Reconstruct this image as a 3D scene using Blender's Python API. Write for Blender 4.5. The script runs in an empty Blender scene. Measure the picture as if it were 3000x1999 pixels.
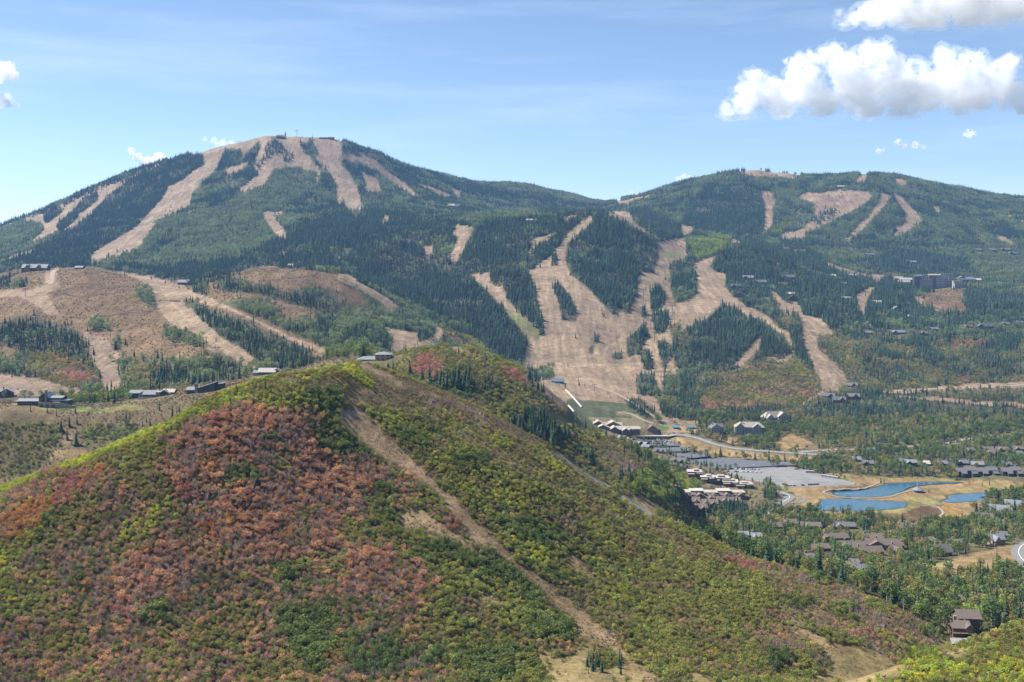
import bpy, bmesh, math, random
import numpy as np
from mathutils import Vector

random.seed(7)
RNG = np.random.default_rng(11)
SC = bpy.context.scene
COL = SC.collection

# ------------------------------------------------------------------ camera, sky, sun, exposure
F = 3217.0          # focal length, in 1/3000 of the picture width
HZ = 760.0          # horizon row in a 3000 x 1999 picture
ZC = 290.0          # camera height above the valley ponds, metres
cam_d = bpy.data.cameras.new('camera')
cam = bpy.data.objects.new('camera', cam_d)
COL.objects.link(cam)
cam.location = (0, 0, ZC)
cam.rotation_euler = (math.radians(90), 0, 0)
cam_d.sensor_width = 36
cam_d.lens = 36 * F / 3000
cam_d.shift_y = -(999.5 - HZ) / 3000
cam_d.clip_start = 1.0
cam_d.clip_end = 60000
SC.camera = cam

SUN_AZ = math.radians(-68)      # measured from the view direction, negative = to the left
SUN_EL = math.radians(50)
sdir = Vector((math.sin(SUN_AZ) * math.cos(SUN_EL), math.cos(SUN_AZ) * math.cos(SUN_EL), math.sin(SUN_EL)))
world = bpy.data.worlds.new('World')
SC.world = world
world.use_nodes = True
wn = world.node_tree
wn.nodes.clear()
w_out = wn.nodes.new('ShaderNodeOutputWorld')
w_bg = wn.nodes.new('ShaderNodeBackground')
w_sky = wn.nodes.new('ShaderNodeTexSky')
w_sky.sky_type = 'NISHITA'
w_sky.sun_disc = False
w_sky.sun_elevation = SUN_EL
w_sky.sun_rotation = SUN_AZ
w_sky.altitude = 2300
w_sky.air_density = 0.95
w_sky.dust_density = 0.05
w_sky.ozone_density = 1.5
# thin cirrus veils, in directions of the sky
w_tc = wn.nodes.new('ShaderNodeTexCoord')
w_map = wn.nodes.new('ShaderNodeMapping')
w_map.inputs['Rotation'].default_value = (0, math.radians(9), 0)
w_map.inputs['Scale'].default_value = (2.2, 2.2, 22)
w_nz = wn.nodes.new('ShaderNodeTexNoise')
w_nz.inputs['Scale'].default_value = 1.6
w_nz.inputs['Detail'].default_value = 7
w_nz.inputs['Roughness'].default_value = 0.6
w_rmp = wn.nodes.new('ShaderNodeMapRange')
w_rmp.inputs['From Min'].default_value = 0.46
w_rmp.inputs['From Max'].default_value = 0.86
w_rmp.inputs['To Max'].default_value = 0.30
w_mix = wn.nodes.new('ShaderNodeMix')
w_mix.data_type = 'RGBA'
w_mix.inputs['B'].default_value = (7.0, 7.6, 8.4, 1)
wn.links.new(w_tc.outputs['Generated'], w_map.inputs['Vector'])
wn.links.new(w_map.outputs['Vector'], w_nz.inputs['Vector'])
wn.links.new(w_nz.outputs['Fac'], w_rmp.inputs['Value'])
wn.links.new(w_rmp.outputs['Result'], w_mix.inputs['Factor'])
wn.links.new(w_sky.outputs['Color'], w_mix.inputs['A'])
wn.links.new(w_mix.outputs['Result'], w_bg.inputs['Color'])
wn.links.new(w_bg.outputs['Background'], w_out.inputs['Surface'])
w_bg.inputs['Strength'].default_value = 0.071

sun_d = bpy.data.lights.new('sun', 'SUN')
sun_d.energy = 5.0
sun_d.angle = math.radians(0.53)
sun_d.color = (1.0, 0.95, 0.87)
sun_o = bpy.data.objects.new('sun', sun_d)
COL.objects.link(sun_o)
sun_o.rotation_euler = sdir.to_track_quat('Z', 'Y').to_euler()

SC.view_settings.view_transform = 'Standard'
SC.view_settings.look = 'None'
SC.view_settings.exposure = 1.16
SC.view_settings.gamma = 1.0
SC.render.engine = 'CYCLES'
cy = SC.cycles
cy.max_bounces = 40
cy.diffuse_bounces = 2
cy.glossy_bounces = 2
cy.transmission_bounces = 3
cy.volume_bounces = 40
cy.transparent_max_bounces = 8
cy.use_denoising = True
cy.use_adaptive_sampling = False
cy.volume_step_rate = 0.5
cy.volume_max_steps = 256
HAZE_DENSITY = 0.000034

# ------------------------------------------------------------------ numeric helpers
def P3(u, v, y):
    return np.array([(u - 1500.0) / F * y, y, ZC - (v - HZ) / F * y])

def _hash(ix, iy, seed):
    h = (ix.astype(np.int64) * 374761393 + iy.astype(np.int64) * 668265263 + seed * 974711) & 0x7fffffff
    h = (h ^ (h >> 13)) * 1274126177 & 0x7fffffff
    h = h ^ (h >> 16)
    return (h & 0xffff) / 65535.0

def vnoise(x, y, seed=0):
    ix = np.floor(x); iy = np.floor(y)
    fx = x - ix; fy = y - iy
    fx = fx * fx * (3 - 2 * fx); fy = fy * fy * (3 - 2 * fy)
    ix = ix.astype(np.int64); iy = iy.astype(np.int64)
    a = _hash(ix, iy, seed); b = _hash(ix + 1, iy, seed)
    c = _hash(ix, iy + 1, seed); d = _hash(ix + 1, iy + 1, seed)
    return (a * (1 - fx) + b * fx) * (1 - fy) + (c * (1 - fx) + d * fx) * fy

def fbm(x, y, wl, octaves=4, seed=0):
    t = 0; a = 1.0; s = 0
    for o in range(octaves):
        t = t + a * (vnoise(x / wl, y / wl, seed + o * 17) - 0.5) * 2
        s += a; a *= 0.5; wl *= 0.5
    return t / s

def inpoly(px, py, poly):
    r = np.zeros(px.shape, bool)
    n = len(poly)
    for i in range(n):
        x0, y0 = poly[i]; x1, y1 = poly[(i + 1) % n]
        if y0 == y1:
            continue
        c = ((y0 > py) != (y1 > py)) & (px < (x1 - x0) * (py - y0) / (y1 - y0) + x0)
        r ^= c
    return r

def polydist(px, py, poly):
    d = np.full(px.shape, 1e9)
    n = len(poly)
    for i in range(n):
        x0, y0 = poly[i]; x1, y1 = poly[(i + 1) % n]
        dx, dy = x1 - x0, y1 - y0
        l2 = dx * dx + dy * dy + 1e-9
        t = np.clip(((px - x0) * dx + (py - y0) * dy) / l2, 0, 1)
        d = np.minimum(d, np.hypot(px - x0 - t * dx, py - y0 - t * dy))
    return np.where(inpoly(px, py, poly), -d, d)

# picture windows the outlines below were read in: origin and magnification
CROPS = {0: (0, 0, 2353 / 3000), 1: (0, 350, 2.24), 2: (1000, 450, 2.24), 3: (2000, 450, 2.24), 4: (0, 900, 2.24), 5: (1000, 950, 2.24),
         6: (2000, 1100, 2.24), 7: (0, 1400, 2.353), 8: (1000, 1400, 2.353), 9: (2000, 1400, 2.353),
         10: (1650, 1180, 4.48), 11: (2500, 1200, 4.48), 12: (2550, 750, 4.978), 13: (0, 1050, 3.361), 14: (2000, 0, 2.353), 15: (0, 0, 2.353)}
def C(c, x, y):
    ox, oy, s = CROPS[c]
    return ox + x / s, oy + y / s
def CP(c, pts):
    return [C(c, *p) for p in pts]

# ------------------------------------------------------------------ terrain: long profile lines, near to far, each (u, distance, row) or (u, distance, None, height)
LINES = [
 [(-1500, 150, None, 60), (4500, 150, None, 60)],
 [(-1500, 350, 2200), (0, 385, 2090), (1500, 385, 2090), (2300, 370, 2140), (2560, 320, 2180), (3000, 285, 2320), (4500, 270, 2320)],
 [(-1500, 400, 2040), (0, 412, 1955), (1000, 415, 1965), (1700, 420, 1985), (2300, 415, 2045), (2560, 370, 2003), (2800, 380, 1920), (3000, 390, 1850), (3400, 400, 1780), (4500, 400, 1760)],
 [(-1500, 455, 1800), (0, 458, 1695), (500, 478, 1590), (890, 500, 1545), (1350, 485, 1690), (1700, 485, 1820), (2000, 482, 1875), (2300, 472, 1950), (2600, 468, 2005), (3000, 480, 2050), (3400, 480, 2000), (4500, 480, 1980)],
 [(-1500, 500, 1700), (-600, 510, 1560), (0, 520, 1438), (150, 525, 1380), (300, 535, 1335), (500, 555, 1242), (600, 570, 1180), (740, 590, 1120), (840, 600, 1096), (900, 610, 1092), (1000, 650, 1074), (1050, 680, 1063), (1100, 690, 1074), (1160, 695, 1100),
  (1250, 700, 1130), (1300, 700, 1150), (1400, 700, 1195), (1500, 695, 1247), (1600, 685, 1307), (1700, 670, 1383), (1780, 660, 1440), (1900, 650, 1520), (2000, 640, 1557), (2100, 625, 1605), (2200, 612, 1650), (2300, 600, 1682), (2400, 585, 1715), (2500, 570, 1750),
  (2600, 555, 1800), (2700, 542, 1850), (2800, 532, 1890), (3000, 530, 1890), (3400, 550, 1850), (4500, 560, 1830)],
 [(-1500, 690, None, 70), (0, 700, None, 98), (500, 720, None, 118), (890, 760, None, 150), (1050, 820, None, 185), (1300, 830, None, 158), (1640, 800, None, 112), (1900, 770, None, 82), (2200, 740, None, 72), (2500, 730, None, 68), (2800, 720, None, 69), (3000, 720, None, 70), (4500, 720, None, 75)],
 [(-1500, 990, None, 60), (0, 1000, None, 72), (300, 1000, None, 86), (600, 990, None, 112), (890, 1040, None, 166), (1050, 1060, None, 188), (1130, 1060, 1064), (1200, 1070, 1034), (1300, 1080, 1019), (1370, 1080, 1022), (1450, 1080, 1049), (1530, 1080, 1085), (1600, 1080, 1136), (1660, 1080, 1192),
  (1700, 1080, 1238), (1760, 1075, 1280), (1830, 1070, 1312), (1900, 1060, 1362), (1940, 1060, 1396), (1985, 1060, 1450), (2025, 1055, 1508), (2065, 1050, 1548), (2110, 1050, 1568), (2200, 1045, 1578), (2350, 1050, 1592), (2500, 1050, 1595), (2800, 1050, 1590), (3000, 1050, 1585), (4500, 1050, 1570)],
 [(-1500, 1150, 1200), (0, 1150, 1186), (130, 1150, 1190), (300, 1150, 1190), (450, 1160, 1172), (620, 1170, 1160), (890, 1200, None, 172), (1050, 1250, None, 186), (1300, 1250, None, 166), (1600, 1260, None, 105), (1700, 1300, None, 70), (1830, 1260, None, 55), (1900, 1260, None, 38), (2000, 1290, None, 20),
  (2100, 1270, None, 8), (2300, 1270, None, 2.5), (2500, 1270, None, 1), (4500, 1270, None, 3)],
 [(-1500, 1300, 1180), (0, 1300, 1174), (300, 1300, 1165), (700, 1320, 1112), (890, 1350, 1082), (1050, 1380, 1035), (1300, 1400, None, 135), (1500, 1440, None, 88), (1700, 1600, None, 42), (1830, 1610, None, 22), (2000, 1600, None, 12), (2150, 1600, None, 9), (2400, 1600, None, 10), (3000, 1600, None, 12), (4500, 1600, None, 14)],
 [(-1500, 1500, 1110), (0, 1500, 1110), (300, 1500, 1100), (700, 1500, 1025), (890, 1550, 1012), (1050, 1600, 995), (1300, 1700, None, 122), (1500, 1800, None, 80), (1700, 1850, 1172), (1850, 1850, 1185), (2000, 1850, 1212), (2300, 1850, 1228), (2600, 1850, 1226), (3000, 1850, 1222), (4500, 1850, 1222)],
 [(-1500, 1800, 960), (0, 1800, 950), (300, 1800, 950), (700, 1800, 922), (890, 1900, 920), (1050, 1950, 948), (1200, 2000, 975), (1300, 2050, 1000), (1420, 2100, 1050), (1550, 2200, 1090), (1700, 2250, 1076), (1820, 2250, 1088), (2000, 2150, 1120), (2200, 2150, 1112), (2400, 2150, 1112), (2600, 2150, 1140), (3000, 2150, 1132), (4500, 2150, 1130)],
 [(-1500, 2250, 850), (0, 2250, 822), (60, 2250, 795), (130, 2250, 790), (250, 2250, 786), (330, 2250, 802), (480, 2250, 830), (560, 2250, 834), (620, 2250, 822), (680, 2250, 804), (760, 2260, 783), (900, 2270, 791), (1000, 2280, 808), (1060, 2290, 838), (1150, 2300, 888), (1250, 2350, 945), (1400, 2450, 950),
  (1550, 2540, 905), (1700, 2550, 905), (1900, 2500, 960), (2000, 2450, 975), (2200, 2450, 985), (2400, 2450, 995), (2600, 2500, 1000), (3000, 2500, 995), (4500, 2500, 990)],
 [(-1500, 2700, None, 200), (0, 2700, None, 205), (250, 2700, None, 222), (560, 2700, None, 222), (760, 2750, None, 240), (1000, 2750, None, 246), (1150, 2800, 842), (1250, 2850, 828), (1400, 2850, 798), (1550, 2900, 768), (1700, 2900, 768), (1900, 2900, 815), (2000, 2900, 835), (2200, 2900, 848), (2400, 2950, 858), (2700, 3000, 882), (3000, 3000, 880), (4500, 3000, 880)],
 [(-1500, 3300, 800), (0, 3300, 780), (250, 3300, 768), (560, 3300, 758), (760, 3300, 738), (1000, 3350, 690), (1150, 3400, 672), (1250, 3450, 655), (1400, 3450, 640), (1550, 3450, 632), (1700, 3450, 634), (1800, 3450, 622), (1900, 3450, 668), (2000, 3400, 715), (2200, 3400, 742), (2400, 3450, 785), (2700, 3450, 835), (3000, 3450, 825), (4500, 3450, 820)],
 [(-1500, 3900, 760), (0, 3900, 730), (250, 3900, 682), (560, 4000, 622), (760, 4000, 600), (1000, 4000, 618), (1150, 4000, 620), (1250, 4000, 620), (1400, 4000, None, 436), (1550, 4000, None, 436), (1700, 4000, None, 436), (1800, 4000, None, 436), (1900, 4000, 668), (2000, 4000, 690), (2200, 4000, 712), (2400, 4000, 728), (2700, 4000, 762), (3000, 4000, 768), (4500, 4000, 770)],
 [(-1500, 4400, 740), (0, 4400, 694), (250, 4400, 612), (560, 4400, 530), (800, 4400, 500), (1000, 4400, 520), (1150, 4450, 556), (1300, 4500, 588), (1500, 4600, None, 470), (1740, 4700, None, 450), (1850, 4500, 615), (2000, 4450, 615), (2200, 4450, 608), (2560, 4450, 608), (2800, 4450, 640), (3000, 4450, 655), (4500, 4450, 700)],
 [(-1500, 4700, 700), (-400, 4700, 715), (0, 4700, 672), (60, 4700, 650), (130, 4700, 622), (200, 4720, 588), (260, 4740, 556), (330, 4750, 526), (420, 4780, 490), (500, 4800, 466), (580, 4800, 447), (650, 4800, 428), (720, 4800, 410), (780, 4800, 396), (830, 4800, 398), (960, 4800, 405), (1000, 4800, 414), (1080, 4850, 440), (1150, 4900, 472), (1250, 5100, 503), (1350, 5400, 533),
  (1400, 5600, 541), (1480, 5600, 536), (1540, 5600, 543), (1600, 5600, 561), (1680, 5650, 578), (1740, 5700, 593), (1780, 5800, 596), (1850, 5700, 586), (1890, 5500, 576), (1950, 5250, 556), (2020, 5100, 535), (2100, 5000, 518), (2160, 5000, 504), (2220, 5000, 500), (2280, 5000, 510), (2360, 5000, 520), (2450, 5000, 520), (2530, 5000, 511), (2570, 5000, 511), (2640, 5000, 522), (2750, 5050, 543), (2850, 5150, 566), (2930, 5250, 580),
  (3000, 5300, 576), (3500, 5300, 600), (4500, 5300, 640)],
 [(-1500, 6500, None, 150), (0, 6000, None, 200), (800, 6000, None, 450), (1400, 6800, None, 380), (1800, 7000, None, 380), (2300, 6500, None, 420), (3000, 6600, None, 380), (4500, 6600, None, 200)],
 [(-1500, 9800, None, 60), (4500, 9800, None, 60)],
]
ucols = np.unique(np.concatenate([np.linspace(-1500, -120, 70), np.linspace(-120, 3120, 650), np.linspace(3120, 4500, 70)]))
yrows = np.concatenate([np.geomspace(150, 380, 60, endpoint=False), np.geomspace(380, 760, 170, endpoint=False), np.geomspace(760, 1900, 240, endpoint=False), np.geomspace(1900, 5400, 260, endpoint=False), np.geomspace(5400, 9800, 50)])
NU, NY = len(ucols), len(yrows)

def line_eval(L):
    us = np.array([p[0] for p in L], float)
    ys = np.interp(ucols, us, [p[1] for p in L])
    zk = [p[3] if p[2] is None else ZC - (p[2] - HZ) / F * p[1] for p in L]
    return ys, np.interp(ucols, us, zk)

KY = np.zeros((len(LINES), NU)); KZ = np.zeros((len(LINES), NU))
for k, L in enumerate(LINES):
    KY[k], KZ[k] = line_eval(L)
def smooth_u(a, n):
    ker = np.hanning(n + 2)[1:-1]; ker /= ker.sum()
    return np.convolve(np.pad(a, n // 2, mode='edge'), ker, mode='valid')
for k in range(len(LINES)):
    n = 3 if k in (4, 6, 11, 16) else 15
    KY[k] = smooth_u(KY[k], n); KZ[k] = smooth_u(KZ[k], n)

Z = np.zeros((NY, NU))
for j in range(NU):
    yk, zk = KY[:, j], KZ[:, j]
    h = np.diff(yk); d = np.diff(zk) / h
    m = np.zeros(len(yk))
    m[0], m[-1] = d[0], d[-1]
    w1 = 2 * h[1:] + h[:-1]; w2 = h[1:] + 2 * h[:-1]
    same = d[:-1] * d[1:] > 0
    with np.errstate(divide='ignore', invalid='ignore'):
        mm = (w1 + w2) / (w1 / d[:-1] + w2 / d[1:])
    m[1:-1] = np.where(same, mm, 0)
    i = np.clip(np.searchsorted(yk, yrows, side='right') - 1, 0, len(yk) - 2)
    t = np.clip((yrows - yk[i]) / h[i], 0, 1)
    t2, t3 = t * t, t * t * t
    Z[:, j] = (2 * t3 - 3 * t2 + 1) * zk[i] + (t3 - 2 * t2 + t) * h[i] * m[i] + (-2 * t3 + 3 * t2) * zk[i + 1] + (t3 - t2) * h[i] * m[i + 1]

GY = np.repeat(yrows[:, None], NU, 1)
GX = (ucols[None, :] - 1500) / F * GY
GU = np.repeat(ucols[None, :], NY, 0)
# relief: gullies and hummocks
amp_far = np.clip((GY - 1850) / 900, 0, 1) * 17
Z += amp_far * fbm(GX + 0.25 * GY, GY * 0.45, 260, 4, 3)
amp_near = np.clip((760 - GY) / 120, 0, 1) * 2.4
Z += amp_near * fbm(GX, GY, 46, 4, 5)
mid_w = np.clip((GY - 740) / 60, 0, 1) * np.clip((1750 - GY) / 200, 0, 1)
hilly = np.clip((Z - 22) / 30, 0, 1)
Z += mid_w * hilly * 3.0 * fbm(GX, GY, 80, 4, 9)
leftfar = np.clip((GY - 1250) / 200, 0, 1) * np.clip((2300 - GY) / 200, 0, 1) * np.clip((1500 - GU) / 300, 0, 1)
Z += leftfar * 6 * fbm(GX + 0.3 * GY, GY * 0.5, 160, 4, 13)
EY, IY, JY = KY[4], KY[8], KY[9]
yE_at = lambda u: np.interp(u, ucols, EY)
yM_at = lambda u: np.interp(u, ucols, np.where(ucols < 1500, IY, JY))

# ---- level sheets: parking lots and ponds (outline in picture, height)
LOTS = [
 ('parking_lot', 'pale', 5.0, CP(6, [(290, 625), (380, 605), (520, 600), (740, 605), (870, 640), (1000, 672), (1135, 705), (1120, 718), (900, 729), (650, 735), (560, 705), (420, 685), (310, 655)])),
 ('parking_lot', 'dark', 6.4, CP(6, [(40, 570), (80, 548), (280, 545), (600, 563), (790, 572), (760, 588), (520, 598), (250, 612), (130, 600)])),
 ('parking_lot', 'dark', 8.6, CP(10, [(1470, 668), (1560, 655), (1850, 655), (1935, 700), (1720, 725), (1540, 722)])),
 ('parking_lot', 'dark', 10.2, CP(10, [(1180, 590), (1420, 577), (1570, 575), (1695, 610), (1660, 635), (1310, 645)])),
 ('parking_lot', 'dark', 11.8, CP(10, [(900, 500), (1300, 482), (1480, 520), (1530, 566), (1100, 586), (950, 560)])),
]
PONDS = [
 (1.0, CP(6, [(980, 768), (1010, 760), (1120, 755), (1240, 745), (1300, 725), (1350, 712), (1480, 705), (1700, 701), (1835, 703), (1790, 710), (1620, 716), (1500, 732), (1430, 765), (1360, 785), (1240, 798), (1080, 796), (1010, 785)])),
 (1.0, CP(6, [(905, 815), (1100, 811), (1200, 818), (1300, 825), (1440, 832), (1468, 846), (1460, 862), (1400, 873), (1250, 885), (1060, 891), (940, 886), (870, 880), (858, 868), (890, 848), (912, 830)])),
 (1.0, CP(6, [(1730, 792), (1800, 783), (1850, 778), (1960, 772), (2120, 762), (2140, 768), (1975, 795), (1962, 805), (1975, 820), (1880, 828), (1800, 833), (1690, 829), (1735, 815), (1745, 803)])),
]
def plane_poly(poly, z):
    out = []
    for (u, v) in poly:
        y = F * (ZC - z) / (v - HZ)
        out.append(((u - 1500) / F * y, y))
    return out
def level(poly, z, inner, outer):
    xs = [p[0] for p in poly]; ys = [p[1] for p in poly]
    m = (GX > min(xs) - outer) & (GX < max(xs) + outer) & (GY > min(ys) - outer) & (GY < max(ys) + outer)
    if not m.any():
        return
    d = polydist(GX[m], GY[m], poly)
    w = np.clip(1 - (d - inner) / (outer - inner), 0, 1)
    w = w * w * (3 - 2 * w)
    Z[m] = Z[m] * (1 - w) + z * w
LOT_XY = [(n, k, z, plane_poly(p, z)) for n, k, z, p in LOTS]
POND_XY = [(z, plane_poly(p, z)) for z, p in PONDS]
for z, p in POND_XY:
    level(p, z + 0.35, 14, 60)
for n, k, z, p in LOT_XY[::-1]:
    level(p, z - 0.14, 5, 20)
for z, p in POND_XY:
    level(p, z - 1.2, -1.0, 2.5)

def ground(x, y):
    x = np.asarray(x, float); y = np.asarray(y, float)
    u = 1500 + F * x / y
    j = np.clip(np.searchsorted(ucols, u) - 1, 0, NU - 2)
    i = np.clip(np.searchsorted(yrows, y) - 1, 0, NY - 2)
    fu = np.clip((u - ucols[j]) / (ucols[j + 1] - ucols[j]), 0, 1)
    fy = np.clip((y - yrows[i]) / (yrows[i + 1] - yrows[i]), 0, 1)
    return (Z[i, j] * (1 - fu) + Z[i, j + 1] * fu) * (1 - fy) + (Z[i + 1, j] * (1 - fu) + Z[i + 1, j + 1] * fu) * fy

VP = HZ + F * (ZC - Z) / GY
RUN = np.minimum.accumulate(VP, axis=0)
def horizon(u, y):
    j = np.clip(np.searchsorted(ucols, u) - 1, 0, NU - 1)
    i = np.clip(np.searchsorted(yrows, y) - 2, 0, NY - 1)
    return RUN[i, j]
def at(u, v, ylo=0, yhi=9000):
    """ground point seen at picture point u, v between two distances"""
    yy = np.linspace(max(ylo, 200), yhi, 6000)
    zz = ground((u - 1500) / F * yy, yy)
    vv = HZ + F * (ZC - zz) / yy
    ok = np.nonzero(vv <= v)[0]
    k = ok[0] if len(ok) else int(np.argmin(vv))
    y = yy[k]
    return np.array([(u - 1500) / F * y, y, zz[k]])
# ------------------------------------------------------------------ land cover, three layers: near hill, middle ground, far slopes
# code -> ground colour (albedo)
GC = {
 'S': (.120, .100, .048), 'Y': (.13, .115, .045), 'K': (.150, .105, .075), 'KR': (.145, .095, .07), 'KP': (.140, .11, .09), 'KO': (.155, .110, .065), 'SK': (.125, .095, .055), 'SG': (.085, .085, .040),
 'SB': (.190, .145, .080), 'T': (.285, .200, .122), 'T2': (.27, .195, .105), 'H2': (.265, .205, .095), 'B3': (.175, .130, .074), 'GB': (.185, .140, .092), 'AN': (.10, .09, .045), 'Q': (.30, .235, .185),
 'C': (.085, .078, .050), 'A': (.115, .115, .055), 'A2': (.11, .11, .055), 'AL': (.14, .13, .055), 'AY': (.14, .13, .055), 'M': (.10, .095, .052), 'CS': (.135, .108, .056), 'C3': (.30, .22, .15),
 'R': (.295, .212, .142), 'RP': (.36, .275, .19), 'R2': (.250, .180, .130), 'B': (.185, .122, .070), 'BD': (.10, .065, .045), 'BR': (.26, .175, .13), 'G': (.095, .105, .055), 'G2': (.20, .20, .085), 'K2': (.13, .105, .055),
 'V': (.135, .12, .06), 'H': (.300, .205, .100), 'HG': (.255, .225, .085), 'HB': (.135, .085, .050), 'HO': (.34, .215, .075), 'N': (.22, .18, .11), 'L': (.10, .16, .04), 'VL': (.19, .15, .09), 'D': (.30, .22, .15),
}
CODES = list(GC)
CI = {c: i for i, c in enumerate(CODES)}
GCA = np.array([GC[c] for c in CODES]) * .72
RS = 4
RW, RH = 3200 // RS, 2200 // RS       # raster covers u -100..3100, v 0..2200
UX, VX = np.meshgrid(np.arange(RW) * RS - 100 + RS / 2, np.arange(RH) * RS + RS / 2)
near = np.full((RH, RW), CI['S']); midr = np.full((RH, RW), CI['V']); far = np.full((RH, RW), CI['M'])
def paint(ras, code, c, pts):
    poly = CP(c, pts)
    x0 = int(max(0, (min(p[0] for p in poly) + 100) // RS)); x1 = int(min(RW, (max(p[0] for p in poly) + 100) // RS + 2))
    y0 = int(max(0, min(p[1] for p in poly) // RS)); y1 = int(min(RH, max(p[1] for p in poly) // RS + 2))
    if x1 <= x0 or y1 <= y0:
        return
    m = inpoly(UX[y0:y1, x0:x1], VX[y0:y1, x0:x1], poly)
    ras[y0:y1, x0:x1][m] = CI[code]
def stroke(ras, code, c, pts, w):
    poly = CP(c, pts)
    for (x0, y0), (x1, y1) in zip(poly[:-1], poly[1:]):
        dx, dy = x1 - x0, y1 - y0
        l2 = dx * dx + dy * dy + 1e-6
        t = np.clip(((UX - x0) * dx + (VX - y0) * dy) / l2, 0, 1)
        ras[np.hypot(UX - x0 - t * dx, VX - y0 - t * dy) < w / 2] = CI[code]
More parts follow.
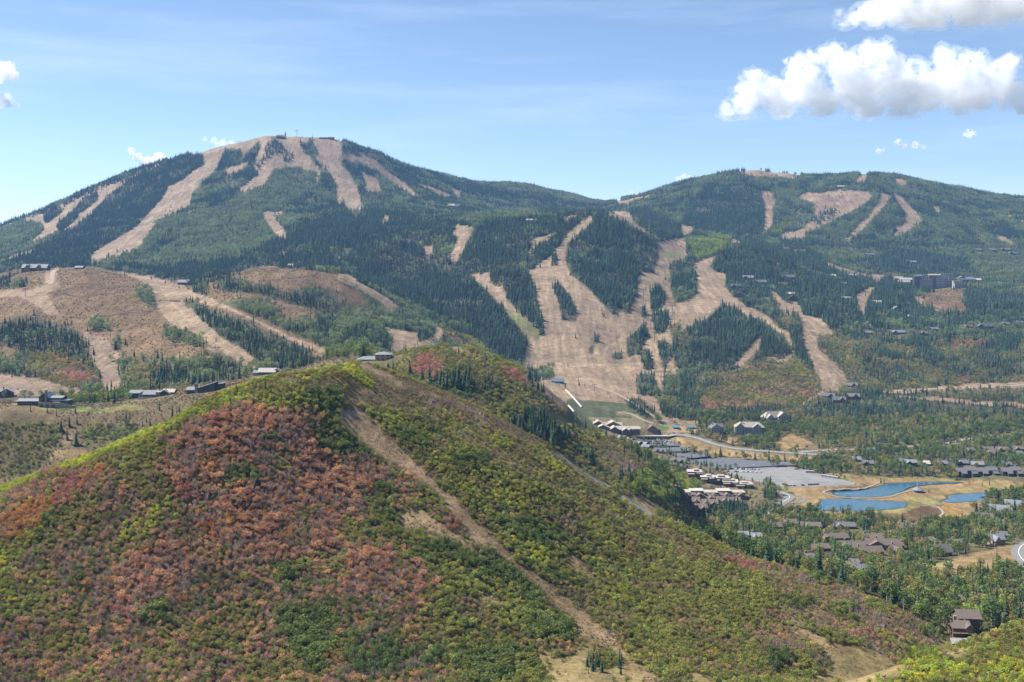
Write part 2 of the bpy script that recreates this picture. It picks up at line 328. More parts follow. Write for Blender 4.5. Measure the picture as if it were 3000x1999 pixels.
for ras, c, items in [
 (far, 0, [('CS', [(1900, 640), (2353, 600), (2353, 1040), (1560, 1040), (1560, 960), (1640, 850)])]),
 (far, 1, [
  ('R', [(-250, 800), (0, 700), (740, 420), (1150, 240), (1760, 70), (2240, 80), (2240, 600), (1900, 620), (1300, 700), (700, 960), (-250, 960)]),
  ('A', [(570, 950), (900, 850), (1020, 700), (1200, 620), (1500, 560), (1560, 470), (1720, 440), (1800, 330), (1950, 310), (2070, 350), (2060, 420), (1980, 520), (1900, 600), (1720, 620), (1780, 740), (1800, 800), (1700, 860), (1500, 920), (1300, 960), (1000, 990), (760, 990), (600, 960)]),
  ('CS', [(960, 880), (1060, 790), (1160, 760), (1190, 800), (1080, 850), (1000, 920)]),
  ('A', [(-250, 850), (0, 720), (130, 670), (270, 680), (280, 720), (200, 800), (0, 905), (-250, 960)]),
  ('M', [(1270, 480), (1420, 330), (1480, 200), (1580, 205), (1600, 260), (1500, 300), (1580, 270), (1690, 150), (1700, 190), (1660, 300), (1690, 370), (1560, 470), (1500, 560), (1240, 600), (1050, 700), (1000, 680), (1250, 560)]),
  ('R', [(1480, 330), (1640, 280), (1600, 330), (1500, 370)]), ('R', [(1570, 450), (1700, 390), (1720, 430), (1600, 480)]),
  ('C', [(390, 760), (600, 620), (700, 480), (830, 400), (1000, 310), (1180, 250), (1340, 225), (1350, 290), (1200, 390), (1110, 440), (1060, 530), (900, 690), (740, 790), (600, 870), (580, 950), (200, 950), (200, 880)]),
  ('C', [(370, 690), (480, 600), (540, 520), (620, 480), (635, 530), (520, 620), (460, 700), (400, 760)]),
  ('C', [(265, 650), (280, 605), (370, 565), (425, 585), (350, 640), (300, 680)]),
  ('A', [(230, 800), (380, 730), (400, 770), (250, 840), (0, 930), (0, 905)]),
  ('C3', [(1720, 240), (1750, 150), (1800, 130), (1850, 150), (1870, 200), (1920, 210), (1930, 270), (1880, 310), (1830, 230), (1740, 280), (1700, 340), (1640, 300)]),
  ('M', [(1970, 150), (2050, 140), (2080, 220), (2060, 260), (2130, 330), (2200, 420), (2200, 500), (2240, 600), (2240, 700), (2050, 560), (2060, 430), (2100, 350), (2060, 290), (1990, 200)]),
  ('M', [(1840, 600), (1950, 520), (2060, 430), (2200, 490), (2240, 600), (2240, 760), (1900, 720)]),
  ('C', [(1860, 760), (1950, 700), (2240, 620), (2240, 990), (1900, 990), (1800, 960), (1700, 920), (1650, 880), (1800, 800)]),
  ('R', [(1710, 620), (1760, 605), (1830, 700), (1865, 760), (1860, 790), (1800, 770)]),
  ('C', [(-250, 960), (0, 950), (200, 880), (200, 950), (600, 950), (760, 990), (1100, 1040), (1230, 1060), (1400, 1040), (1680, 960), (1500, 920), (1300, 960), (1000, 980), (700, 970)]),
  ('B', [(-250, 1010), (0, 1010), (130, 980), (290, 985), (440, 965), (560, 965), (700, 990), (800, 1010), (1100, 1045), (1230, 1065), (1400, 1045), (1680, 965), (1900, 970), (2240, 1020), (2240, 1568), (-250, 1568)]),
  ('R', [(760, 1010), (1000, 1030), (1180, 1080), (1220, 1120), (1400, 1170), (1500, 1230), (1620, 1280), (1900, 1420), (2100, 1500), (2240, 1540), (2240, 1568), (2000, 1500), (1700, 1340), (1480, 1240), (1300, 1200), (1200, 1160), (1240, 1260), (1350, 1360), (1500, 1480), (1640, 1568), (1450, 1568), (1300, 1460), (1150, 1370), (1060, 1270), (1000, 1170), (980, 1090), (900, 1050)]),
  ('R', [(200, 1130), (300, 1080), (310, 1000), (370, 995), (370, 1080), (400, 1110), (300, 1160), (360, 1230), (400, 1290), (330, 1290), (230, 1230), (150, 1160), (-250, 1160), (-250, 1120), (100, 1115)]),
  ('C', [(1220, 1090), (1280, 1050), (1380, 1110), (1350, 1160), (1260, 1130)]),
  ('C', [(1380, 1080), (1550, 1035), (1800, 1100), (1860, 1140), (2000, 1110), (2100, 1100), (2240, 1140), (2240, 1280), (2050, 1250), (1860, 1200), (1700, 1150), (1500, 1130)]),
  ('C', [(1200, 1180), (1260, 1180), (1480, 1280), (1620, 1320), (1750, 1390), (1860, 1430), (2000, 1500), (2040, 1568), (1640, 1568), (1500, 1480), (1360, 1350), (1300, 1300), (1210, 1220)]),
  ('M', [(1440, 1200), (1600, 1180), (1760, 1220), (1900, 1320), (2060, 1300), (2050, 1350), (2240, 1400), (2240, 1540), (2100, 1480), (1950, 1420), (1800, 1340), (1600, 1260)]),
  ('C', [(2020, 1330), (2120, 1260), (2240, 1290), (2240, 1500), (2080, 1420)]),
  ('R2', [(1700, 1170), (1960, 1230), (2100, 1250), (1980, 1240), (1760, 1200)]),
  ('C', [(-250, 1340), (0, 1340), (130, 1290), (300, 1320), (460, 1350), (530, 1400), (590, 1500), (600, 1568), (200, 1568), (0, 1480), (-250, 1480)]),
  ('A', [(900, 1100), (980, 1110), (1040, 1250), (960, 1220), (900, 1160)]), ('A', [(580, 1320), (680, 1300), (740, 1380), (600, 1390)]),
  ('A', [(1060, 1380), (1180, 1370), (1300, 1410), (1380, 1480), (1330, 1500), (1200, 1480), (1080, 1440)]),
  ('C', [(-250, 1050), (0, 1050), (180, 1030), (180, 1110), (-250, 1110)]),
 ]),
 (far, 2, [
  ('R', [(0, 0), (180, 0), (300, 100), (380, 150), (530, 270), (480, 270), (330, 170), (200, 90), (0, 20)]),
  ('R', [(0, 0), (70, 0), (120, 40), (60, 60), (0, 40)]),
  ('R', [(0, 90), (40, 120), (90, 220), (150, 370), (60, 380), (0, 300)]), ('R', [(120, 110), (220, 150), (280, 260), (170, 240)]),
  ('R', [(480, 170), (560, 200), (700, 260), (740, 285), (650, 275)]), ('R', [(730, 225), (790, 240), (780, 285), (740, 275)]),
  ('A', [(840, 160), (1050, 150), (1300, 190), (1560, 250), (1700, 295), (1780, 340), (1500, 330), (1200, 250)]),
  ('C', [(300, 60), (400, 80), (600, 170), (860, 220), (1400, 290), (1420, 400), (1300, 330), (900, 290), (740, 230), (560, 170)]),
  ('R', [(1690, 300), (1850, 305), (1990, 270), (2100, 250), (1990, 290), (1880, 335), (1780, 330)]),
  ('C', [(-50, 400), (200, 380), (400, 380), (770, 440), (760, 480), (720, 560), (700, 700), (860, 780), (920, 860), (980, 940), (1040, 1010), (1100, 1100), (1160, 1150), (1210, 1220), (1180, 1390), (1110, 1380), (960, 1290), (850, 1230), (700, 1150), (600, 1050), (430, 1000), (330, 960), (200, 880), (120, 850), (60, 760), (0, 720)]),
  ('CS', [(150, 640), (330, 600), (480, 680), (560, 740), (430, 760), (260, 720)]),
  ('A', [(610, 560), (700, 530), (720, 620), (700, 680), (620, 660)]), ('R', [(530, 600), (610, 605), (612, 655), (560, 655)]),
  ('M', [(200, 380), (450, 310), (700, 280), (1250, 310), (1400, 400), (1300, 450), (900, 470), (780, 470), (400, 390)]),
  ('A', [(780, 440), (820, 400), (1000, 390), (1250, 350), (1350, 400), (1050, 440), (900, 480)]),
  ('R', [(260, 470), (300, 410), (330, 420), (290, 475)]),
  ('R', [(770, 465), (870, 480), (850, 530), (820, 600), (770, 700), (735, 690), (740, 640), (790, 540), (740, 530)]),
  ('C', [(860, 560), (880, 490), (1000, 440), (1300, 440), (1490, 410), (1480, 460), (1260, 580), (1230, 640), (1160, 690), (980, 780), (900, 780), (770, 720), (800, 640)]),
  ('R', [(860, 800), (980, 780), (1200, 700), (1280, 560), (1350, 530), (1440, 490), (1500, 410), (1640, 400), (1640, 450), (1560, 560), (1490, 600), (1470, 700), (1500, 800), (1600, 880), (1700, 970), (1780, 1060), (1870, 1050), (1930, 930), (1960, 790), (2070, 780), (2080, 560), (1950, 500), (1880, 450), (1790, 440), (1760, 380), (1880, 380), (1950, 470), (2100, 540), (2240, 550), (2240, 1568), (1300, 1568), (1200, 1440), (1180, 1390), (1220, 1230), (1160, 1140), (1050, 1010), (950, 880)]),
  ('C', [(1890, 380), (2000, 370), (2080, 440), (2200, 470), (2240, 480), (2240, 550), (2100, 580), (2000, 500)]),
  ('C', [(1640, 440), (1700, 390), (1770, 400), (1880, 470), (1930, 600), (1960, 760), (1940, 880), (1880, 1000), (1820, 1050), (1760, 1040), (1700, 970), (1600, 870), (1520, 790), (1480, 680), (1500, 580), (1560, 540)]),
  ('C', [(1930, 510), (2000, 520), (2090, 640), (2080, 740), (1990, 780), (1960, 680)]),
  ('C', [(1210, 680), (1300, 590), (1350, 560), (1480, 450), (1590, 400), (1620, 370), (1640, 400), (1560, 460), (1470, 560), (1400, 640), (1330, 700), (1250, 760), (1200, 740)]),
  ('C', [(1380, 660), (1415, 660), (1415, 740), (1380, 740)]),
  ('CS', [(985, 780), (1100, 700), (1220, 700), (1230, 790), (1150, 830), (1080, 850), (1030, 880), (990, 850)]),
  ('C', [(1060, 840), (1150, 800), (1230, 790), (1260, 880), (1280, 980), (1330, 1130), (1340, 1180), (1320, 1210), (1240, 1130), (1180, 1060), (1080, 960)]),
  ('C', [(1385, 850), (1440, 870), (1500, 950), (1550, 1060), (1540, 1110), (1450, 1110), (1430, 1000), (1400, 930)]),
  ('C', [(1660, 1170), (1700, 1200), (1700, 1250), (1660, 1250)]), ('C', [(1630, 1270), (1660, 1260), (1660, 1310), (1630, 1310)]),
  ('C', [(1950, 1000), (1985, 1000), (1985, 1070), (1950, 1070)]),
  ('C', [(2030, 920), (2080, 850), (2130, 900), (2140, 980), (2070, 1040), (2030, 1030)]), ('C', [(2040, 1050), (2150, 1020), (2150, 1120), (2110, 1180), (2060, 1190)]),
  ('C', [(1860, 1210), (1990, 1100), (2020, 1200), (1940, 1320), (1870, 1340)]), ('C', [(1790, 1320), (1850, 1300), (1840, 1360), (1800, 1360)]),
  ('C', [(1960, 1300), (2020, 1280), (2060, 1380), (2030, 1420), (1970, 1420)]), ('C', [(2080, 1220), (2170, 1240), (2190, 1330), (2140, 1400), (2130, 1450), (2080, 1330)]),
  ('C', [(1925, 1450), (2060, 1440), (2080, 1500), (2060, 1568), (1930, 1568)]), ('M', [(2130, 1450), (2240, 1430), (2240, 1568), (2100, 1568)]),
  ('M', [(2150, 730), (2240, 680), (2240, 960), (2190, 980), (2170, 950), (2150, 800)]),
  ('CS', [(2150, 1130), (2240, 1080), (2240, 1430), (2190, 1400), (2180, 1260)]),
  ('G2', [(1040, 1010), (1150, 1050), (1250, 1130), (1330, 1210), (1260, 1230), (1170, 1140)]),
  ('G2', [(2100, 660), (2200, 640), (2240, 660), (2150, 690)]),
  ('A', [(1310, 1410), (1410, 1410), (1400, 1480), (1320, 1480)]), ('C', [(1210, 1390), (1310, 1420), (1310, 1480), (1220, 1480)]),
  ('R2', [(1180, 1370), (1220, 1240), (1320, 1360), (1250, 1370)]),
  ('M', [(-40, 1150), (60, 970), (250, 970), (440, 1050), (620, 1100), (630, 1180), (520, 1240), (490, 1130), (280, 1130), (350, 1230), (320, 1300), (200, 1330), (-40, 1320)]),
  ('C', [(0, 1180), (200, 1130), (340, 1220), (320, 1290), (150, 1320), (0, 1300)]),
  ('R', [(280, 1130), (490, 1180), (510, 1240), (610, 1210), (630, 1110), (670, 1170), (640, 1230), (560, 1270), (480, 1320), (320, 1310), (350, 1230)]),
  ('R', [(-10, 775), (60, 800), (330, 970), (450, 1050), (330, 1020), (200, 940), (100, 880), (-10, 830)]),
  ('B', [(-10, 840), (180, 930), (150, 1000), (-10, 980)]),
  ('K2', [(680, 1140), (850, 1220), (960, 1290), (1100, 1380), (1200, 1440), (1250, 1480), (1000, 1400), (800, 1280), (640, 1220)]),
 ]),
 (far, 3, [
  ('A2', [(595, 250), (620, 140), (1000, 140), (1200, 110), (1500, 120), (2000, 250), (2300, 280), (2300, 620), (1700, 600), (900, 600), (520, 560), (600, 480)]),
  ('C', [(0, 440), (60, 180), (150, 110), (400, 180), (520, 240), (550, 330), (540, 430), (510, 550), (300, 560), (0, 480)]),
  ('A', [(60, 200), (130, 150), (330, 150), (300, 190), (160, 210), (120, 280), (70, 320)]),
  ('R', [(515, 235), (595, 255), (600, 290), (625, 310), (590, 350), (590, 470), (540, 520), (545, 420), (550, 320)]),
  ('R', [(340, 125), (470, 95), (570, 120), (780, 138), (780, 155), (600, 158), (450, 140)]),
  ('R', [(1105, 180), (1170, 128), (1235, 130), (1180, 188)]), ('R', [(1390, 165), (1430, 163), (1475, 190), (1440, 215), (1410, 200)]),
  ('R', [(745, 285), (800, 260), (1000, 245), (1220, 235), (1250, 280), (1160, 340), (1000, 430), (880, 490), (810, 520), (800, 560), (640, 570), (650, 540), (800, 490), (870, 400), (850, 330)]),
  ('BR', [(860, 300), (1150, 250), (1140, 300), (1000, 390), (900, 400), (850, 340)]),
  ('C3', [(840, 440), (900, 370), (1000, 340), (1020, 400), (940, 440), (870, 480)]),
  ('R', [(1300, 250), (1380, 285), (1340, 335), (1250, 420), (1150, 515), (1085, 575), (1050, 575), (1170, 440), (1290, 320)]),
  ('R', [(1390, 258), (1450, 290), (1510, 350), (1568, 430), (1505, 485), (1425, 545), (1380, 550), (1410, 500), (1470, 450), (1460, 380), (1420, 320)]),
  ('R', [(1640, 335), (1680, 335), (1685, 385), (1650, 385)]), ('CS', [(1520, 520), (1680, 515), (1600, 555), (1520, 570)]), ('R', [(2040, 525), (2150, 560), (2220, 612), (2100, 575)]), ('R', [(2135, 380), (2185, 415), (2150, 425)]), ('R', [(2195, 430), (2300, 450), (2210, 455)]),
  ('R', [(2120, 265), (2240, 262), (2300, 262), (2300, 290), (2200, 290)]),
  ('C', [(640, 580), (900, 590), (1300, 600), (1900, 600), (1900, 780), (1300, 790), (900, 700), (640, 640)]),
  ('A', [(860, 630), (1250, 640), (1300, 690), (1000, 720), (880, 680)]), ('A', [(1550, 620), (2240, 610), (2300, 900), (2000, 830), (1850, 700), (1600, 660)]),
  ('M', [(1900, 830), (2300, 830), (2300, 1100), (1900, 1060), (1870, 930)]),
  ('C', [(230, 660), (420, 560), (640, 640), (900, 700), (960, 740), (1060, 790), (1270, 840), (1260, 880), (1130, 930), (1160, 1090), (990, 1150), (900, 1080), (790, 1060), (760, 1010), (690, 990), (600, 900), (560, 880), (380, 960), (290, 880), (290, 790), (220, 760)]),
  ('C', [(1240, 940), (1330, 830), (1520, 900), (1590, 1010), (1720, 1030), (1880, 1010), (1850, 900), (2000, 900), (2300, 1040), (2300, 1110), (1700, 1110), (1200, 1090)]),
  ('R', [(-10, 470), (90, 490), (60, 530), (-10, 560)]), ('R', [(-10, 560), (20, 600), (10, 700), (-10, 700)]),
  ('AL', [(20, 600), (150, 560), (300, 550), (340, 600), (280, 650), (130, 700), (60, 690)]), ('AL', [(510, 555), (600, 490), (700, 430), (740, 470), (640, 540)]),
  ('R', [(300, 590), (330, 560), (410, 595), (350, 610)]),
  ('R', [(65, 710), (230, 670), (290, 635), (225, 700), (195, 740), (225, 770), (295, 790), (285, 880), (380, 965), (500, 1025), (575, 1075), (650, 1150), (710, 1170), (750, 1295), (710, 1240), (655, 1175), (600, 1155), (520, 1085), (430, 1065), (350, 1005), (260, 985), (210, 1060), (100, 1110), (-10, 1160), (-10, 970), (100, 910), (90, 850)]),
  ('C', [(205, 1060), (260, 985), (340, 1050), (440, 1075), (500, 1090), (545, 1160), (500, 1230), (400, 1310), (340, 1390), (250, 1400), (40, 1420), (-10, 1300), (-10, 1170), (110, 1110)]),
  ('R', [(340, 1390), (420, 1310), (500, 1220), (545, 1170), (530, 1260), (480, 1325), (380, 1395)]),
  ('C', [(540, 1170), (600, 1155), (655, 1190), (695, 1270), (705, 1310), (620, 1340), (485, 1350), (515, 1270)]),
  ('R', [(560, 890), (600, 915), (645, 965), (690, 995), (725, 975), (765, 1015), (795, 1065), (900, 1085), (985, 1150), (1005, 1190), (900, 1210), (890, 1280), (965, 1340), (1035, 1420), (1065, 1490), (1005, 1568), (925, 1568), (885, 1450), (845, 1340), (825, 1270), (795, 1200), (795, 1130), (735, 1090), (690, 1045), (635, 1035), (595, 970)]),
  ('C', [(720, 1030), (785, 1080), (785, 1200), (825, 1290), (870, 1420), (895, 1520), (860, 1450), (780, 1350), (750, 1290), (725, 1180)]),
  ('R', [(880, 695), (1000, 735), (1090, 765), (1200, 785), (1325, 805), (1290, 845), (1200, 805), (1060, 785), (960, 745)]),
  ('R', [(1130, 930), (1200, 890), (1275, 878), (1235, 940), (1205, 1000), (1195, 1090), (1160, 1000)]),
  ('R', [(1505, 920), (1560, 950), (1590, 1000), (1545, 985)]),
  ('B', [(1560, 940), (1700, 890), (1850, 900), (1830, 960), (1880, 1010), (1850, 1035), (1720, 1035), (1590, 1010)]),
  ('K2', [(410, 1400), (560, 1350), (780, 1350), (830, 1420), (880, 1500), (890, 1580), (200, 1580), (300, 1480)]),
  ('R', [(550, 1340), (640, 1345), (740, 1310), (735, 1330), (650, 1370)]),
  ('M', [(1060, 1095), (1700, 1100), (2300, 1060), (2300, 1190), (1700, 1200), (1080, 1230)]),
  ('KR', [(1770, 1225), (1860, 1215), (1840, 1270), (1780, 1280)]), ('KR', [(1860, 1250), (2000, 1225), (1990, 1265), (1880, 1280)]), ('KR', [(1800, 1470), (1900, 1480), (1880, 1540), (1810, 1530)]),
 ]),
 (far, 4, [
  ('C', [(-120, 100), (0, 100), (250, 70), (500, 150), (590, 300), (600, 370), (500, 380), (350, 300), (200, 330), (0, 230), (-120, 230)]),
  ('SK', [(180, 330), (350, 290), (500, 370), (620, 380), (640, 500), (560, 560), (430, 540), (300, 470), (150, 430)]), ('KR', [(400, 420), (600, 400), (610, 510), (450, 500)]),
  ('R2', [(-120, 440), (0, 440), (300, 480), (560, 550), (560, 580), (-120, 580)]),
  ('CS', [(780, 520), (820, 400), (900, 340), (1000, 390), (1180, 410), (1360, 440), (1600, 420), (1700, 470), (1500, 560), (900, 580)]),
  ('C', [(1000, 420), (1180, 410), (1400, 450), (1640, 430), (1640, 490), (1450, 520), (1200, 510), (1000, 500)]),
  ('C', [(1300, 80), (1480, 80), (1700, 180), (1850, 230), (2030, 290), (2050, 330), (2240, 340), (2240, 390), (1900, 420), (1740, 395), (1600, 270), (1480, 210), (1350, 140)]),
  ('R2', [(550, 160), (680, 190), (780, 300), (790, 480), (760, 550), (690, 550), (640, 380), (600, 300)]),
  ('C', [(745, 200), (790, 190), (800, 280), (770, 300)]),
  ('R', [(1040, 0), (1250, 0), (1300, 60), (1480, 210), (1600, 280), (1740, 395), (1640, 405), (1500, 330), (1380, 260), (1340, 200), (1150, 130), (1060, 40)]),
  ('KP', [(1380, 290), (1440, 280), (1560, 350), (1620, 380), (1500, 370), (1420, 340)]),
 ]),
 (far, 6, [
  ('K2', [(100, 150), (280, 40), (420, -20), (900, -20), (920, 80), (760, 180), (650, 200), (480, 210), (270, 220), (150, 240)]),
  ('C', [(-20, -20), (130, -20), (60, 130), (130, 200), (130, 300), (-20, 300)]),
  ('KR', [(130, 190), (250, 170), (270, 210), (150, 230)]), ('KR', [(560, 110), (640, 90), (640, 130), (560, 140)]), ('KR', [(770, 90), (850, 80), (850, 140), (780, 140)]), ('KR', [(380, 190), (540, 180), (540, 210), (390, 210)]),
  ('CS', [(760, 200), (860, 170), (1200, 100), (1500, 90), (1900, 170), (2300, 200), (2300, 380), (1800, 400), (1560, 420), (1300, 470), (1000, 460), (870, 430), (760, 400), (740, 260)]),
  ('C', [(1050, 110), (1500, 100), (1900, 180), (2300, 220), (2300, 340), (1900, 380), (1500, 350), (1300, 300), (1000, 330), (780, 290), (800, 230)]),
  ('K2', [(1180, 330), (1500, 320), (1560, 400), (1300, 450), (1150, 440)]),
  ('AY', [(1560, 400), (1600, 375), (1840, 350), (1850, 385), (1700, 430), (1570, 440)]),
  ('R', [(910, -20), (1060, -20), (1010, 80), (930, 120), (780, 192), (765, 188), (900, 110)]),
  ('R', [(1380, 132), (1600, 142), (1900, 168), (2300, 190), (2300, 218), (1900, 188), (1600, 165)]), ('R', [(1340, 95), (1560, 82), (2300, 40), (2300, 75), (1560, 110), (1340, 110)]),
  ('R', [(910, 320), (960, 315), (960, 370), (920, 380)]),
 ]),
 # ---------------- middle ground
 (midr, 0, [('B3', [(-80, 900), (860, 820), (860, 1150), (-80, 1200)]), ('S', [(850, 800), (1100, 780), (1300, 880), (1500, 1090), (1660, 1240), (1400, 1240), (850, 900)]),
            ('G', [(1240, 925), (1440, 930), (1500, 975), (1340, 985), (1200, 960)]), ('R', [(1200, 860), (1480, 860), (1430, 925), (1210, 930)])]),
 (midr, 4, [
  ('S', [(-120, 780), (130, 700), (380, 780), (400, 900), (350, 1000), (200, 1080), (-120, 1170)]), ('B3', [(150, 820), (220, 800), (200, 870), (120, 880)]),
  ('AL', [(530, 800), (700, 770), (900, 770), (900, 850), (750, 880), (560, 920)]), ('T2', [(350, 930), (560, 920), (560, 1000), (330, 1010)]),
  ('HG', [(80, 640), (260, 640), (460, 650), (700, 665), (900, 640), (960, 670), (700, 690), (300, 670)]), ('B3', [(900, 620), (1260, 600), (1250, 650), (960, 660)]),
  ('L', [(130, 625), (330, 640), (480, 650), (690, 672), (690, 682), (400, 668), (140, 640)]),
  ('V', [(430, 560), (740, 570), (880, 560), (880, 620), (740, 640), (440, 640)]),
 ]),
 (midr, 5, [
  ('KR', [(470, 230), (560, 190), (680, 270), (640, 330), (560, 350), (470, 310)]), ('T2', [(690, 150), (800, 140), (830, 190), (760, 200)]),
  ('CS', [(820, 300), (960, 280), (1100, 380), (1130, 470), (900, 420)]),
  ('C', [(590, 370), (700, 320), (860, 380), (880, 500), (800, 510), (700, 460), (600, 410)]), ('C', [(1090, 640), (1250, 600), (1400, 650), (1490, 760), (1380, 800), (1250, 770), (1150, 700)]),
  ('CS', [(1130, 480), (1200, 400), (1300, 430), (1420, 540), (1500, 600), (1400, 590), (1250, 500)]), ('C', [(1220, 420), (1320, 430), (1340, 500), (1240, 490)]),
  ('CS', [(1500, 860), (1680, 840), (1720, 980), (1600, 950)]), ('C', [(1600, 830), (1660, 830), (1680, 960), (1620, 950)]), ('C', [(1800, 960), (1960, 1000), (1960, 1100), (1850, 1080)]),
  ('AY', [(1840, 1090), (1990, 1010), (2240, 1000), (2300, 1130), (1990, 1180)]), ('GB', [(1650, 840), (1850, 840), (2050, 930), (1900, 1000), (1720, 980)]),
  ('T2', [(1850, 1130), (1960, 1130), (2100, 1200), (2060, 1310), (2000, 1260)]), ('KR', [(1060, 300), (1140, 300), (1220, 370), (1200, 400), (1100, 350)]),
 ]),
 (midr, 6, [
  ('AN', [(100, 260), (700, 200), (740, 400), (560, 430), (300, 400)]),
  ('H', [(-20, 400), (120, 440), (300, 470), (560, 500), (880, 525), (870, 585), (780, 572), (600, 548), (280, 540), (120, 500), (-20, 460)]),
  ('H', [(200, 405), (340, 400), (420, 440), (300, 460)]), ('H', [(600, 440), (720, 380), (860, 450), (900, 480), (640, 490)]),
  ('HG', [(930, 640), (1250, 665), (1900, 680), (1700, 690), (1300, 690), (1100, 690)]),
  ('H', [(640, 735), (1140, 715), (1050, 640), (1250, 672), (1600, 690), (1900, 685), (2300, 700), (2300, 760), (1960, 805), (1980, 850), (1900, 905), (1840, 985), (1700, 990), (1300, 965), (1000, 905), (700, 905), (660, 880), (760, 790)]),
  ('HG', [(1400, 820), (1700, 830), (1640, 880), (1420, 900), (1100, 925), (1000, 900), (1440, 875)]), ('HG', [(1500, 790), (1700, 800), (1690, 825), (1450, 815)]), ('HG', [(1700, 780), (1900, 735), (2200, 715), (2200, 730), (1940, 750), (1720, 790)]),
  ('HB', [(1180, 910), (1450, 900), (1560, 860), (1720, 850), (1740, 870), (1690, 900), (1740, 960), (1660, 985), (1500, 950), (1260, 950)]),
  ('HO', [(1700, 850), (1750, 835), (1800, 870), (1850, 910), (1790, 945), (1720, 940), (1690, 905)]),
  ('H', [(1500, 1270), (1700, 1230), (1850, 1180), (2080, 1130), (2300, 1090), (2300, 1340), (2100, 1260), (1950, 1290), (1830, 1330), (1700, 1335)]),
  ('HG', [(1520, 1240), (1700, 1230), (1700, 1260), (1560, 1270)]),
  ('N', [(540, 890), (660, 770), (760, 790), (660, 890)]), ('VL', [(0, 640), (560, 640), (560, 770), (540, 940), (0, 960)]), ('C', [(190, 880), (430, 850), (420, 945), (150, 950)]), ('C', [(560, 720), (640, 720), (640, 790), (570, 800)]), ('AY', [(-160, 740), (0, 690), (110, 740), (60, 770), (-60, 790)]), ('C', [(120, 600), (200, 590), (220, 640), (130, 640)]), 
  ('L', [(350, 960), (420, 960), (420, 975), (350, 975)]),
 ]),
 (midr, 10, [('N', [(300, 200), (1030, 200), (1260, 300), (1260, 400), (1400, 470), (830, 480), (600, 400)]), ('R', [(1220, 260), (1760, 220), (1740, 400), (1260, 390)]), ('L', [(1250, 290), (1360, 300), (1370, 350), (1250, 350)]),
             ('H', [(1380, 490), (1430, 440), (1700, 430), (2240, 620), (2240, 700), (1900, 660), (1500, 520)]), ('N', [(700, 440), (1120, 560), (1010, 630), (880, 560)]),
             ('AN', [(1180, 580), (1300, 620), (1480, 720), (1380, 760), (1150, 700)])]),
 # ---------------- apron of the bowl down to the lodge lawn
 (far, 0, [('R', [(1232, 850), (1467, 850), (1495, 910), (1540, 962), (1333, 970), (1245, 902)])]), (midr, 0, [('R', [(1225, 855), (1467, 855), (1500, 910), (1560, 965), (1333, 970), (1240, 902)]), ('G', [(1300, 918), (1420, 912), (1500, 950), (1500, 985), (1340, 990), (1310, 960)])]),
 (far, 5, [('C', [(1850, 490), (1950, 480), (2060, 590), (1990, 615), (1890, 545)]), ('C', [(1925, 335), (2060, 330), (2080, 400), (2060, 480), (1930, 450)]), ('A', [(1310, 295), (1405, 295), (1400, 360), (1320, 360)]), ('C', [(1210, 290), (1310, 300), (1310, 370), (1220, 370)]), ('CS', [(2050, 480), (2240, 440), (2240, 620), (2120, 600)])]),
 (midr, 5, [('C', [(1850, 490), (1950, 480), (2060, 590), (1990, 615), (1890, 545)]), ('C', [(2050, 480), (2240, 440), (2240, 620), (2120, 600)])]),
 (midr, 10, [('VL', [(850, 480), (1200, 560), (1500, 640), (1800, 740), (2240, 860), (2240, 1000), (1800, 960), (1560, 900), (1400, 900), (1150, 720), (900, 600)]), ('N', [(300, 200), (1030, 200), (1260, 300), (1260, 400), (1400, 470), (830, 480), (600, 400)])]),
 # ---------------- near hill
 (near, 0, [('SB', [(860, 800), (1000, 850), (1180, 950), (1330, 1070), (1500, 1190), (1700, 1300), (1560, 1290), (1350, 1180), (1200, 1090), (1080, 1030), (960, 950), (860, 880)]), ('SK', [(100, 1150), (420, 1050), (900, 1250), (1000, 1420), (980, 1580), (100, 1580)])]),
 (near, 4, [
  ('Y', [(-120, 1190), (0, 1150), (300, 1030), (600, 890), (900, 750), (1250, 620), (1500, 530), (1700, 440), (1900, 400), (2000, 400), (2200, 380), (2240, 640), (2000, 670), (1800, 640), (1560, 620), (1400, 660), (1180, 750), (950, 890), (700, 1000), (480, 1080), (200, 1170), (-120, 1300)]),
  ('B3', [(1880, 400), (2000, 420), (2240, 440), (2240, 640), (2180, 580), (2050, 540), (1900, 520)]), ('SG', [(2010, 610), (2060, 560), (2200, 540), (2240, 560), (2240, 650), (2100, 670)]),
  ('Y', [(1940, 400), (2130, 395), (2140, 465), (1980, 460)]),
  ('K', [(1100, 870), (1200, 780), (1400, 680), (1600, 620), (1800, 660), (2100, 720), (2080, 900), (2240, 1000), (2240, 1568), (1050, 1568), (1080, 1430), (1300, 1300), (1120, 1250), (1020, 1100), (1200, 950)]),
  ('KP', [(1100, 870), (1200, 780), (1380, 700), (1400, 770), (1280, 820), (1180, 870)]), ('KR', [(1370, 700), (1440, 670), (1500, 690), (1480, 800), (1410, 800)]),
  ('KP', [(1180, 940), (1300, 900), (1480, 920), (1450, 1000), (1200, 1000)]), ('KP', [(1600, 830), (1900, 800), (1900, 900), (1650, 950)]), ('KR', [(1130, 1160), (1330, 1130), (1350, 1220), (1230, 1280), (1140, 1240)]),
  ('KO', [(1320, 980), (1420, 950), (1440, 1050), (1330, 1100)]), ('KO', [(1470, 900), (1540, 890), (1560, 980), (1470, 980)]), ('KO', [(1300, 1400), (1560, 1290), (1560, 1400), (1400, 1480)]), ('KP', [(1560, 1250), (1700, 1250), (1680, 1370), (1570, 1370)]),
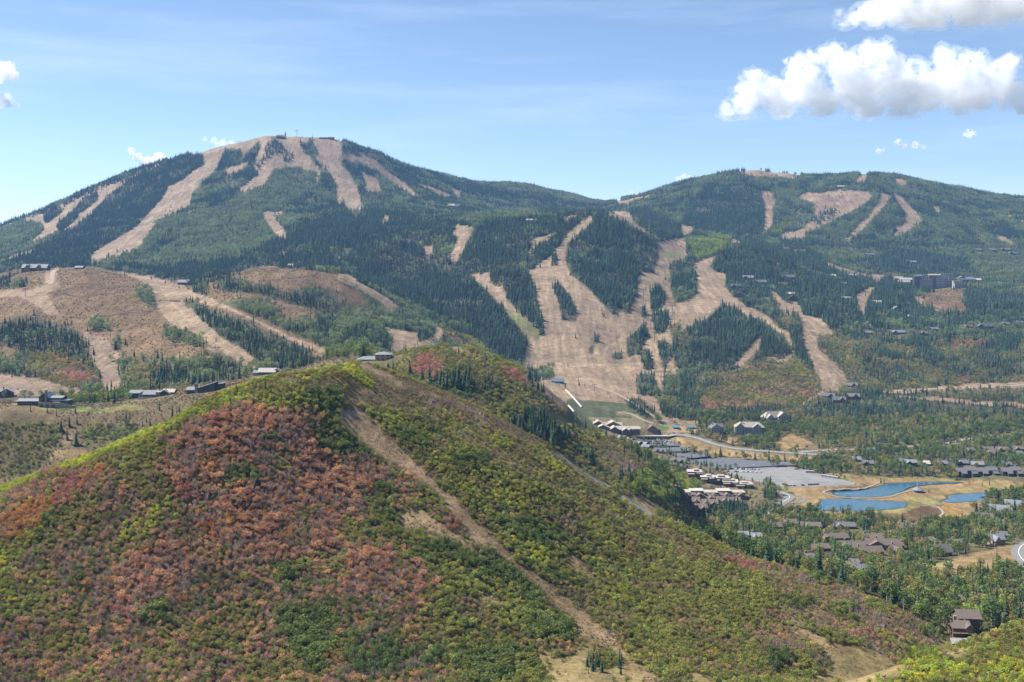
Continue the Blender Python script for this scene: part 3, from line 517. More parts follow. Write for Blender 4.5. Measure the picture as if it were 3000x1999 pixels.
  ('SG', [(1500, 1060), (1640, 1040), (1650, 1110), (1560, 1170), (1440, 1160)]), ('SG', [(1720, 830), (1810, 820), (1800, 890), (1730, 890)]), ('SG', [(2080, 780), (2240, 740), (2240, 980), (2140, 980), (2080, 900)]), ('SG', [(1810, 990), (1870, 980), (1860, 1030), (1810, 1030)]),
  ('KR', [(280, 1090), (360, 1075), (390, 1150), (320, 1170)]), ('KR', [(320, 1240), (340, 1180), (450, 1110), (540, 1060), (560, 1180), (480, 1260), (400, 1330), (330, 1320)]), ('KO', [(560, 1150), (640, 1070), (700, 1110), (640, 1190)]),
  ('KP', [(50, 1230), (240, 1150), (270, 1250), (60, 1310)]), ('KO', [(-120, 1380), (0, 1360), (250, 1260), (320, 1330), (250, 1420), (0, 1568), (-120, 1568)]),
  ('Y', [(720, 1480), (850, 1440), (1000, 1400), (1010, 1290), (1090, 1270), (1080, 1330), (1200, 1290), (1210, 1360), (1050, 1440), (880, 1520), (780, 1540)]),
 ]),
 (near, 7, [
  ('Y', [(-80, 470), (100, 430), (200, 450), (150, 540), (0, 600), (-80, 620)]), ('Y', [(-80, 760), (150, 700), (250, 660), (230, 730), (80, 840), (-80, 860)]),
  ('SK', [(-80, 1000), (300, 960), (640, 950), (1100, 880), (1500, 700), (1900, 600), (2353, 560), (2353, 1420), (-80, 1420)]),
  ('K', [(650, 760), (950, 520), (1300, 450), (1170, 400), (1400, 60), (2353, 0), (2353, 480), (1900, 600), (1550, 520), (1500, 640), (1350, 740), (1150, 850), (950, 890), (820, 1010), (650, 1000)]),
  ('KP', [(1060, 560), (1330, 560), (1330, 720), (1100, 690)]), ('KO', [(1300, 470), (1560, 480), (1600, 600), (1400, 600)]), ('KO', [(1370, 310), (1540, 240), (1560, 300), (1440, 420), (1360, 400)]), ('KP', [(1650, 100), (1780, 110), (1760, 250), (1660, 240)]), ('KR', [(1170, 180), (1370, 20), (1390, 120), (1290, 190)]),
  ('K', [(-80, 1000), (170, 960), (160, 1100), (-80, 1170)]), ('KP', [(60, 690), (200, 500), (250, 470), (210, 620), (80, 720)]), ('KR', [(810, 900), (940, 880), (930, 1020), (820, 1010)]),
  ('SG', [(1850, 920), (2280, 900), (2290, 1100), (2200, 1300), (2100, 1350), (1900, 1080)]), ('SG', [(950, 900), (1140, 900), (1150, 1040), (1000, 1000)]), ('SG', [(280, 270), (400, 250), (400, 330), (310, 330)]), ('SG', [(1940, 600), (2040, 620), (2020, 800), (1950, 760)]),
  ('KO', [(-80, 260), (330, 180), (320, 260), (100, 420), (-80, 430)]), ('KR', [(340, 130), (430, 40), (590, 0), (590, 100), (450, 190), (370, 220)]), ('KP', [(50, 130), (260, 30), (270, 130), (60, 200)]),
 ]),
 (near, 5, [
  ('B3', [(-10, 440), (60, 240), (200, 270), (330, 330), (600, 400), (900, 500), (1050, 580), (1150, 640), (1250, 740), (1300, 800), (1000, 700), (900, 650), (600, 560), (350, 560), (200, 560), (-10, 560)]),
  ('GB', [(480, 440), (640, 440), (860, 560), (1000, 620), (900, 700), (700, 640), (560, 580)]), ('GB', [(900, 800), (1080, 880), (1080, 960), (960, 880)]),
  ('Y', [(-10, 250), (70, 250), (200, 330), (210, 420), (150, 420), (80, 350), (-10, 330)]),
  ('T', [(60, 230), (150, 235), (320, 320), (440, 395), (420, 425), (300, 355), (100, 270)]),
  ('Q', [(-10, 550), (100, 570), (170, 600), (60, 630), (-10, 650)]),
  ('T', [(-10, 640), (160, 600), (250, 640), (340, 740), (450, 850), (560, 960), (640, 1060), (740, 1130), (820, 1200), (930, 1330), (1050, 1420), (980, 1445), (860, 1440), (780, 1330), (700, 1200), (640, 1120), (580, 1030), (470, 980), (330, 900), (180, 800), (40, 690)]),
  ('B3', [(180, 620), (250, 660), (340, 740), (560, 950), (480, 940), (330, 800), (200, 700)]),
  ('K', [(-10, 850), (200, 880), (300, 930), (440, 980), (560, 1050), (620, 1080), (440, 1180), (300, 1280), (-10, 1250)]), ('KO', [(330, 920), (560, 1040), (620, 1060), (500, 1080), (400, 1010)]),
  ('SG', [(-10, 740), (60, 740), (200, 830), (190, 900), (60, 870), (-10, 850)]), ('SG', [(210, 1060), (330, 1030), (390, 1120), (380, 1280), (220, 1280)]), ('SG', [(480, 1090), (620, 1070), (650, 1160), (520, 1230)]), ('KR', [(640, 1220), (760, 1260), (830, 1370), (700, 1330)]),
  ('T2', [(380, 1290), (480, 1180), (560, 1230), (700, 1340), (860, 1430), (700, 1410), (560, 1330), (440, 1330)]),
  ('SG', [(370, 680), (600, 650), (640, 740), (560, 780), (500, 850), (420, 760)]), ('SG', [(690, 840), (900, 850), (960, 920), (800, 930), (700, 870)]),
  ('Y', [(750, 1000), (880, 980), (1000, 1030), (1150, 1120), (1400, 1260), (1300, 1260), (1100, 1200), (920, 1200), (900, 1120), (780, 1080)]), ('Y', [(1280, 900), (1400, 900), (1500, 1000), (1400, 980)]), ('Y', [(640, 590), (800, 620), (860, 660), (700, 650)]), ('Y', [(960, 740), (1100, 760), (1120, 830), (1000, 800)]),
  ('SG', [(1020, 1290), (1300, 1290), (1440, 1400), (1400, 1470), (1150, 1420)]),
 ]),
 (near, 8, [
  ('T2', [(1000, 460), (1120, 455), (1200, 555), (1325, 635), (1430, 750), (1610, 860), (1710, 960), (1870, 1075), (1960, 1185), (2090, 1300), (2250, 1420), (2140, 1420), (1990, 1275), (1870, 1185), (1740, 1150), (1620, 1060), (1595, 955), (1490, 885), (1430, 775), (1295, 690), (1185, 590)]),
  ('B3', [(1200, 555), (1325, 635), (1430, 750), (1480, 800), (1400, 780), (1290, 690)]), ('T', [(1560, 850), (1640, 880), (1740, 990), (1880, 1090), (1940, 1170), (1860, 1110), (1700, 1000)]),
  ('K', [(-10, 470), (350, 500), (560, 620), (700, 760), (500, 830), (250, 850), (-10, 800)]), ('SG', [(370, 470), (640, 480), (640, 580), (480, 620), (380, 560)]), ('KO', [(380, 120), (470, 130), (470, 200), (390, 200)]), ('T2', [(450, 180), (560, 240), (700, 310), (840, 400), (960, 500), (840, 490), (640, 370), (480, 300)]),
  ('SK', [(-10, 850), (500, 850), (700, 980), (820, 1180), (400, 1060), (-10, 900)]),
  ('AN', [(-10, 930), (350, 920), (420, 1130), (620, 1160), (780, 1180), (620, 1420), (-10, 1420)]), ('SG', [(860, 1170), (1150, 1150), (1200, 1290), (1150, 1420), (780, 1420)]),
  ('SG', [(680, 400), (830, 440), (820, 560), (700, 560)]), ('SG', [(880, 540), (1180, 500), (1280, 640), (1180, 720), (900, 700)]), ('SG', [(1100, 700), (1300, 700), (1480, 900), (1350, 930), (1200, 860)]), ('SG', [(1250, 920), (1560, 960), (1600, 1060), (1560, 1120), (1300, 1110)]),
  ('T2', [(940, 780), (1090, 800), (1080, 860), (960, 850)]), ('T2', [(1540, 530), (1640, 540), (1760, 680), (1700, 700), (1600, 620)]),
  ('H2', [(1330, 1160), (1500, 1240), (1600, 1235), (1660, 1130), (1750, 1130), (1690, 1250), (1800, 1330), (2000, 1290), (2200, 1420), (1450, 1420)]), 
  ('Y', [(1220, 510), (1420, 490), (1540, 590), (1450, 610), (1300, 560)]), ('Y', [(1740, 750), (1980, 760), (1980, 860), (1780, 830)]),
  ('SG', [(1390, 640), (1560, 680), (1600, 760), (1450, 740)]),
 ]),
 (near, 9, [
  ('GB', [(300, 520), (420, 520), (700, 640), (1050, 710), (1330, 820), (1560, 860), (1750, 1060), (1700, 1220), (1400, 1260), (1200, 1140), (850, 1020), (500, 960), (700, 850), (560, 700)]),
  ('GB', [(380, 1000), (800, 1010), (900, 1200), (700, 1280), (500, 1200)]),
  ('SG', [(700, 820), (860, 810), (870, 900), (720, 890)]), ('SG', [(1000, 860), (1130, 860), (1170, 950), (1020, 940)]), ('SG', [(1330, 780), (1640, 830), (1940, 900), (1900, 980), (1650, 900), (1450, 870)]), ('SG', [(860, 680), (1100, 690), (1100, 720), (900, 720)]),
  ('AY', [(1300, 860), (1480, 880), (1500, 940), (1340, 920)]), ('AL', [(1340, 1040), (1440, 1060), (1440, 1150), (1350, 1140)]), ('AL', [(1540, 1140), (1780, 1160), (1790, 1230), (1600, 1290), (1540, 1220)]), ('AN', [(1560, 960), (1800, 1000), (1830, 1110), (1650, 1090)]),
  ('T2', [(870, 870), (1000, 900), (1040, 960), (900, 955)]), ('T2', [(1200, 765), (1300, 795), (1345, 840), (1240, 865)]), ('T2', [(950, 725), (1110, 725), (1100, 765), (1000, 760)]),
  ('KR', [(260, 540), (360, 560), (460, 620), (460, 660), (350, 600), (260, 570)]), ('KR', [(1200, 1040), (1280, 1080), (1280, 1130), (1210, 1100)]),
  ('H2', [(60, 1330), (330, 1420), (60, 1420)]), ('AN', [(540, 1230), (800, 1240), (800, 1340), (620, 1380)]), ('AN', [(880, 1190), (1060, 1200), (1060, 1290), (900, 1300)]),
  ('H2', [(960, 1180), (1050, 1140), (1250, 1190), (1450, 1260), (1620, 1300), (1300, 1420), (820, 1420), (950, 1330), (1060, 1290)]), ('T2', [(750, 1020), (820, 1030), (1000, 1120), (1060, 1150), (1000, 1190), (860, 1100)]), ('H2', [(1620, 1080), (1830, 1130), (2000, 1180), (1900, 1230), (1780, 1200)]),
  ('N', [(1860, 1080), (1990, 1080), (2000, 1160), (1840, 1160)]),
  ('Y', [(1250, 1420), (1620, 1290), (1900, 1220), (2100, 1120), (2450, 1010), (2450, 1700), (1200, 1700)]),
 ]),
]:
    for code, pts in items:
        paint(ras, code, c, pts)
# roads, tracks and level sheets keep clear of plants
ROADS = [  # name, label, layer, crop, points, width m, kind, ylo, yhi
 ('road', 'curving grey access road passing above the parking lots to the lodge', 'm', 6, [(-160, 395), (-60, 392), (20, 398), (100, 415), (200, 450), (300, 475), (450, 492), (620, 505), (760, 515), (900, 523), (1000, 535)], 13, 'asphalt', 1350, 1900),
 ('road', 'thin road along the foot of the dark forest slope', 'm', 6, [(760, 508), (900, 495), (1100, 488), (1300, 480), (1500, 470), (1650, 462), (1760, 440), (1900, 415), (2100, 400), (2300, 385)], 9, 'asphalt', 1500, 2100),
 ('road', 'wide light road beside the pond meadow', 'm', 6, [(545, 935), (580, 890), (640, 845), (700, 805), (690, 785), (650, 770), (600, 760)], 13, 'asphalt', 1150, 1450),
 ('path', 'narrow paved path curving off the meadow road', 'm', 6, [(700, 840), (770, 835), (800, 815), (780, 795), (740, 790)], 4, 'asphalt', 1150, 1450),
 ('road', 'bend of pale road on the golden hill at the edge', 'm', 6, [(2330, 1300), (2260, 1240), (2215, 1190), (2205, 1150), (2240, 1110), (2330, 1090)], 12, 'asphalt', 800, 1300),
 ('road', 'road cut with pale stone wall on the green hillside', 'm', 5, [(1400, 845), (1440, 870), (1500, 915), (1560, 960), (1640, 1010), (1700, 1045), (1750, 1075)], 7, 'asphalt', 640, 1150),
 ('road', 'lower end of the road cut above the brown condominiums', 'm', 5, [(1840, 1135), (1890, 1165), (1940, 1195), (1990, 1230), (2030, 1260)], 8, 'asphalt', 640, 1150),
 ('road', 'pale gravel road across the forest slope beneath the hotel hill', 'f', 6, [(1330, 104), (1560, 96), (1900, 82), (2240, 65), (2330, 58)], 9, 'gravel', 1900, 2700),
 ('path', 'dirt service track winding down to the lodge lawn', 'm', 5, [(1560, 390), (1640, 400), (1740, 430), (1850, 480), (1940, 540), (2060, 610), (2130, 640), (2240, 660)], 6, 'gravel', 1500, 2400),
 ('path', 'short concrete track across the green lodge lawn', 'm', 5, [(1815, 582), (1890, 590), (1930, 605), (1980, 630), (2050, 655)], 7, 'gravel', 1500, 2100),
 ('path', 'gravel footpath between the two blue ponds', 'm', 6, [(1300, 700), (1255, 720), (1180, 745), (1000, 752), (925, 768), (960, 785), (1040, 802), (1200, 808), (1350, 800), (1430, 775), (1500, 758)], 3, 'gravel', 1200, 1600),
 ('path', 'pale footpath crossing the brown marsh', 'm', 6, [(1570, 838), (1630, 855), (1680, 870), (1710, 905), (1690, 925), (1712, 945), (1690, 985)], 3, 'gravel', 1150, 1450),
 ('path', 'mown track along the left hill road towards the ridge building', 'f', 1, [(330, 1085), (340, 1050), (345, 1010), (370, 985)], 9, 'gravel', 1700, 2300),
]
for r in ROADS:
    stroke(midr if r[2] == 'm' else far, 'N' if r[2] == 'm' else 'R', r[3], r[4], 12 if r[5] > 6 else 7)
stroke(near, 'T2', 8, [(1060, 460), (1180, 560), (1300, 660), (1430, 780), (1590, 920), (1700, 1020), (1830, 1130), (1960, 1230), (2100, 1350), (2200, 1420)], 20)
stroke(near, 'T', 8, [(1060, 460), (1180, 560), (1300, 660), (1430, 780), (1590, 920), (1700, 1020), (1830, 1130), (1960, 1230), (2100, 1350), (2200, 1420)], 7)
stroke(near, 'T', 5, [(80, 640), (250, 720), (400, 860), (520, 970), (620, 1060), (720, 1170), (830, 1290), (960, 1410), (1060, 1470)], 20)
for c, pts in ((2, [(1240, 858), (1320, 862), (1400, 866)]), (2, [(1225, 1250), (1310, 1360), (1450, 1362), (1600, 1345), (1720, 1300), (1820, 1240), (1900, 1180), (1980, 1090)]), (2, [(1200, 1395), (1500, 1385), (1800, 1385), (1900, 1400)]), (2, [(1560, 1470), (1680, 1485), (1800, 1530)]), (2, [(1700, 1310), (1500, 1340), (1440, 1250), (1470, 1150)]),
               (3, [(80, 730), (110, 860), (170, 930), (260, 990), (420, 1030), (560, 1100), (660, 1180)]), (3, [(800, 1150), (900, 1180), (980, 1180)]), (3, [(870, 1290), (940, 1360), (1000, 1450), (980, 1560)]), (1, [(1000, 1040), (1130, 1200), (1250, 1330), (1500, 1520)]), (1, [(1230, 1130), (1400, 1180), (1600, 1280), (1900, 1430)]), (1, [(1400, 250), (1300, 400), (1100, 560), (900, 720), (740, 860)])):
    stroke(far, 'RP', c, pts, 4)
for r in ROADS:
    if 'road cut' in r[1]: stroke(near, 'N', r[3], r[4], 16)
for pts in ([(330, 1150), (560, 1165), (720, 1150), (900, 1105)], [(420, 1300), (560, 1300), (700, 1290), (1040, 1258)], [(560, 1392), (800, 1385), (900, 1365), (945, 1345), (880, 1350)], [(1000, 1188), (1180, 1188)], [(1060, 1490), (1300, 1480), (1450, 1500)], [(1700, 1060), (1900, 1050), (2100, 1020)]):
    stroke(far, 'BD', 1, pts, 4)
for c, pts in ((1, [(-100, 730), (0, 695), (120, 665), (280, 600)]), (1, [(420, 555), (560, 485), (620, 460)]), (1, [(640, 445), (760, 400), (830, 385), (1000, 305), (1080, 280)]), (1, [(1880, 105), (1990, 100), (2060, 110)]), (1, [(2120, 112), (2240, 112)]), (2, [(0, 0), (180, 0), (300, 15), (400, 55)])):
    stroke(far, 'C3', c, pts, 11)
for n, k, z, p in LOTS:
    ox = np.array(p); m = inpoly(UX, VX, [tuple(q) for q in p]); midr[m] = CI['N']
for z, p in PONDS:
    m = inpoly(UX, VX, [tuple(q) for q in p]); midr[m] = CI['N']

def cover(x, y, z=None):
    """land cover code index at ground points"""
    x = np.asarray(x, float); y = np.asarray(y, float)
    if z is None:
        z = ground(x, y)
    u = 1500 + F * x / y; v = HZ + F * (ZC - z) / y
    wob = np.where(y > 1900, 13.0, 7.0); wl = 7 + 0.016 * y
    u = u + wob * fbm(x / wl, y / wl, 1.0, 3, 41); v = v + 0.55 * wob * fbm(x / wl, y / wl, 1.0, 3, 43)
    i = np.clip((v / RS).astype(int), 0, RH - 1); j = np.clip(((u + 100) / RS).astype(int), 0, RW - 1)
    ye = yE_at(u) * 1.03; ym = yM_at(u)
    r = np.where(y < ye, near[i, j], np.where(y < ym, midr[i, j], far[i, j]))
    out = (u < -100) | (u > 3100) | (v > 2190)
    wild = np.where(y < ye, CI['S'], np.where(y < ym, np.where(u < 0, CI['B3'], CI['V']), CI['M']))
    return np.where(out, wild, r)

# ------------------------------------------------------------------ materials
MATS = {}
def new_mat(name):
    m = bpy.data.materials.new(name)
    m.use_nodes = True
    nt = m.node_tree
    nt.nodes.clear()
    out = nt.nodes.new('ShaderNodeOutputMaterial')
    return m, nt, out
def solid(name, col, rough=0.8, var=0.15, scale=1.5, metal=0.0, bump=0.0, col2=None, spec=0.3):
    """a procedural surface: colour broken up by noise"""
    if name in MATS:
        return MATS[name]
    m, nt, out = new_mat(name)
    b = nt.nodes.new('ShaderNodeBsdfPrincipled')
    b.inputs['Roughness'].default_value = rough
    b.inputs['Metallic'].default_value = metal
    b.inputs['Specular IOR Level'].default_value = spec
    tc = nt.nodes.new('ShaderNodeTexCoord')
    nz = nt.nodes.new('ShaderNodeTexNoise')
    nz.inputs['Scale'].default_value = scale
    nz.inputs['Detail'].default_value = 5
    nt.links.new(tc.outputs['Object'], nz.inputs['Vector'])
    rp = nt.nodes.new('ShaderNodeMix'); rp.data_type = 'RGBA'
    c2 = col2 or tuple(c * (1 - var) for c in col)
    c1 = col if col2 else tuple(min(1, c * (1 + var)) for c in col)
    rp.inputs['A'].default_value = (*c1, 1); rp.inputs['B'].default_value = (*c2, 1)
    mr = nt.nodes.new('ShaderNodeMapRange'); mr.inputs['From Min'].default_value = .32; mr.inputs['From Max'].default_value = .68
    nt.links.new(nz.outputs['Fac'], mr.inputs['Value'])
    nt.links.new(mr.outputs['Result'], rp.inputs['Factor'])
    nt.links.new(rp.outputs['Result'], b.inputs['Base Color'])
    if bump:
        bp = nt.nodes.new('ShaderNodeBump'); bp.inputs['Strength'].default_value = bump; bp.inputs['Distance'].default_value = 0.3
        nt.links.new(nz.outputs['Fac'], bp.inputs['Height']); nt.links.new(bp.outputs['Normal'], b.inputs['Normal'])
    nt.links.new(b.outputs['BSDF'], out.inputs['Surface'])
    MATS[name] = m
    return m

def ground_material():
    m, nt, out = new_mat('hill_ground')
    N = nt.nodes; L = nt.links
    b = N.new('ShaderNodeBsdfPrincipled'); b.inputs['Roughness'].default_value = 0.95; b.inputs['Specular IOR Level'].default_value = 0.1
    at_ = N.new('ShaderNodeAttribute'); at_.attribute_name = 'gcol'
    tc = N.new('ShaderNodeTexCoord')
    prev = at_.outputs['Color']
    for sc, lo, hi, det in ((0.012, .74, 1.24, 4), (0.07, .68, 1.30, 6), (0.4, .62, 1.34, 6)):
        nz = N.new('ShaderNodeTexNoise'); nz.inputs['Scale'].default_value = sc; nz.inputs['Detail'].default_value = det; nz.inputs['Roughness'].default_value = .62
        L.new(tc.outputs['Object'], nz.inputs['Vector'])
        mr = N.new('ShaderNodeMapRange'); mr.inputs['From Min'].default_value = .3; mr.inputs['From Max'].default_value = .7; mr.inputs['To Min'].default_value = lo; mr.inputs['To Max'].default_value = hi
        L.new(nz.outputs['Fac'], mr.inputs['Value'])
        mx = N.new('ShaderNodeVectorMath'); mx.operation = 'SCALE'
        L.new(prev, mx.inputs[0]); L.new(mr.outputs['Result'], mx.inputs['Scale'])
        prev = mx.outputs['Vector']
    mp = N.new('ShaderNodeMapping'); mp.inputs['Scale'].default_value = (.11, .009, .02); mp.inputs['Rotation'].default_value = (0, 0, .35)
    L.new(tc.outputs['Object'], mp.inputs['Vector'])
    nz = N.new('ShaderNodeTexNoise'); nz.inputs['Scale'].default_value = 1.0; nz.inputs['Detail'].default_value = 5
    L.new(mp.outputs['Vector'], nz.inputs['Vector'])
    mr = N.new('ShaderNodeMapRange'); mr.inputs['From Min'].default_value = .32; mr.inputs['From Max'].default_value = .68; mr.inputs['To Min'].default_value = .76; mr.inputs['To Max'].default_value = 1.2
    L.new(nz.outputs['Fac'], mr.inputs['Value'])
    mx = N.new('ShaderNodeVectorMath'); mx.operation = 'SCALE'
    L.new(prev, mx.inputs[0]); L.new(mr.outputs['Result'], mx.inputs['Scale'])
    prev = mx.outputs['Vector']
    # dry-to-olive drift of the grass
    nz = N.new('ShaderNodeTexNoise'); nz.inputs['Scale'].default_value = 0.03; nz.inputs['Detail'].default_value = 6
    L.new(tc.outputs['Object'], nz.inputs['Vector'])
    mr = N.new('ShaderNodeMapRange'); mr.inputs['From Min'].default_value = .5; mr.inputs['From Max'].default_value = .72; mr.inputs['To Max'].default_value = .55
    L.new(nz.outputs['Fac'], mr.inputs['Value'])
    tint = N.new('ShaderNodeVectorMath'); tint.operation = 'MULTIPLY'; tint.inputs[1].default_value = (.74, .86, .62)
    L.new(prev, tint.inputs[0])
    mix = N.new('ShaderNodeMix'); mix.data_type = 'RGBA'
    L.new(mr.outputs['Result'], mix.inputs['Factor']); L.new(prev, mix.inputs['A']); L.new(tint.outputs['Vector'], mix.inputs['B'])
    L.new(mix.outputs['Result'], b.inputs['Base Color'])
    bz = N.new('ShaderNodeTexNoise'); bz.inputs['Scale'].default_value = 0.35; bz.inputs['Detail'].default_value = 6; bz.inputs['Roughness'].default_value = .7
    L.new(tc.outputs['Object'], bz.inputs['Vector'])
    bp = N.new('ShaderNodeBump'); bp.inputs['Strength'].default_value = .9; bp.inputs['Distance'].default_value = 1.2
    L.new(bz.outputs['Fac'], bp.inputs['Height']); L.new(bp.outputs['Normal'], b.inputs['Normal'])
    L.new(b.outputs['BSDF'], out.inputs['Surface'])
    return m

# ------------------------------------------------------------------ ground sheet
def build_ground():
    verts = np.stack([GX, GY, Z], -1).reshape(-1, 3)
    idx = np.arange(NY * NU).reshape(NY, NU)
    q = np.stack([idx[:-1, :-1], idx[:-1, 1:], idx[1:, 1:], idx[1:, :-1]], -1).reshape(-1, 4)
    me = bpy.data.meshes.new('terrain')
    me.vertices.add(len(verts)); me.vertices.foreach_set('co', verts.ravel().astype(np.float32))
    me.loops.add(q.size); me.loops.foreach_set('vertex_index', q.ravel().astype(np.int32))
    me.polygons.add(len(q)); me.polygons.foreach_set('loop_start', np.arange(0, q.size, 4, dtype=np.int32))
    me.polygons.foreach_set('use_smooth', np.ones(len(q), bool))
    me.update(calc_edges=True)
    cov = cover(GX.ravel(), GY.ravel(), Z.ravel())
    col = GCA[cov]
    for z, pp in POND_XY:
        d = polydist(GX.ravel(), GY.ravel(), pp) if False else None
        xs = [q[0] for q in pp]; ys = [q[1] for q in pp]
        m = (GX.ravel() > min(xs) - 12) & (GX.ravel() < max(xs) + 12) & (GY.ravel() > min(ys) - 12) & (GY.ravel() < max(ys) + 12)
        d = polydist(GX.ravel()[m], GY.ravel()[m], pp)
        w = np.clip(1 - np.abs(d) / 4.5, 0, 1)[:, None]
        col[m] = col[m] * (1 - w) + np.array((.055, .052, .028)) * w
    att = me.attributes.new('gcol', 'FLOAT_COLOR', 'POINT')
    att.data.foreach_set('color', np.concatenate([col, np.ones((len(col), 1))], 1).astype(np.float32).ravel())
    o = bpy.data.objects.new('terrain', me)
    COL.objects.link(o)
    me.materials.append(ground_material())
    o['kind'] = 'structure'
    o['label'] = 'mountain slopes, foothills and valley floor with dry grass'
    return o
terrain = build_ground()
# ------------------------------------------------------------------ mesh builder and tagging
class MB:
    def __init__(s):
        s.v = []; s.f = []; s.m = []
    def quad(s, a, b, c, d, m=0):
        n = len(s.v); s.v += [a, b, c, d]; s.f.append((n, n + 1, n + 2, n + 3)); s.m.append(m)
    def poly(s, pts, m=0):
        n = len(s.v); s.v += list(pts); s.f.append(tuple(range(n, n + len(pts)))); s.m.append(m)
    def box(s, x0, x1, y0, y1, z0, z1, m=0):
        n = len(s.v)
        s.v += [(x0, y0, z0), (x1, y0, z0), (x1, y1, z0), (x0, y1, z0), (x0, y0, z1), (x1, y0, z1), (x1, y1, z1), (x0, y1, z1)]
        for q in ((0, 3, 2, 1), (4, 5, 6, 7), (0, 1, 5, 4), (1, 2, 6, 5), (2, 3, 7, 6), (3, 0, 4, 7)):
            s.f.append(tuple(n + i for i in q)); s.m.append(m)
    def prism(s, sec0, sec1, m=0):
        """solid between two equal sections"""
        n = len(s.v); k = len(sec0)
        s.v += list(sec0) + list(sec1)
        s.f.append(tuple(n + i for i in range(k))[::-1]); s.m.append(m)
        s.f.append(tuple(n + k + i for i in range(k))); s.m.append(m)
        for i in range(k):
            j = (i + 1) % k
            s.f.append((n + i, n + j, n + k + j, n + k + i)); s.m.append(m)
    def tube(s, p0, p1, r0, r1=None, k=6, m=0):
        r1 = r0 if r1 is None else r1
        p0 = Vector(p0); p1 = Vector(p1); d = (p1 - p0).normalized()
        a = d.orthogonal().normalized(); b = d.cross(a)
        s.prism([tuple(p0 + r0 * (math.cos(t) * a + math.sin(t) * b)) for t in [2 * math.pi * i / k for i in range(k)]],
                [tuple(p1 + r1 * (math.cos(t) * a + math.sin(t) * b)) for t in [2 * math.pi * i / k for i in range(k)]], m)
    def mesh(s, name, mats):
        me = bpy.data.meshes.new(name)
        me.from_pydata(s.v, [], s.f)
        for mt in mats:
            me.materials.append(mt)
        if len(mats) > 1:
            me.polygons.foreach_set('material_index', s.m)
        me.update()
        return me
    def build(s, name, mats, parent=None):
        return link(name, s.mesh(name, mats if isinstance(mats, (list, tuple)) else [mats]), parent)
def link(name, data, parent=None, loc=None, rz=None, scale=None):
    o = bpy.data.objects.new(name, data)
    COL.objects.link(o)
    if parent is not None: o.parent = parent
    if loc is not None: o.location = loc
    if rz is not None: o.rotation_euler = (0, 0, rz)
    if scale is not None: o.scale = scale
    return o
def tag(o, label=None, cat=None, group=None, kind=None):
    if label: o['label'] = label
    if cat: o['category'] = cat
    if group: o['group'] = group
    if kind: o['kind'] = kind
    return o

# ------------------------------------------------------------------ foliage materials: tint comes from each plant
def leaf_material(name, base=None, transl=0.35, var=0.28):
    m, nt, out = new_mat(name)
    N = nt.nodes; L = nt.links
    a = N.new('ShaderNodeAttribute'); a.attribute_type = 'INSTANCER'; a.attribute_name = 'tint'
    g = N.new('ShaderNodeNewGeometry')
    mr = N.new('ShaderNodeMapRange'); mr.inputs['To Min'].default_value = 1 - var; mr.inputs['To Max'].default_value = 1 + var
    L.new(g.outputs['Random Per Island'], mr.inputs['Value'])
    sc = N.new('ShaderNodeVectorMath'); sc.operation = 'SCALE'
    L.new(a.outputs['Color'], sc.inputs[0]); L.new(mr.outputs['Result'], sc.inputs['Scale'])
    d = N.new('ShaderNodeBsdfDiffuse'); t = N.new('ShaderNodeBsdfTranslucent'); mx = N.new('ShaderNodeMixShader')
    mx.inputs['Fac'].default_value = transl
    L.new(sc.outputs['Vector'], d.inputs['Color']); L.new(sc.outputs['Vector'], t.inputs['Color'])
    L.new(d.outputs['BSDF'], mx.inputs[1]); L.new(t.outputs['BSDF'], mx.inputs[2]); L.new(mx.outputs['Shader'], out.inputs['Surface'])
    return m
M_NEEDLE = leaf_material('conifer_needles', transl=.12, var=.3)
M_LEAF = leaf_material('broad_leaves', transl=.38, var=.3)
M_BARK = solid('grey_brown_bark', (.12, .095, .075), .95, .3, 3)
M_PALEBARK = solid('pale_aspen_bark', (.42, .39, .34), .9, .25, 4)
M_TWIG = leaf_material('bare_twigs', transl=.1, var=.3)

def conifer_mesh(seed, tiers, fronds, slim, gap=0.0):
    """unit-height spruce; crown and trunk as separate builders"""
    r = random.Random(seed)
    c = MB(); t = MB()
    t.tube((0, 0, 0), (0, 0, .55), .022, .010, 5)
    for i in range(tiers):
        f = i / (tiers - 1)
        z = .07 + .88 * f
        rad = slim * (1 - f) ** .82 * r.uniform(.80, 1.12) + .012
        if i == 0: rad *= .8
        for k in range(fronds):
            if r.random() < gap: continue
            a = 2 * math.pi * (k + r.uniform(-.35, .35)) / fronds + i * 1.1
            rr = rad * r.uniform(.72, 1.15)
            dz = rr * r.uniform(.25, .6)
            w = rr * r.uniform(.36, .52)
            ca, sa = math.cos(a), math.sin(a)
            top = (0, 0, z + .045 + rr * .35)
            tip = (ca * rr, sa * rr, z - dz * .6)
            l = (ca * rr * .55 - sa * w, sa * rr * .55 + ca * w, z - dz * .25)
            q = (ca * rr * .55 + sa * w, sa * rr * .55 - ca * w, z - dz * .25)
            c.poly([top, l, tip]); c.poly([top, tip, q])
    c.poly([(.012, 0, .9), (-.006, .011, .9), (0, 0, 1.0)]); c.poly([(-.006, .011, .9), (-.006, -.011, .9), (0, 0, 1.0)]); c.poly([(-.006, -.011, .9), (.012, 0, .9), (0, 0, 1.0)])
    return c, t
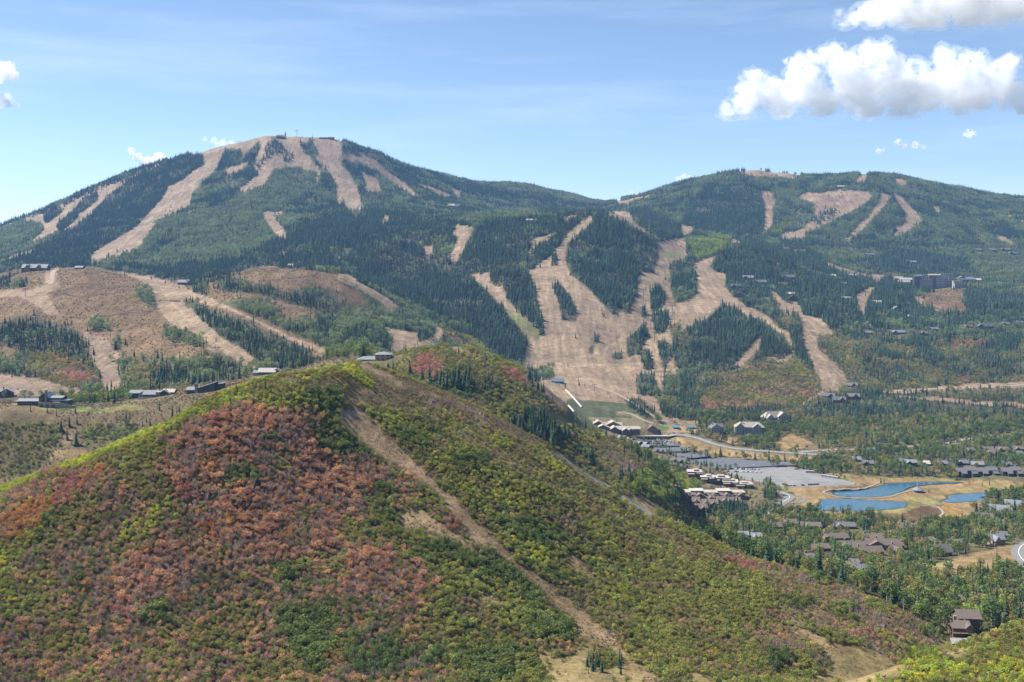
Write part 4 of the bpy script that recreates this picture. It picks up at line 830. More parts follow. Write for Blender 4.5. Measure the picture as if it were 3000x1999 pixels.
def clump_crown(seed, lobes, n, size, center=(0, 0, .6), flat=1.0):
    """leaf clumps on and inside a set of lobes (x, y, z, r)"""
    r = random.Random(seed)
    c = MB()
    tot = sum(l[3] ** 2 for l in lobes)
    for (lx, ly, lz, lr) in lobes:
        for k in range(max(6, int(n * lr * lr / tot))):
            while True:
                d = Vector((r.uniform(-1, 1), r.uniform(-1, 1), r.uniform(-.75, 1)))
                if .05 < d.length < 1: break
            d.normalize()
            p = Vector((lx, ly, lz)) + d * lr * r.uniform(.72, 1.05)
            nrm = (d * 1.0 + Vector((r.uniform(-1, 1), r.uniform(-1, 1), r.uniform(-.7, 1))) * .75).normalized()
            a = nrm.orthogonal().normalized(); b = nrm.cross(a)
            th = r.uniform(0, 6.28); a, b = a * math.cos(th) + b * math.sin(th), b * math.cos(th) - a * math.sin(th)
            s = size * r.uniform(.6, 1.3); s2 = s * r.uniform(.5, .95)
            c.quad(tuple(p - a * s), tuple(p - b * s2 + nrm * s * .2), tuple(p + a * s), tuple(p + b * s2 + nrm * s * .2))
    return c
def aspen_mesh(seed, n, size):
    r = random.Random(seed)
    t = MB(); t.tube((0, 0, 0), (r.uniform(-.02, .02), 0, .7), .016, .008, 5)
    lobes = []
    for k in range(7):
        z = r.uniform(.36, .84)
        w = .24 * (1 - abs(z - .55) * 1.1)
        a = r.uniform(0, 6.28)
        lobes.append((math.cos(a) * w * .7, math.sin(a) * w * .7, z, r.uniform(.12, .19)))
    lobes.append((0, 0, .86, .12)); lobes.append((0, 0, .5, .20))
    for z in (.3, .45, .6):
        a = r.uniform(0, 6.28); t.tube((0, 0, z), (math.cos(a) * .12, math.sin(a) * .12, z + .14), .006, .002, 4)
    return clump_crown(seed, lobes, n, size), t
def shrub_mesh(seed, n, size, upright=0.0):
    """unit-size scrub oak or maple: width about 1.1, height about .9"""
    r = random.Random(seed)
    lobes = []
    for k in range(6):
        a = k * 1.05 + r.uniform(-.3, .3); d = r.uniform(.16, .34)
        z = r.uniform(.28, .62) + upright * r.uniform(0, .25)
        lobes.append((math.cos(a) * d, math.sin(a) * d, z, r.uniform(.11, .25)))
    for k in range(4):
        a = r.uniform(0, 6.28); d = r.uniform(.1, .5)
        lobes.append((math.cos(a) * d, math.sin(a) * d, r.uniform(.15, .8) + upright * r.uniform(0, .25), r.uniform(.07, .13)))
    lobes.append((r.uniform(-.1, .1), r.uniform(-.1, .1), .58 + upright * .25, .24))
    t = MB()
    for k in range(4):
        a = r.uniform(0, 6.28)
        t.tube((0, 0, 0), (math.cos(a) * .25, math.sin(a) * .25, .55), .022, .008, 4)
    return clump_crown(seed, lobes, n, size), t
def twig_mesh(seed, n):
    """leafless or thinly leafed shrub: many upright twigs"""
    r = random.Random(seed)
    c = MB()
    for k in range(n):
        a = r.uniform(0, 6.28); d = math.sqrt(r.random()) * .16; d2 = d + r.uniform(.05, .34)
        h = r.uniform(.5, 1.05) * (1.05 - d2 * .7)
        p0 = Vector((math.cos(a) * d, math.sin(a) * d, 0)); a += r.uniform(-.4, .4)
        p1 = Vector((math.cos(a) * d2, math.sin(a) * d2, h)); w = r.uniform(.010, .020)
        sd = Vector((math.cos(a + 1.57), math.sin(a + 1.57), 0)) * w
        if r.random() < .5: sd = Vector((math.cos(a), math.sin(a), 0)) * w
        c.quad(tuple(p0 - sd), tuple(p0 + sd), tuple(p1 + sd * .5), tuple(p1 - sd * .5))
        for q in range(2):
            f = r.uniform(.45, .95); pm = p0.lerp(p1, f); e = pm + Vector((r.uniform(-.14, .14), r.uniform(-.14, .14), r.uniform(.05, .2)))
            c.poly([tuple(pm - sd * .6), tuple(pm + sd * .6), tuple(e)])
    return c
def sage_mesh(seed, n):
    return clump_crown(seed, [(0, 0, .25, .38), (.2, .1, .25, .25), (-.18, -.12, .22, .26)], n, .13)

def joined(crown, trunk, mats):
    b = MB(); b.v = list(crown.v); b.f = list(crown.f); b.m = [0] * len(crown.f)
    if trunk:
        n = len(b.v); b.v += trunk.v; b.f += [tuple(i + n for i in f) for f in trunk.f]; b.m += [1] * len(trunk.f)
    return b.mesh('plant', mats)

SPEC = {}   # species -> (scatter meshes, individual part meshes)
def species(name, gen, nvar, mats, part_names):
    far_m = []; ind = []
    for k in range(nvar):
        c, t = gen(k)
        far_m.append(joined(c, t, mats))
        ind.append((c.mesh(part_names[0], [mats[0]]), t.mesh(part_names[1], [mats[1]]) if t else None))
    SPEC[name] = (far_m, ind, part_names)
species('conifer', lambda k: conifer_mesh(100 + k, 11, 7, (.15, .17, .20, .165, .14, .23, .12)[k], (.02, .05, .08, .14, .22, .2, .3)[k]), 7, [M_NEEDLE, M_BARK], ('crown', 'trunk'))
species('aspen', lambda k: aspen_mesh(200 + k, 210, .046), 4, [M_LEAF, M_PALEBARK], ('crown', 'trunk'))
species('oak', lambda k: shrub_mesh(300 + k, 260, .058), 5, [M_LEAF, M_BARK], ('foliage', 'stems'))
species('maple', lambda k: shrub_mesh(400 + k, 210, .052, 1.0), 4, [M_LEAF, M_BARK], ('foliage', 'stems'))
species('twig', lambda k: (twig_mesh(500 + k, 46), None), 4, [M_TWIG, M_BARK], ('stems', None))
species('sage', lambda k: (sage_mesh(600 + k, 60), None), 3, [M_LEAF, M_BARK], ('foliage', None))

# ------------------------------------------------------------------ what grows where: code -> (share of spots filled, [(species, weight)])
TINT = {
 'conifer': [(.030, .052, .036), (.036, .060, .040), (.026, .046, .034), (.044, .062, .036)],
 'aspen': [(.080, .115, .040), (.095, .125, .042), (.066, .098, .040), (.11, .125, .045)],
 'aspen_far': [(.100, .130, .060), (.115, .140, .065), (.085, .115, .060), (.120, .132, .075)],
 'aspen_lime': [(.15, .19, .045), (.13, .18, .04), (.18, .19, .04)],
 'aspen_yellow': [(.19, .20, .035), (.15, .19, .04), (.26, .20, .03)],
 'oak': [(.100, .108, .030), (.115, .118, .032), (.086, .098, .031), (.13, .125, .038), (.105, .10, .034)],
 'oak_lime': [(.170, .190, .030), (.145, .178, .030), (.195, .195, .030), (.125, .160, .032), (.215, .185, .032)],
 'oak_green': [(.062, .080, .028), (.073, .090, .030), (.054, .072, .028), (.085, .10, .032)],
 'oak_olive': [(.115, .105, .036), (.10, .095, .036), (.13, .105, .042), (.085, .085, .034)],
 'oak_grey': [(.095, .105, .050), (.085, .09, .048), (.11, .11, .055)],
 'red': [(.26, .105, .080), (.24, .120, .090), (.21, .11, .085), (.28, .14, .095), (.22, .12, .09)],
 'rust': [(.24, .135, .085), (.27, .155, .09), (.21, .125, .085), (.20, .13, .085), (.29, .16, .08)],
 'orange': [(.36, .16, .05), (.33, .14, .06), (.36, .20, .055), (.28, .15, .055)],
 'purple': [(.17, .105, .085), (.15, .10, .085), (.19, .12, .09)],
 'twig': [(.19, .15, .125), (.165, .13, .11), (.22, .17, .135), (.20, .135, .105)],
 'sage': [(.17, .145, .085), (.145, .13, .075), (.19, .15, .085), (.12, .12, .06)],
 'sage_brown': [(.16, .115, .07), (.19, .135, .08), (.135, .105, .06)],
}
LEAF_GAIN = {'conifer': 1.7, 'sage': 1.2, 'sage_brown': 1.25, 'twig': 1.8, 'aspen_far': 1.9, 'red': 1.75, 'rust': 1.98, 'orange': 1.35, 'aspen_lime': 1.6, 'aspen_yellow': 1.7, 'purple': 2.0, 'oak_green': 2.3, 'oak_lime': 2.4, 'aspen': 1.65}
TINT = {k: [tuple(c * LEAF_GAIN.get(k, 2.55) for c in t) for t in v] for k, v in TINT.items()}
# entries: (species, tint key, weight, min size m, max size m)
NEAR = {
 'S': (.84, [('oak', 'oak', 9, 1.9, 4.6), ('oak', 'oak_lime', 1.5, 2, 3.6), ('oak', 'oak_green', 2, 2.2, 4.2), ('oak', 'oak_olive', 7, 2, 3.8), ('sage', 'sage', 2, .8, 1.5), ('twig', 'twig', .6, 2, 3.4), ('maple', 'rust', .25, 2, 3.2)]),
 'SB': (.74, [('oak', 'oak_olive', 5, 1.8, 3.8), ('sage', 'sage', 5, .8, 1.6), ('sage', 'sage_brown', 4, .8, 1.6), ('oak', 'oak', 4, 1.8, 4.2), ('oak', 'oak_lime', 1.2, 1.6, 3.4), ('twig', 'twig', 2, 1.6, 3), ('oak', 'oak_green', 1, 2, 4)]),
 'Y': (.88, [('oak', 'oak_lime', 6, 1.7, 3.8), ('oak', 'oak', 5, 1.9, 3.4), ('oak', 'oak_olive', 1.5, 1.8, 3.2), ('maple', 'orange', .1, 1.6, 2.6)]),
 'SG': (.88, [('oak', 'oak_green', 9, 2.4, 5.4), ('oak', 'oak', 2, 2.2, 4), ('maple', 'rust', .15, 2, 3)]),
 'K': (.86, [('maple', 'rust', 7, 2.0, 4.8), ('maple', 'red', 3, 2.2, 4.2), ('twig', 'twig', 5.0, 2.4, 4.8), ('maple', 'orange', 1.2, 2, 3.8), ('maple', 'purple', 2.2, 2.2, 4.0), ('oak', 'oak_olive', 2.0, 2, 3.6), ('oak', 'oak', .8, 2, 3.4)]),
 'KR': (.95, [('maple', 'red', 8, 2.2, 4.2), ('maple', 'purple', 2, 2.2, 4), ('twig', 'twig', 1.2, 2.2, 4), ('maple', 'orange', .8, 2, 3.6)]),
 'KP': (.95, [('maple', 'purple', 6, 2.2, 4), ('twig', 'twig', 5, 2.4, 4.2), ('maple', 'rust', 2, 2.2, 3.8)]),
 'KO': (.95, [('maple', 'orange', 5, 2, 3.8), ('maple', 'rust', 4, 2, 3.8), ('oak', 'oak_olive', 1.5, 2, 3.4)]),
 'SK': (.84, [('oak', 'oak_olive', 8, 2, 4), ('oak', 'oak', 5, 2, 4), ('maple', 'rust', 6.5, 2, 3.8), ('maple', 'purple', 2, 2, 3.6), ('twig', 'twig', 5, 2.2, 4), ('oak', 'oak_green', 2, 2.4, 4.2), ('maple', 'orange', .5, 2, 3.2)]),
 'AN': (.9, [('aspen', 'aspen', 4, 4, 7), ('oak', 'oak_grey', 3, 2, 3.8), ('twig', 'twig', 3, 3, 5), ('maple', 'rust', .9, 2, 3.4), ('oak', 'oak_green', 2, 2, 3.8), ('maple', 'orange', .5, 2, 3)]),
 'GB': (.8, [('twig', 'twig', 4, 2, 3.8), ('oak', 'oak_olive', 3, 1.6, 3.2), ('oak', 'oak', 2, 1.6, 3.2), ('sage', 'sage', 3, .8, 1.6), ('maple', 'rust', 1.2, 1.8, 3.4), ('aspen', 'aspen_lime', .3, 3, 5)]),
 'B3': (.62, [('sage', 'sage', 6, .7, 1.5), ('sage', 'sage_brown', 5, .7, 1.4), ('oak', 'oak_olive', 1.0, 1.2, 2.4), ('oak', 'oak', .5, 1.2, 2.6), ('twig', 'twig', .6, 1.2, 2)]),
 'T': (.26, [('sage', 'sage_brown', 3, .4, .9), ('sage', 'sage', 2, .4, .9)]),
 'T2': (.45, [('sage', 'sage', 4, .5, 1.1), ('sage', 'sage_brown', 3, .5, 1.0)]),
 'H2': (.10, [('sage', 'sage', 4, .4, .9), ('oak', 'oak_olive', .3, 1, 2)]),
 'AY': (.8, [('aspen', 'aspen_lime', 3, 3, 5), ('oak', 'oak_lime', 3, 1.8, 3), ('twig', 'twig', 2, 2, 3)]), 'AL': (.85, [('aspen', 'aspen_lime', 2, 3, 5), ('oak', 'oak_lime', 3, 1.8, 3.2), ('oak', 'oak_green', 2, 2, 3.4)]),
 'Q': (.05, [('sage', 'sage_brown', 1, .4, .8)]), 'L': (0, []), 'N': (0, []),
}
NEAR['V'] = NEAR['S']
MID = {
 'S': (.85, [('oak', 'oak', 6, 2.6, 5), ('oak', 'oak_green', 3, 2.6, 5), ('oak', 'oak_olive', 5, 2.4, 4.4), ('oak', 'oak_grey', 2, 2.4, 4.4), ('sage', 'sage_brown', 2, 1, 2), ('oak', 'oak_lime', 1.2, 2.4, 4.2), ('conifer', 'conifer', .25, 5, 11), ('maple', 'rust', .3, 2.4, 4)]),
 'KR': (.9, [('maple', 'red', 5, 3, 5), ('maple', 'orange', 3, 3, 5), ('oak', 'oak_olive', 2, 2.4, 4)]),
 'C': (.62, [('conifer', 'conifer', 9, 9, 16), ('oak', 'oak_green', 3, 3, 5)]),
 'CS': (.7, [('conifer', 'conifer', 2.2, 6, 13), ('oak', 'oak', 4, 2.6, 4.6), ('oak', 'oak_olive', 3, 2.6, 4.6), ('oak', 'oak_grey', 2, 2.4, 4.2)]),
 'B3': (.66, [('sage', 'sage_brown', 6, 1, 2.2), ('sage', 'sage', 6, 1, 2.2), ('oak', 'oak_olive', 1.8, 2, 3.8), ('oak', 'oak_grey', 1.2, 2, 3.8)]),
 'AL': (.8, [('aspen', 'aspen_lime', 2, 5, 8), ('aspen', 'aspen', 3, 5, 8), ('oak', 'oak', 4, 2.4, 4.4), ('conifer', 'conifer', .5, 5, 10), ('twig', 'twig', 2, 3, 5)]),
 'AY': (.7, [('aspen', 'aspen_yellow', 1.2, 7, 11), ('aspen', 'aspen_lime', 4, 7, 11), ('aspen', 'aspen', 3, 7, 11), ('conifer', 'conifer', .5, 10, 15)]),
 'GB': (.7, [('twig', 'twig', 4, 3, 6), ('oak', 'oak_grey', 3, 2.6, 5), ('oak', 'oak_olive', 3, 2.4, 4.4), ('conifer', 'conifer', .3, 6, 12)]),
 'T2': (.2, [('sage', 'sage_brown', 4, .8, 1.6), ('sage', 'sage', 2, .8, 1.6)]),
 'V': (.34, [('aspen', 'aspen', 5, 8, 15), ('aspen', 'aspen_lime', .5, 8, 13), ('conifer', 'conifer', 2.8, 8, 17), ('aspen', 'oak_olive', 2.4, 7, 13), ('oak', 'oak_green', 1.5, 3, 5), ('oak', 'oak_olive', 1, 3, 5)]),
 'VL': (.10, [('aspen', 'aspen', 3, 6, 10), ('conifer', 'conifer', 2, 7, 13), ('oak', 'oak_green', 2, 2, 4)]),
 'AN': (.6, [('aspen', 'aspen', 5, 8, 13), ('conifer', 'conifer', 2, 9, 15), ('oak', 'oak', 4, 3, 5), ('oak', 'oak_olive', 2, 3, 5)]),
 'H': (.02, [('sage', 'sage', 3, .8, 1.5), ('oak', 'oak_olive', .6, 1.5, 3)]), 'HG': (.012, [('oak', 'oak_green', 1, 1.5, 2.5)]), 'HB': (.03, [('sage', 'sage_brown', 1, .8, 1.5)]), 'HO': (.03, [('oak', 'oak_lime', 1, 1.4, 2.6)]),
 'N': (0, []), 'G': (0, []), 'L': (0, []), 'R': (.01, [('sage', 'sage', 1, .8, 1.4)]),
}
FAR = {
 'C': (.78, [('conifer', 'conifer', 12, 10, 26), ('aspen', 'aspen_far', 1.5, 8, 14)]),
 'C3': (.34, [('conifer', 'conifer', 6, 12, 24), ('aspen', 'aspen_far', 1, 7, 11)]),
 'A': (.93, [('aspen', 'aspen_far', 9, 8, 16), ('conifer', 'conifer', 1.8, 12, 22), ('aspen', 'aspen_lime', .5, 8, 13), ('aspen', 'oak_grey', 1.2, 8, 13)]),
 'A2': (.95, [('aspen', 'aspen_far', 8, 9, 15), ('conifer', 'conifer', 4, 13, 22)]),
 'AL': (.92, [('aspen', 'aspen_lime', 7, 9, 14), ('aspen', 'aspen', 3, 9, 14), ('conifer', 'conifer', .6, 12, 19)]),
 'AY': (.9, [('aspen', 'aspen_lime', 5, 9, 13), ('aspen', 'aspen_yellow', 3, 9, 13)]),
 'M': (.85, [('aspen', 'aspen_far', 6, 9, 15), ('conifer', 'conifer', 6, 12, 23)]),
 'CS': (.9, [('conifer', 'conifer', 8, 11, 22), ('oak', 'oak_olive', 4, 4, 7), ('oak', 'oak_grey', 4, 4, 7), ('aspen', 'aspen_far', 1.4, 7, 12), ('oak', 'oak', 2, 4, 7), ('maple', 'rust', .4, 4, 7)]),
 'K2': (.92, [('oak', 'oak', 5, 4, 7), ('oak', 'oak_olive', 5, 4, 7), ('oak', 'oak_green', 3, 4, 7), ('maple', 'rust', 1.6, 4, 7), ('maple', 'purple', .8, 4, 7), ('conifer', 'conifer', 1.0, 9, 18)]),
 'KR': (.85, [('maple', 'red', 3, 4, 7), ('maple', 'rust', 5, 4, 7), ('maple', 'purple', 4, 4, 7), ('oak', 'oak_olive', 2, 4, 7)]),
 'KP': (.7, [('maple', 'purple', 4, 3, 6), ('oak', 'oak_olive', 2, 3, 6), ('aspen', 'aspen_far', 1, 6, 9)]),
 'SK': (.8, [('oak', 'oak_olive', 4, 4, 7), ('aspen', 'aspen_lime', 2, 6, 10), ('maple', 'rust', 3, 4, 7), ('conifer', 'conifer', 1, 8, 15), ('oak', 'oak', 3, 4, 7), ('maple', 'orange', .6, 4, 6)]),
 'B': (.42, [('sage', 'sage_brown', 6, 1.2, 3.0), ('sage', 'sage', 6, 1.2, 3.0), ('oak', 'oak_olive', 1.1, 2.4, 4.6), ('conifer', 'conifer', .12, 7, 14)]),
 'BR': (.05, [('sage', 'sage_brown', 2, 1.5, 3), ('conifer', 'conifer', .2, 10, 16)]),
 'R': (.034, [('sage', 'sage', 5, 1.0, 2.4), ('conifer', 'conifer', .45, 9, 18)]), 'R2': (.05, [('sage', 'sage_brown', 3, 1.2, 2.6)]),
 'RP': (0, []), 'BD': (0, []), 'G': (0, []), 'G2': (.02, [('sage', 'sage', 1, 1.2, 2.4)]), 'N': (0, []),
}
KEEP_OUT = []     # (x, y, radius) of buildings and other things set down before planting
def scatter():
    pts = {k: [] for k in SPEC}
    def layer(table, spacing, ylo, yhi, lo_fn, hi_fn, umin, umax):
        xw = yhi * (max(abs(umin - 1500), abs(umax - 1500))) / F
        nx = int(2 * xw / spacing); ny = int((yhi - ylo) / spacing)
        gx, gy = np.meshgrid(np.arange(nx) * spacing - xw, np.arange(ny) * spacing + ylo)
        gx = (gx + RNG.uniform(-.47, .47, gx.shape) * spacing).ravel(); gy = (gy + RNG.uniform(-.47, .47, gy.shape) * spacing).ravel()
        u = 1500 + F * gx / gy
        m = (u > umin) & (u < umax) & (gy >= lo_fn(u)) & (gy < hi_fn(u))
        gx, gy, u = gx[m], gy[m], u[m]
        gz = ground(gx, gy)
        v = HZ + F * (ZC - gz) / gy
        m = (v - F * 22 / gy < horizon(u, gy) + 14) & (v < 2150)
        gx, gy, gz, u, v = gx[m], gy[m], gz[m], u[m], v[m]
        jt = 2.4 if table is NEAR else (3.0 if table is MID else 6.0)
        jx, jy = gx + RNG.normal(0, jt, len(gx)), gy + RNG.normal(0, jt, len(gx))
        if table is NEAR: jx = jx + 6 * fbm(gx, gy, 24, 3, 55); jy = jy + 6 * fbm(gx, gy, 24, 3, 56)
        cov = cover(jx, jy)
        hard = cover(gx, gy, gz)
        keepc = [CI[q] for q in ('N', 'H', 'HG', 'HB', 'HO', 'G', 'L', 'Q', 'RP')]
        cov = np.where(np.isin(hard, keepc) | np.isin(cov, [CI['N'], CI['G'], CI['L']]) | (table is FAR) & np.isin(hard, [CI['R']]), hard, cov)
        OPEN = [CI[q] for q in (('R', 'RP', 'R2', 'B', 'BD', 'BR', 'G2') if table is FAR else ('T', 'T2', 'H2', 'N', 'Q'))]
        if table is not MID:
            lift = 11 if table is FAR else 2.3
            c2 = cover(gx, gy, gz + lift)
            sky = RUN[-1][np.clip(np.searchsorted(ucols, u) - 1, 0, NU - 1)]
            if table is NEAR: sky = np.interp(u, ucols, VP[np.clip(np.searchsorted(yrows, EY), 0, NY - 1), np.arange(NU)])
            below = (v - F * lift / gy) > sky + 3
            drop = np.isin(c2, OPEN) & ~np.isin(cov, OPEN) & below & (RNG.random(len(gx)) < (.8 if table is FAR else .93))
            cov = np.where(drop, CI['N'], cov)
            if table is FAR:      # ragged glades inside the woods
                glade = fbm(gx, gy, 95, 3, 91)
                cov = np.where((glade > .36) & np.isin(cov, [CI[q] for q in ('C', 'A', 'A2', 'M')]) & (RNG.random(len(gx)) < .75), CI['N'], cov)
        clear = np.ones(len(gx), bool)
        for (kx, ky, kr, kd) in KEEP_OUT:
            clear &= (np.abs(gx - kx) > kr) | (np.abs(gy - ky) > kd)
        rnd = RNG.random(len(gx))
        patch = fbm(gx, gy, spacing * 10, 4, 77); shade = 1 + (.5 if table is FAR else .32) * fbm(gx, gy, spacing * 6, 4, 78)      # neighbours tend to be alike
        for code, (p, ents) in table.items():
            if not ents: continue
            sel = np.nonzero((cov == CI[code]) & clear & (rnd < p))[0]
            if not len(sel): continue
            w = np.array([e[2] for e in ents], float); cw = np.cumsum(w / w.sum())
            q = RNG.random(len(sel)) * .42 + .58 * np.clip(patch[sel] * 1.25 + .5, 0, .999)
            q = np.argsort(np.argsort(q)) / max(1, len(q))
            pick = np.searchsorted(cw, q, side='right').clip(0, len(ents) - 1)
            for ei, e in enumerate(ents):
                s = sel[pick == ei]
                if not len(s): continue
                size = (e[3] + (e[4] - e[3]) * RNG.random(len(s)) ** 1.4) * RNG.uniform(.88, 1.1, len(s))
                if table is NEAR and e[0] != 'sage': size *= .80
                if table is FAR and e[0] == 'conifer': size *= np.clip(np.where(u[s] < 1350, .58 + (gy[s] - 2200) / 1100, .72 + (gy[s] - 2200) / 1500), .58, 1)
                tn = np.array(TINT[e[1]])[RNG.integers(0, len(TINT[e[1]]), len(s))] * RNG.uniform(.82, 1.18, (len(s), 1)) * shade[s][:, None]
                pts[e[0]].append(np.column_stack([gx[s], gy[s], gz[s], size, tn, u[s], v[s]]))
    layer(NEAR, 1.6, 270, 760, lambda u: 0 * u + 270, lambda u: yE_at(u) * 1.03, -330, 3330)
    layer(MID, 3.6, 500, 2000, lambda u: yE_at(u) * 1.03, yM_at, -250, 3250)
    layer(FAR, 5.4, 1200, 5900, yM_at, lambda u: np.interp(u, ucols, KY[16]) + 60, -150, 3150)
    return {k: np.concatenate(v) for k, v in pts.items() if v}

def scatter_group(name, meshes):
    coll = bpy.data.collections.new(name + '_kinds')
    for k, me in enumerate(meshes):
        coll.objects.link(bpy.data.objects.new('%s_kind_%d' % (name, k), me))
    ng = bpy.data.node_groups.new(name + '_scatter', 'GeometryNodeTree')
    ng.interface.new_socket('Geometry', in_out='INPUT', socket_type='NodeSocketGeometry')
    ng.interface.new_socket('Geometry', in_out='OUTPUT', socket_type='NodeSocketGeometry')
    N = ng.nodes; L = ng.links
    gi = N.new('NodeGroupInput'); go = N.new('NodeGroupOutput')
    ip = N.new('GeometryNodeInstanceOnPoints'); ci = N.new('GeometryNodeCollectionInfo')
    ci.inputs['Collection'].default_value = coll; ci.inputs['Separate Children'].default_value = True; ci.inputs['Reset Children'].default_value = True
    def named(n, t):
        a = N.new('GeometryNodeInputNamedAttribute'); a.data_type = t; a.inputs['Name'].default_value = n
        return a.outputs['Attribute']
    L.new(gi.outputs[0], ip.inputs['Points']); L.new(ci.outputs[0], ip.inputs['Instance'])
    ip.inputs['Pick Instance'].default_value = True
    L.new(named('variant', 'INT'), ip.inputs['Instance Index']); L.new(named('turn', 'FLOAT_VECTOR'), ip.inputs['Rotation']); L.new(named('size', 'FLOAT_VECTOR'), ip.inputs['Scale'])
    L.new(ip.outputs[0], go.inputs[0])
    return ng
def mass(name, sp, arr, label):
    n = len(arr)
    me = bpy.data.meshes.new(name)
    me.vertices.add(n); me.vertices.foreach_set('co', arr[:, :3].astype(np.float32).ravel())
    sz = np.column_stack([arr[:, 3] * RNG.uniform(.78, 1.32, n), arr[:, 3] * RNG.uniform(.78, 1.32, n), arr[:, 3] * RNG.uniform(.85, 1.15, n)])
    me.attributes.new('size', 'FLOAT_VECTOR', 'POINT').data.foreach_set('vector', sz.astype(np.float32).ravel())
    if sp in ('oak', 'maple'): sz[:, :2] *= 1.32; sz[:, 2] *= RNG.uniform(.75, 1.25, n)
    tr = np.column_stack([RNG.uniform(-.05, .05, n), RNG.uniform(-.05, .05, n), RNG.uniform(0, 6.283, n)])
    me.attributes.new('turn', 'FLOAT_VECTOR', 'POINT').data.foreach_set('vector', tr.astype(np.float32).ravel())
    me.attributes.new('variant', 'INT', 'POINT').data.foreach_set('value', RNG.integers(0, len(SPEC[sp][0]), n).astype(np.int32))
    me.attributes.new('tint', 'FLOAT_COLOR', 'POINT').data.foreach_set('color', np.column_stack([arr[:, 4:7], np.ones(n)]).astype(np.float32).ravel())
    o = link(name, me)
    md = o.modifiers.new('scatter', 'NODES'); md.node_group = scatter_group(name, SPEC[sp][0])
    tag(o, label, kind='stuff')
    return o
LANDMARKS = [  # (u, v, name, layer)
 (880, 1100, 'the yellow crest', 'n'), (1050, 1075, 'the bright green crest patch', 'n'), (1030, 1230, 'the bare rocky knob', 'n'), (1230, 1400, 'the upper dirt trail', 'n'), (1400, 1580, 'the trail bend', 'n'), (1560, 1720, 'the middle dirt trail', 'n'), (1720, 1860, 'the lower dirt trail', 'n'), (1790, 1950, 'the young conifer clump', 'n'),
 (1480, 1480, 'the lime oak thicket', 'n'), (1560, 1570, 'the dark oak thicket', 'n'), (960, 1290, 'the round dark thicket under the knob', 'n'), (640, 1230, 'the upper red thicket', 'n'), (200, 1430, 'the red patch near the left edge', 'n'), (560, 1420, 'the dusky red mound', 'n'), (60, 1560, 'the lime band at the left edge', 'n'), (400, 1720, 'the big rust field', 'n'), (120, 1880, 'the lower left corner', 'n'),
 (880, 1850, 'the green thicket at the bottom', 'n'), (1150, 1920, 'the aspens at the bottom edge', 'n'), (480, 1940, 'the bottom edge left of centre', 'n'), (700, 1600, 'the heart of the rust field', 'n'), (1150, 1640, 'the red shrubs left of the trail', 'n'), (1260, 1880, 'the bottom edge left of the trail', 'n'), (1700, 1400, 'the road cut', 'n'), (1900, 1600, 'the green flank', 'n'), (2100, 1800, 'the wide olive flank', 'n'), (2150, 1640, 'the red shrubs on the flank', 'n'),
 (2450, 1780, 'the bare brown patch', 'n'), (2300, 1880, 'the orange shrubs in the hollow', 'n'), (2560, 1900, 'the tan meadow', 'n'), (2850, 1860, 'the pale driveway', 'n'), (2900, 1950, 'the corner spur', 'n'), (2620, 1830, 'the yellow saplings', 'n'),
 (150, 1190, 'the arched lodge house', 'm'), (440, 1170, 'the terrace wall house', 'm'), (600, 1150, 'the slanted roof house', 'm'), (150, 1300, 'the brown slope shrubs', 'm'), (380, 1280, 'the bare slope hollow', 'm'), (1110, 1050, 'the tower house', 'm'), (1250, 1060, 'the red shrubs on the knoll', 'm'), (1360, 1130, 'the knoll forest', 'm'), (1550, 1180, 'the knoll shoulder', 'm'), (1580, 1260, 'the lower knoll forest', 'm'), (1750, 1340, 'the big dark conifers', 'm'), (1900, 1330, 'the grey brush slope', 'm'),
 (1800, 1260, 'the base lodge', 'm'), (1900, 1310, 'the deck', 'm'), (2000, 1370, 'the two grey houses below the lots', 'm'), (2000, 1430, 'the yellow aspen slope', 'm'), (2100, 1420, 'the flat roofed blocks', 'm'), (2050, 1490, 'the stepped condominiums', 'm'), (2130, 1500, 'the tall conifer row', 'm'), (2270, 1440, 'the conifers by the meadow road', 'm'), (2200, 1250, 'the large pale apartment house', 'm'), (2280, 1220, 'the second apartment house', 'm'), (2330, 1300, 'the access road', 'm'),
 (2420, 1360, 'the lot corner trees', 'm'), (2550, 1380, 'the tall dark deck house', 'm'), (2680, 1370, 'the pale roofed meadow house', 'm'), (2870, 1380, 'the long condominium row', 'm'), (2880, 1320, 'the aspen hillside chalets', 'm'), (2720, 1330, 'the lime aspens', 'm'), (2500, 1470, 'the front pond', 'm'), (2850, 1500, 'the large grey roof', 'm'), (2250, 1540, 'the front gabled chalet', 'm'), (2470, 1545, 'the marsh roofs', 'm'), (2650, 1550, 'the marsh footpath', 'm'),
 (2450, 1585, 'the rearmost townhouse', 'm'), (2590, 1615, 'the middle townhouses', 'm'), (2760, 1630, 'the dark gabled house', 'm'), (2930, 1590, 'the pale gabled house', 'm'), (2500, 1670, 'the creek cottages', 'm'), (2640, 1680, 'the big green cottonwoods', 'm'), (2850, 1680, 'the golden hill', 'm'), (2780, 1760, 'the grey roof over the shrubs', 'm'), (2920, 1790, 'the lower edge houses', 'm'), (2950, 1720, 'the right edge trees', 'm'), (2100, 1560, 'the blue roofed house', 'm'), (2200, 1590, 'the driveway roofs', 'm'), (2300, 1640, 'the foot of the green flank', 'm'),
 (200, 900, 'the brown hill', 'f'), (100, 1050, 'the dark wood on the brown hill', 'f'), (450, 1080, 'the wood above the crest houses', 'f'), (850, 950, 'the diagonal run', 'f'), (1150, 1000, 'the small run behind the crest', 'f'), (1650, 1050, 'the bowl', 'f'), (1950, 950, 'the tree strips', 'f'), (2150, 1000, 'the run fork', 'f'), (2450, 1050, 'the long lower run', 'f'), (2750, 1050, 'the large mountain house', 'f'), (2850, 1180, 'the gravel road', 'f'), (1950, 1150, 'the tunnels', 'f')]
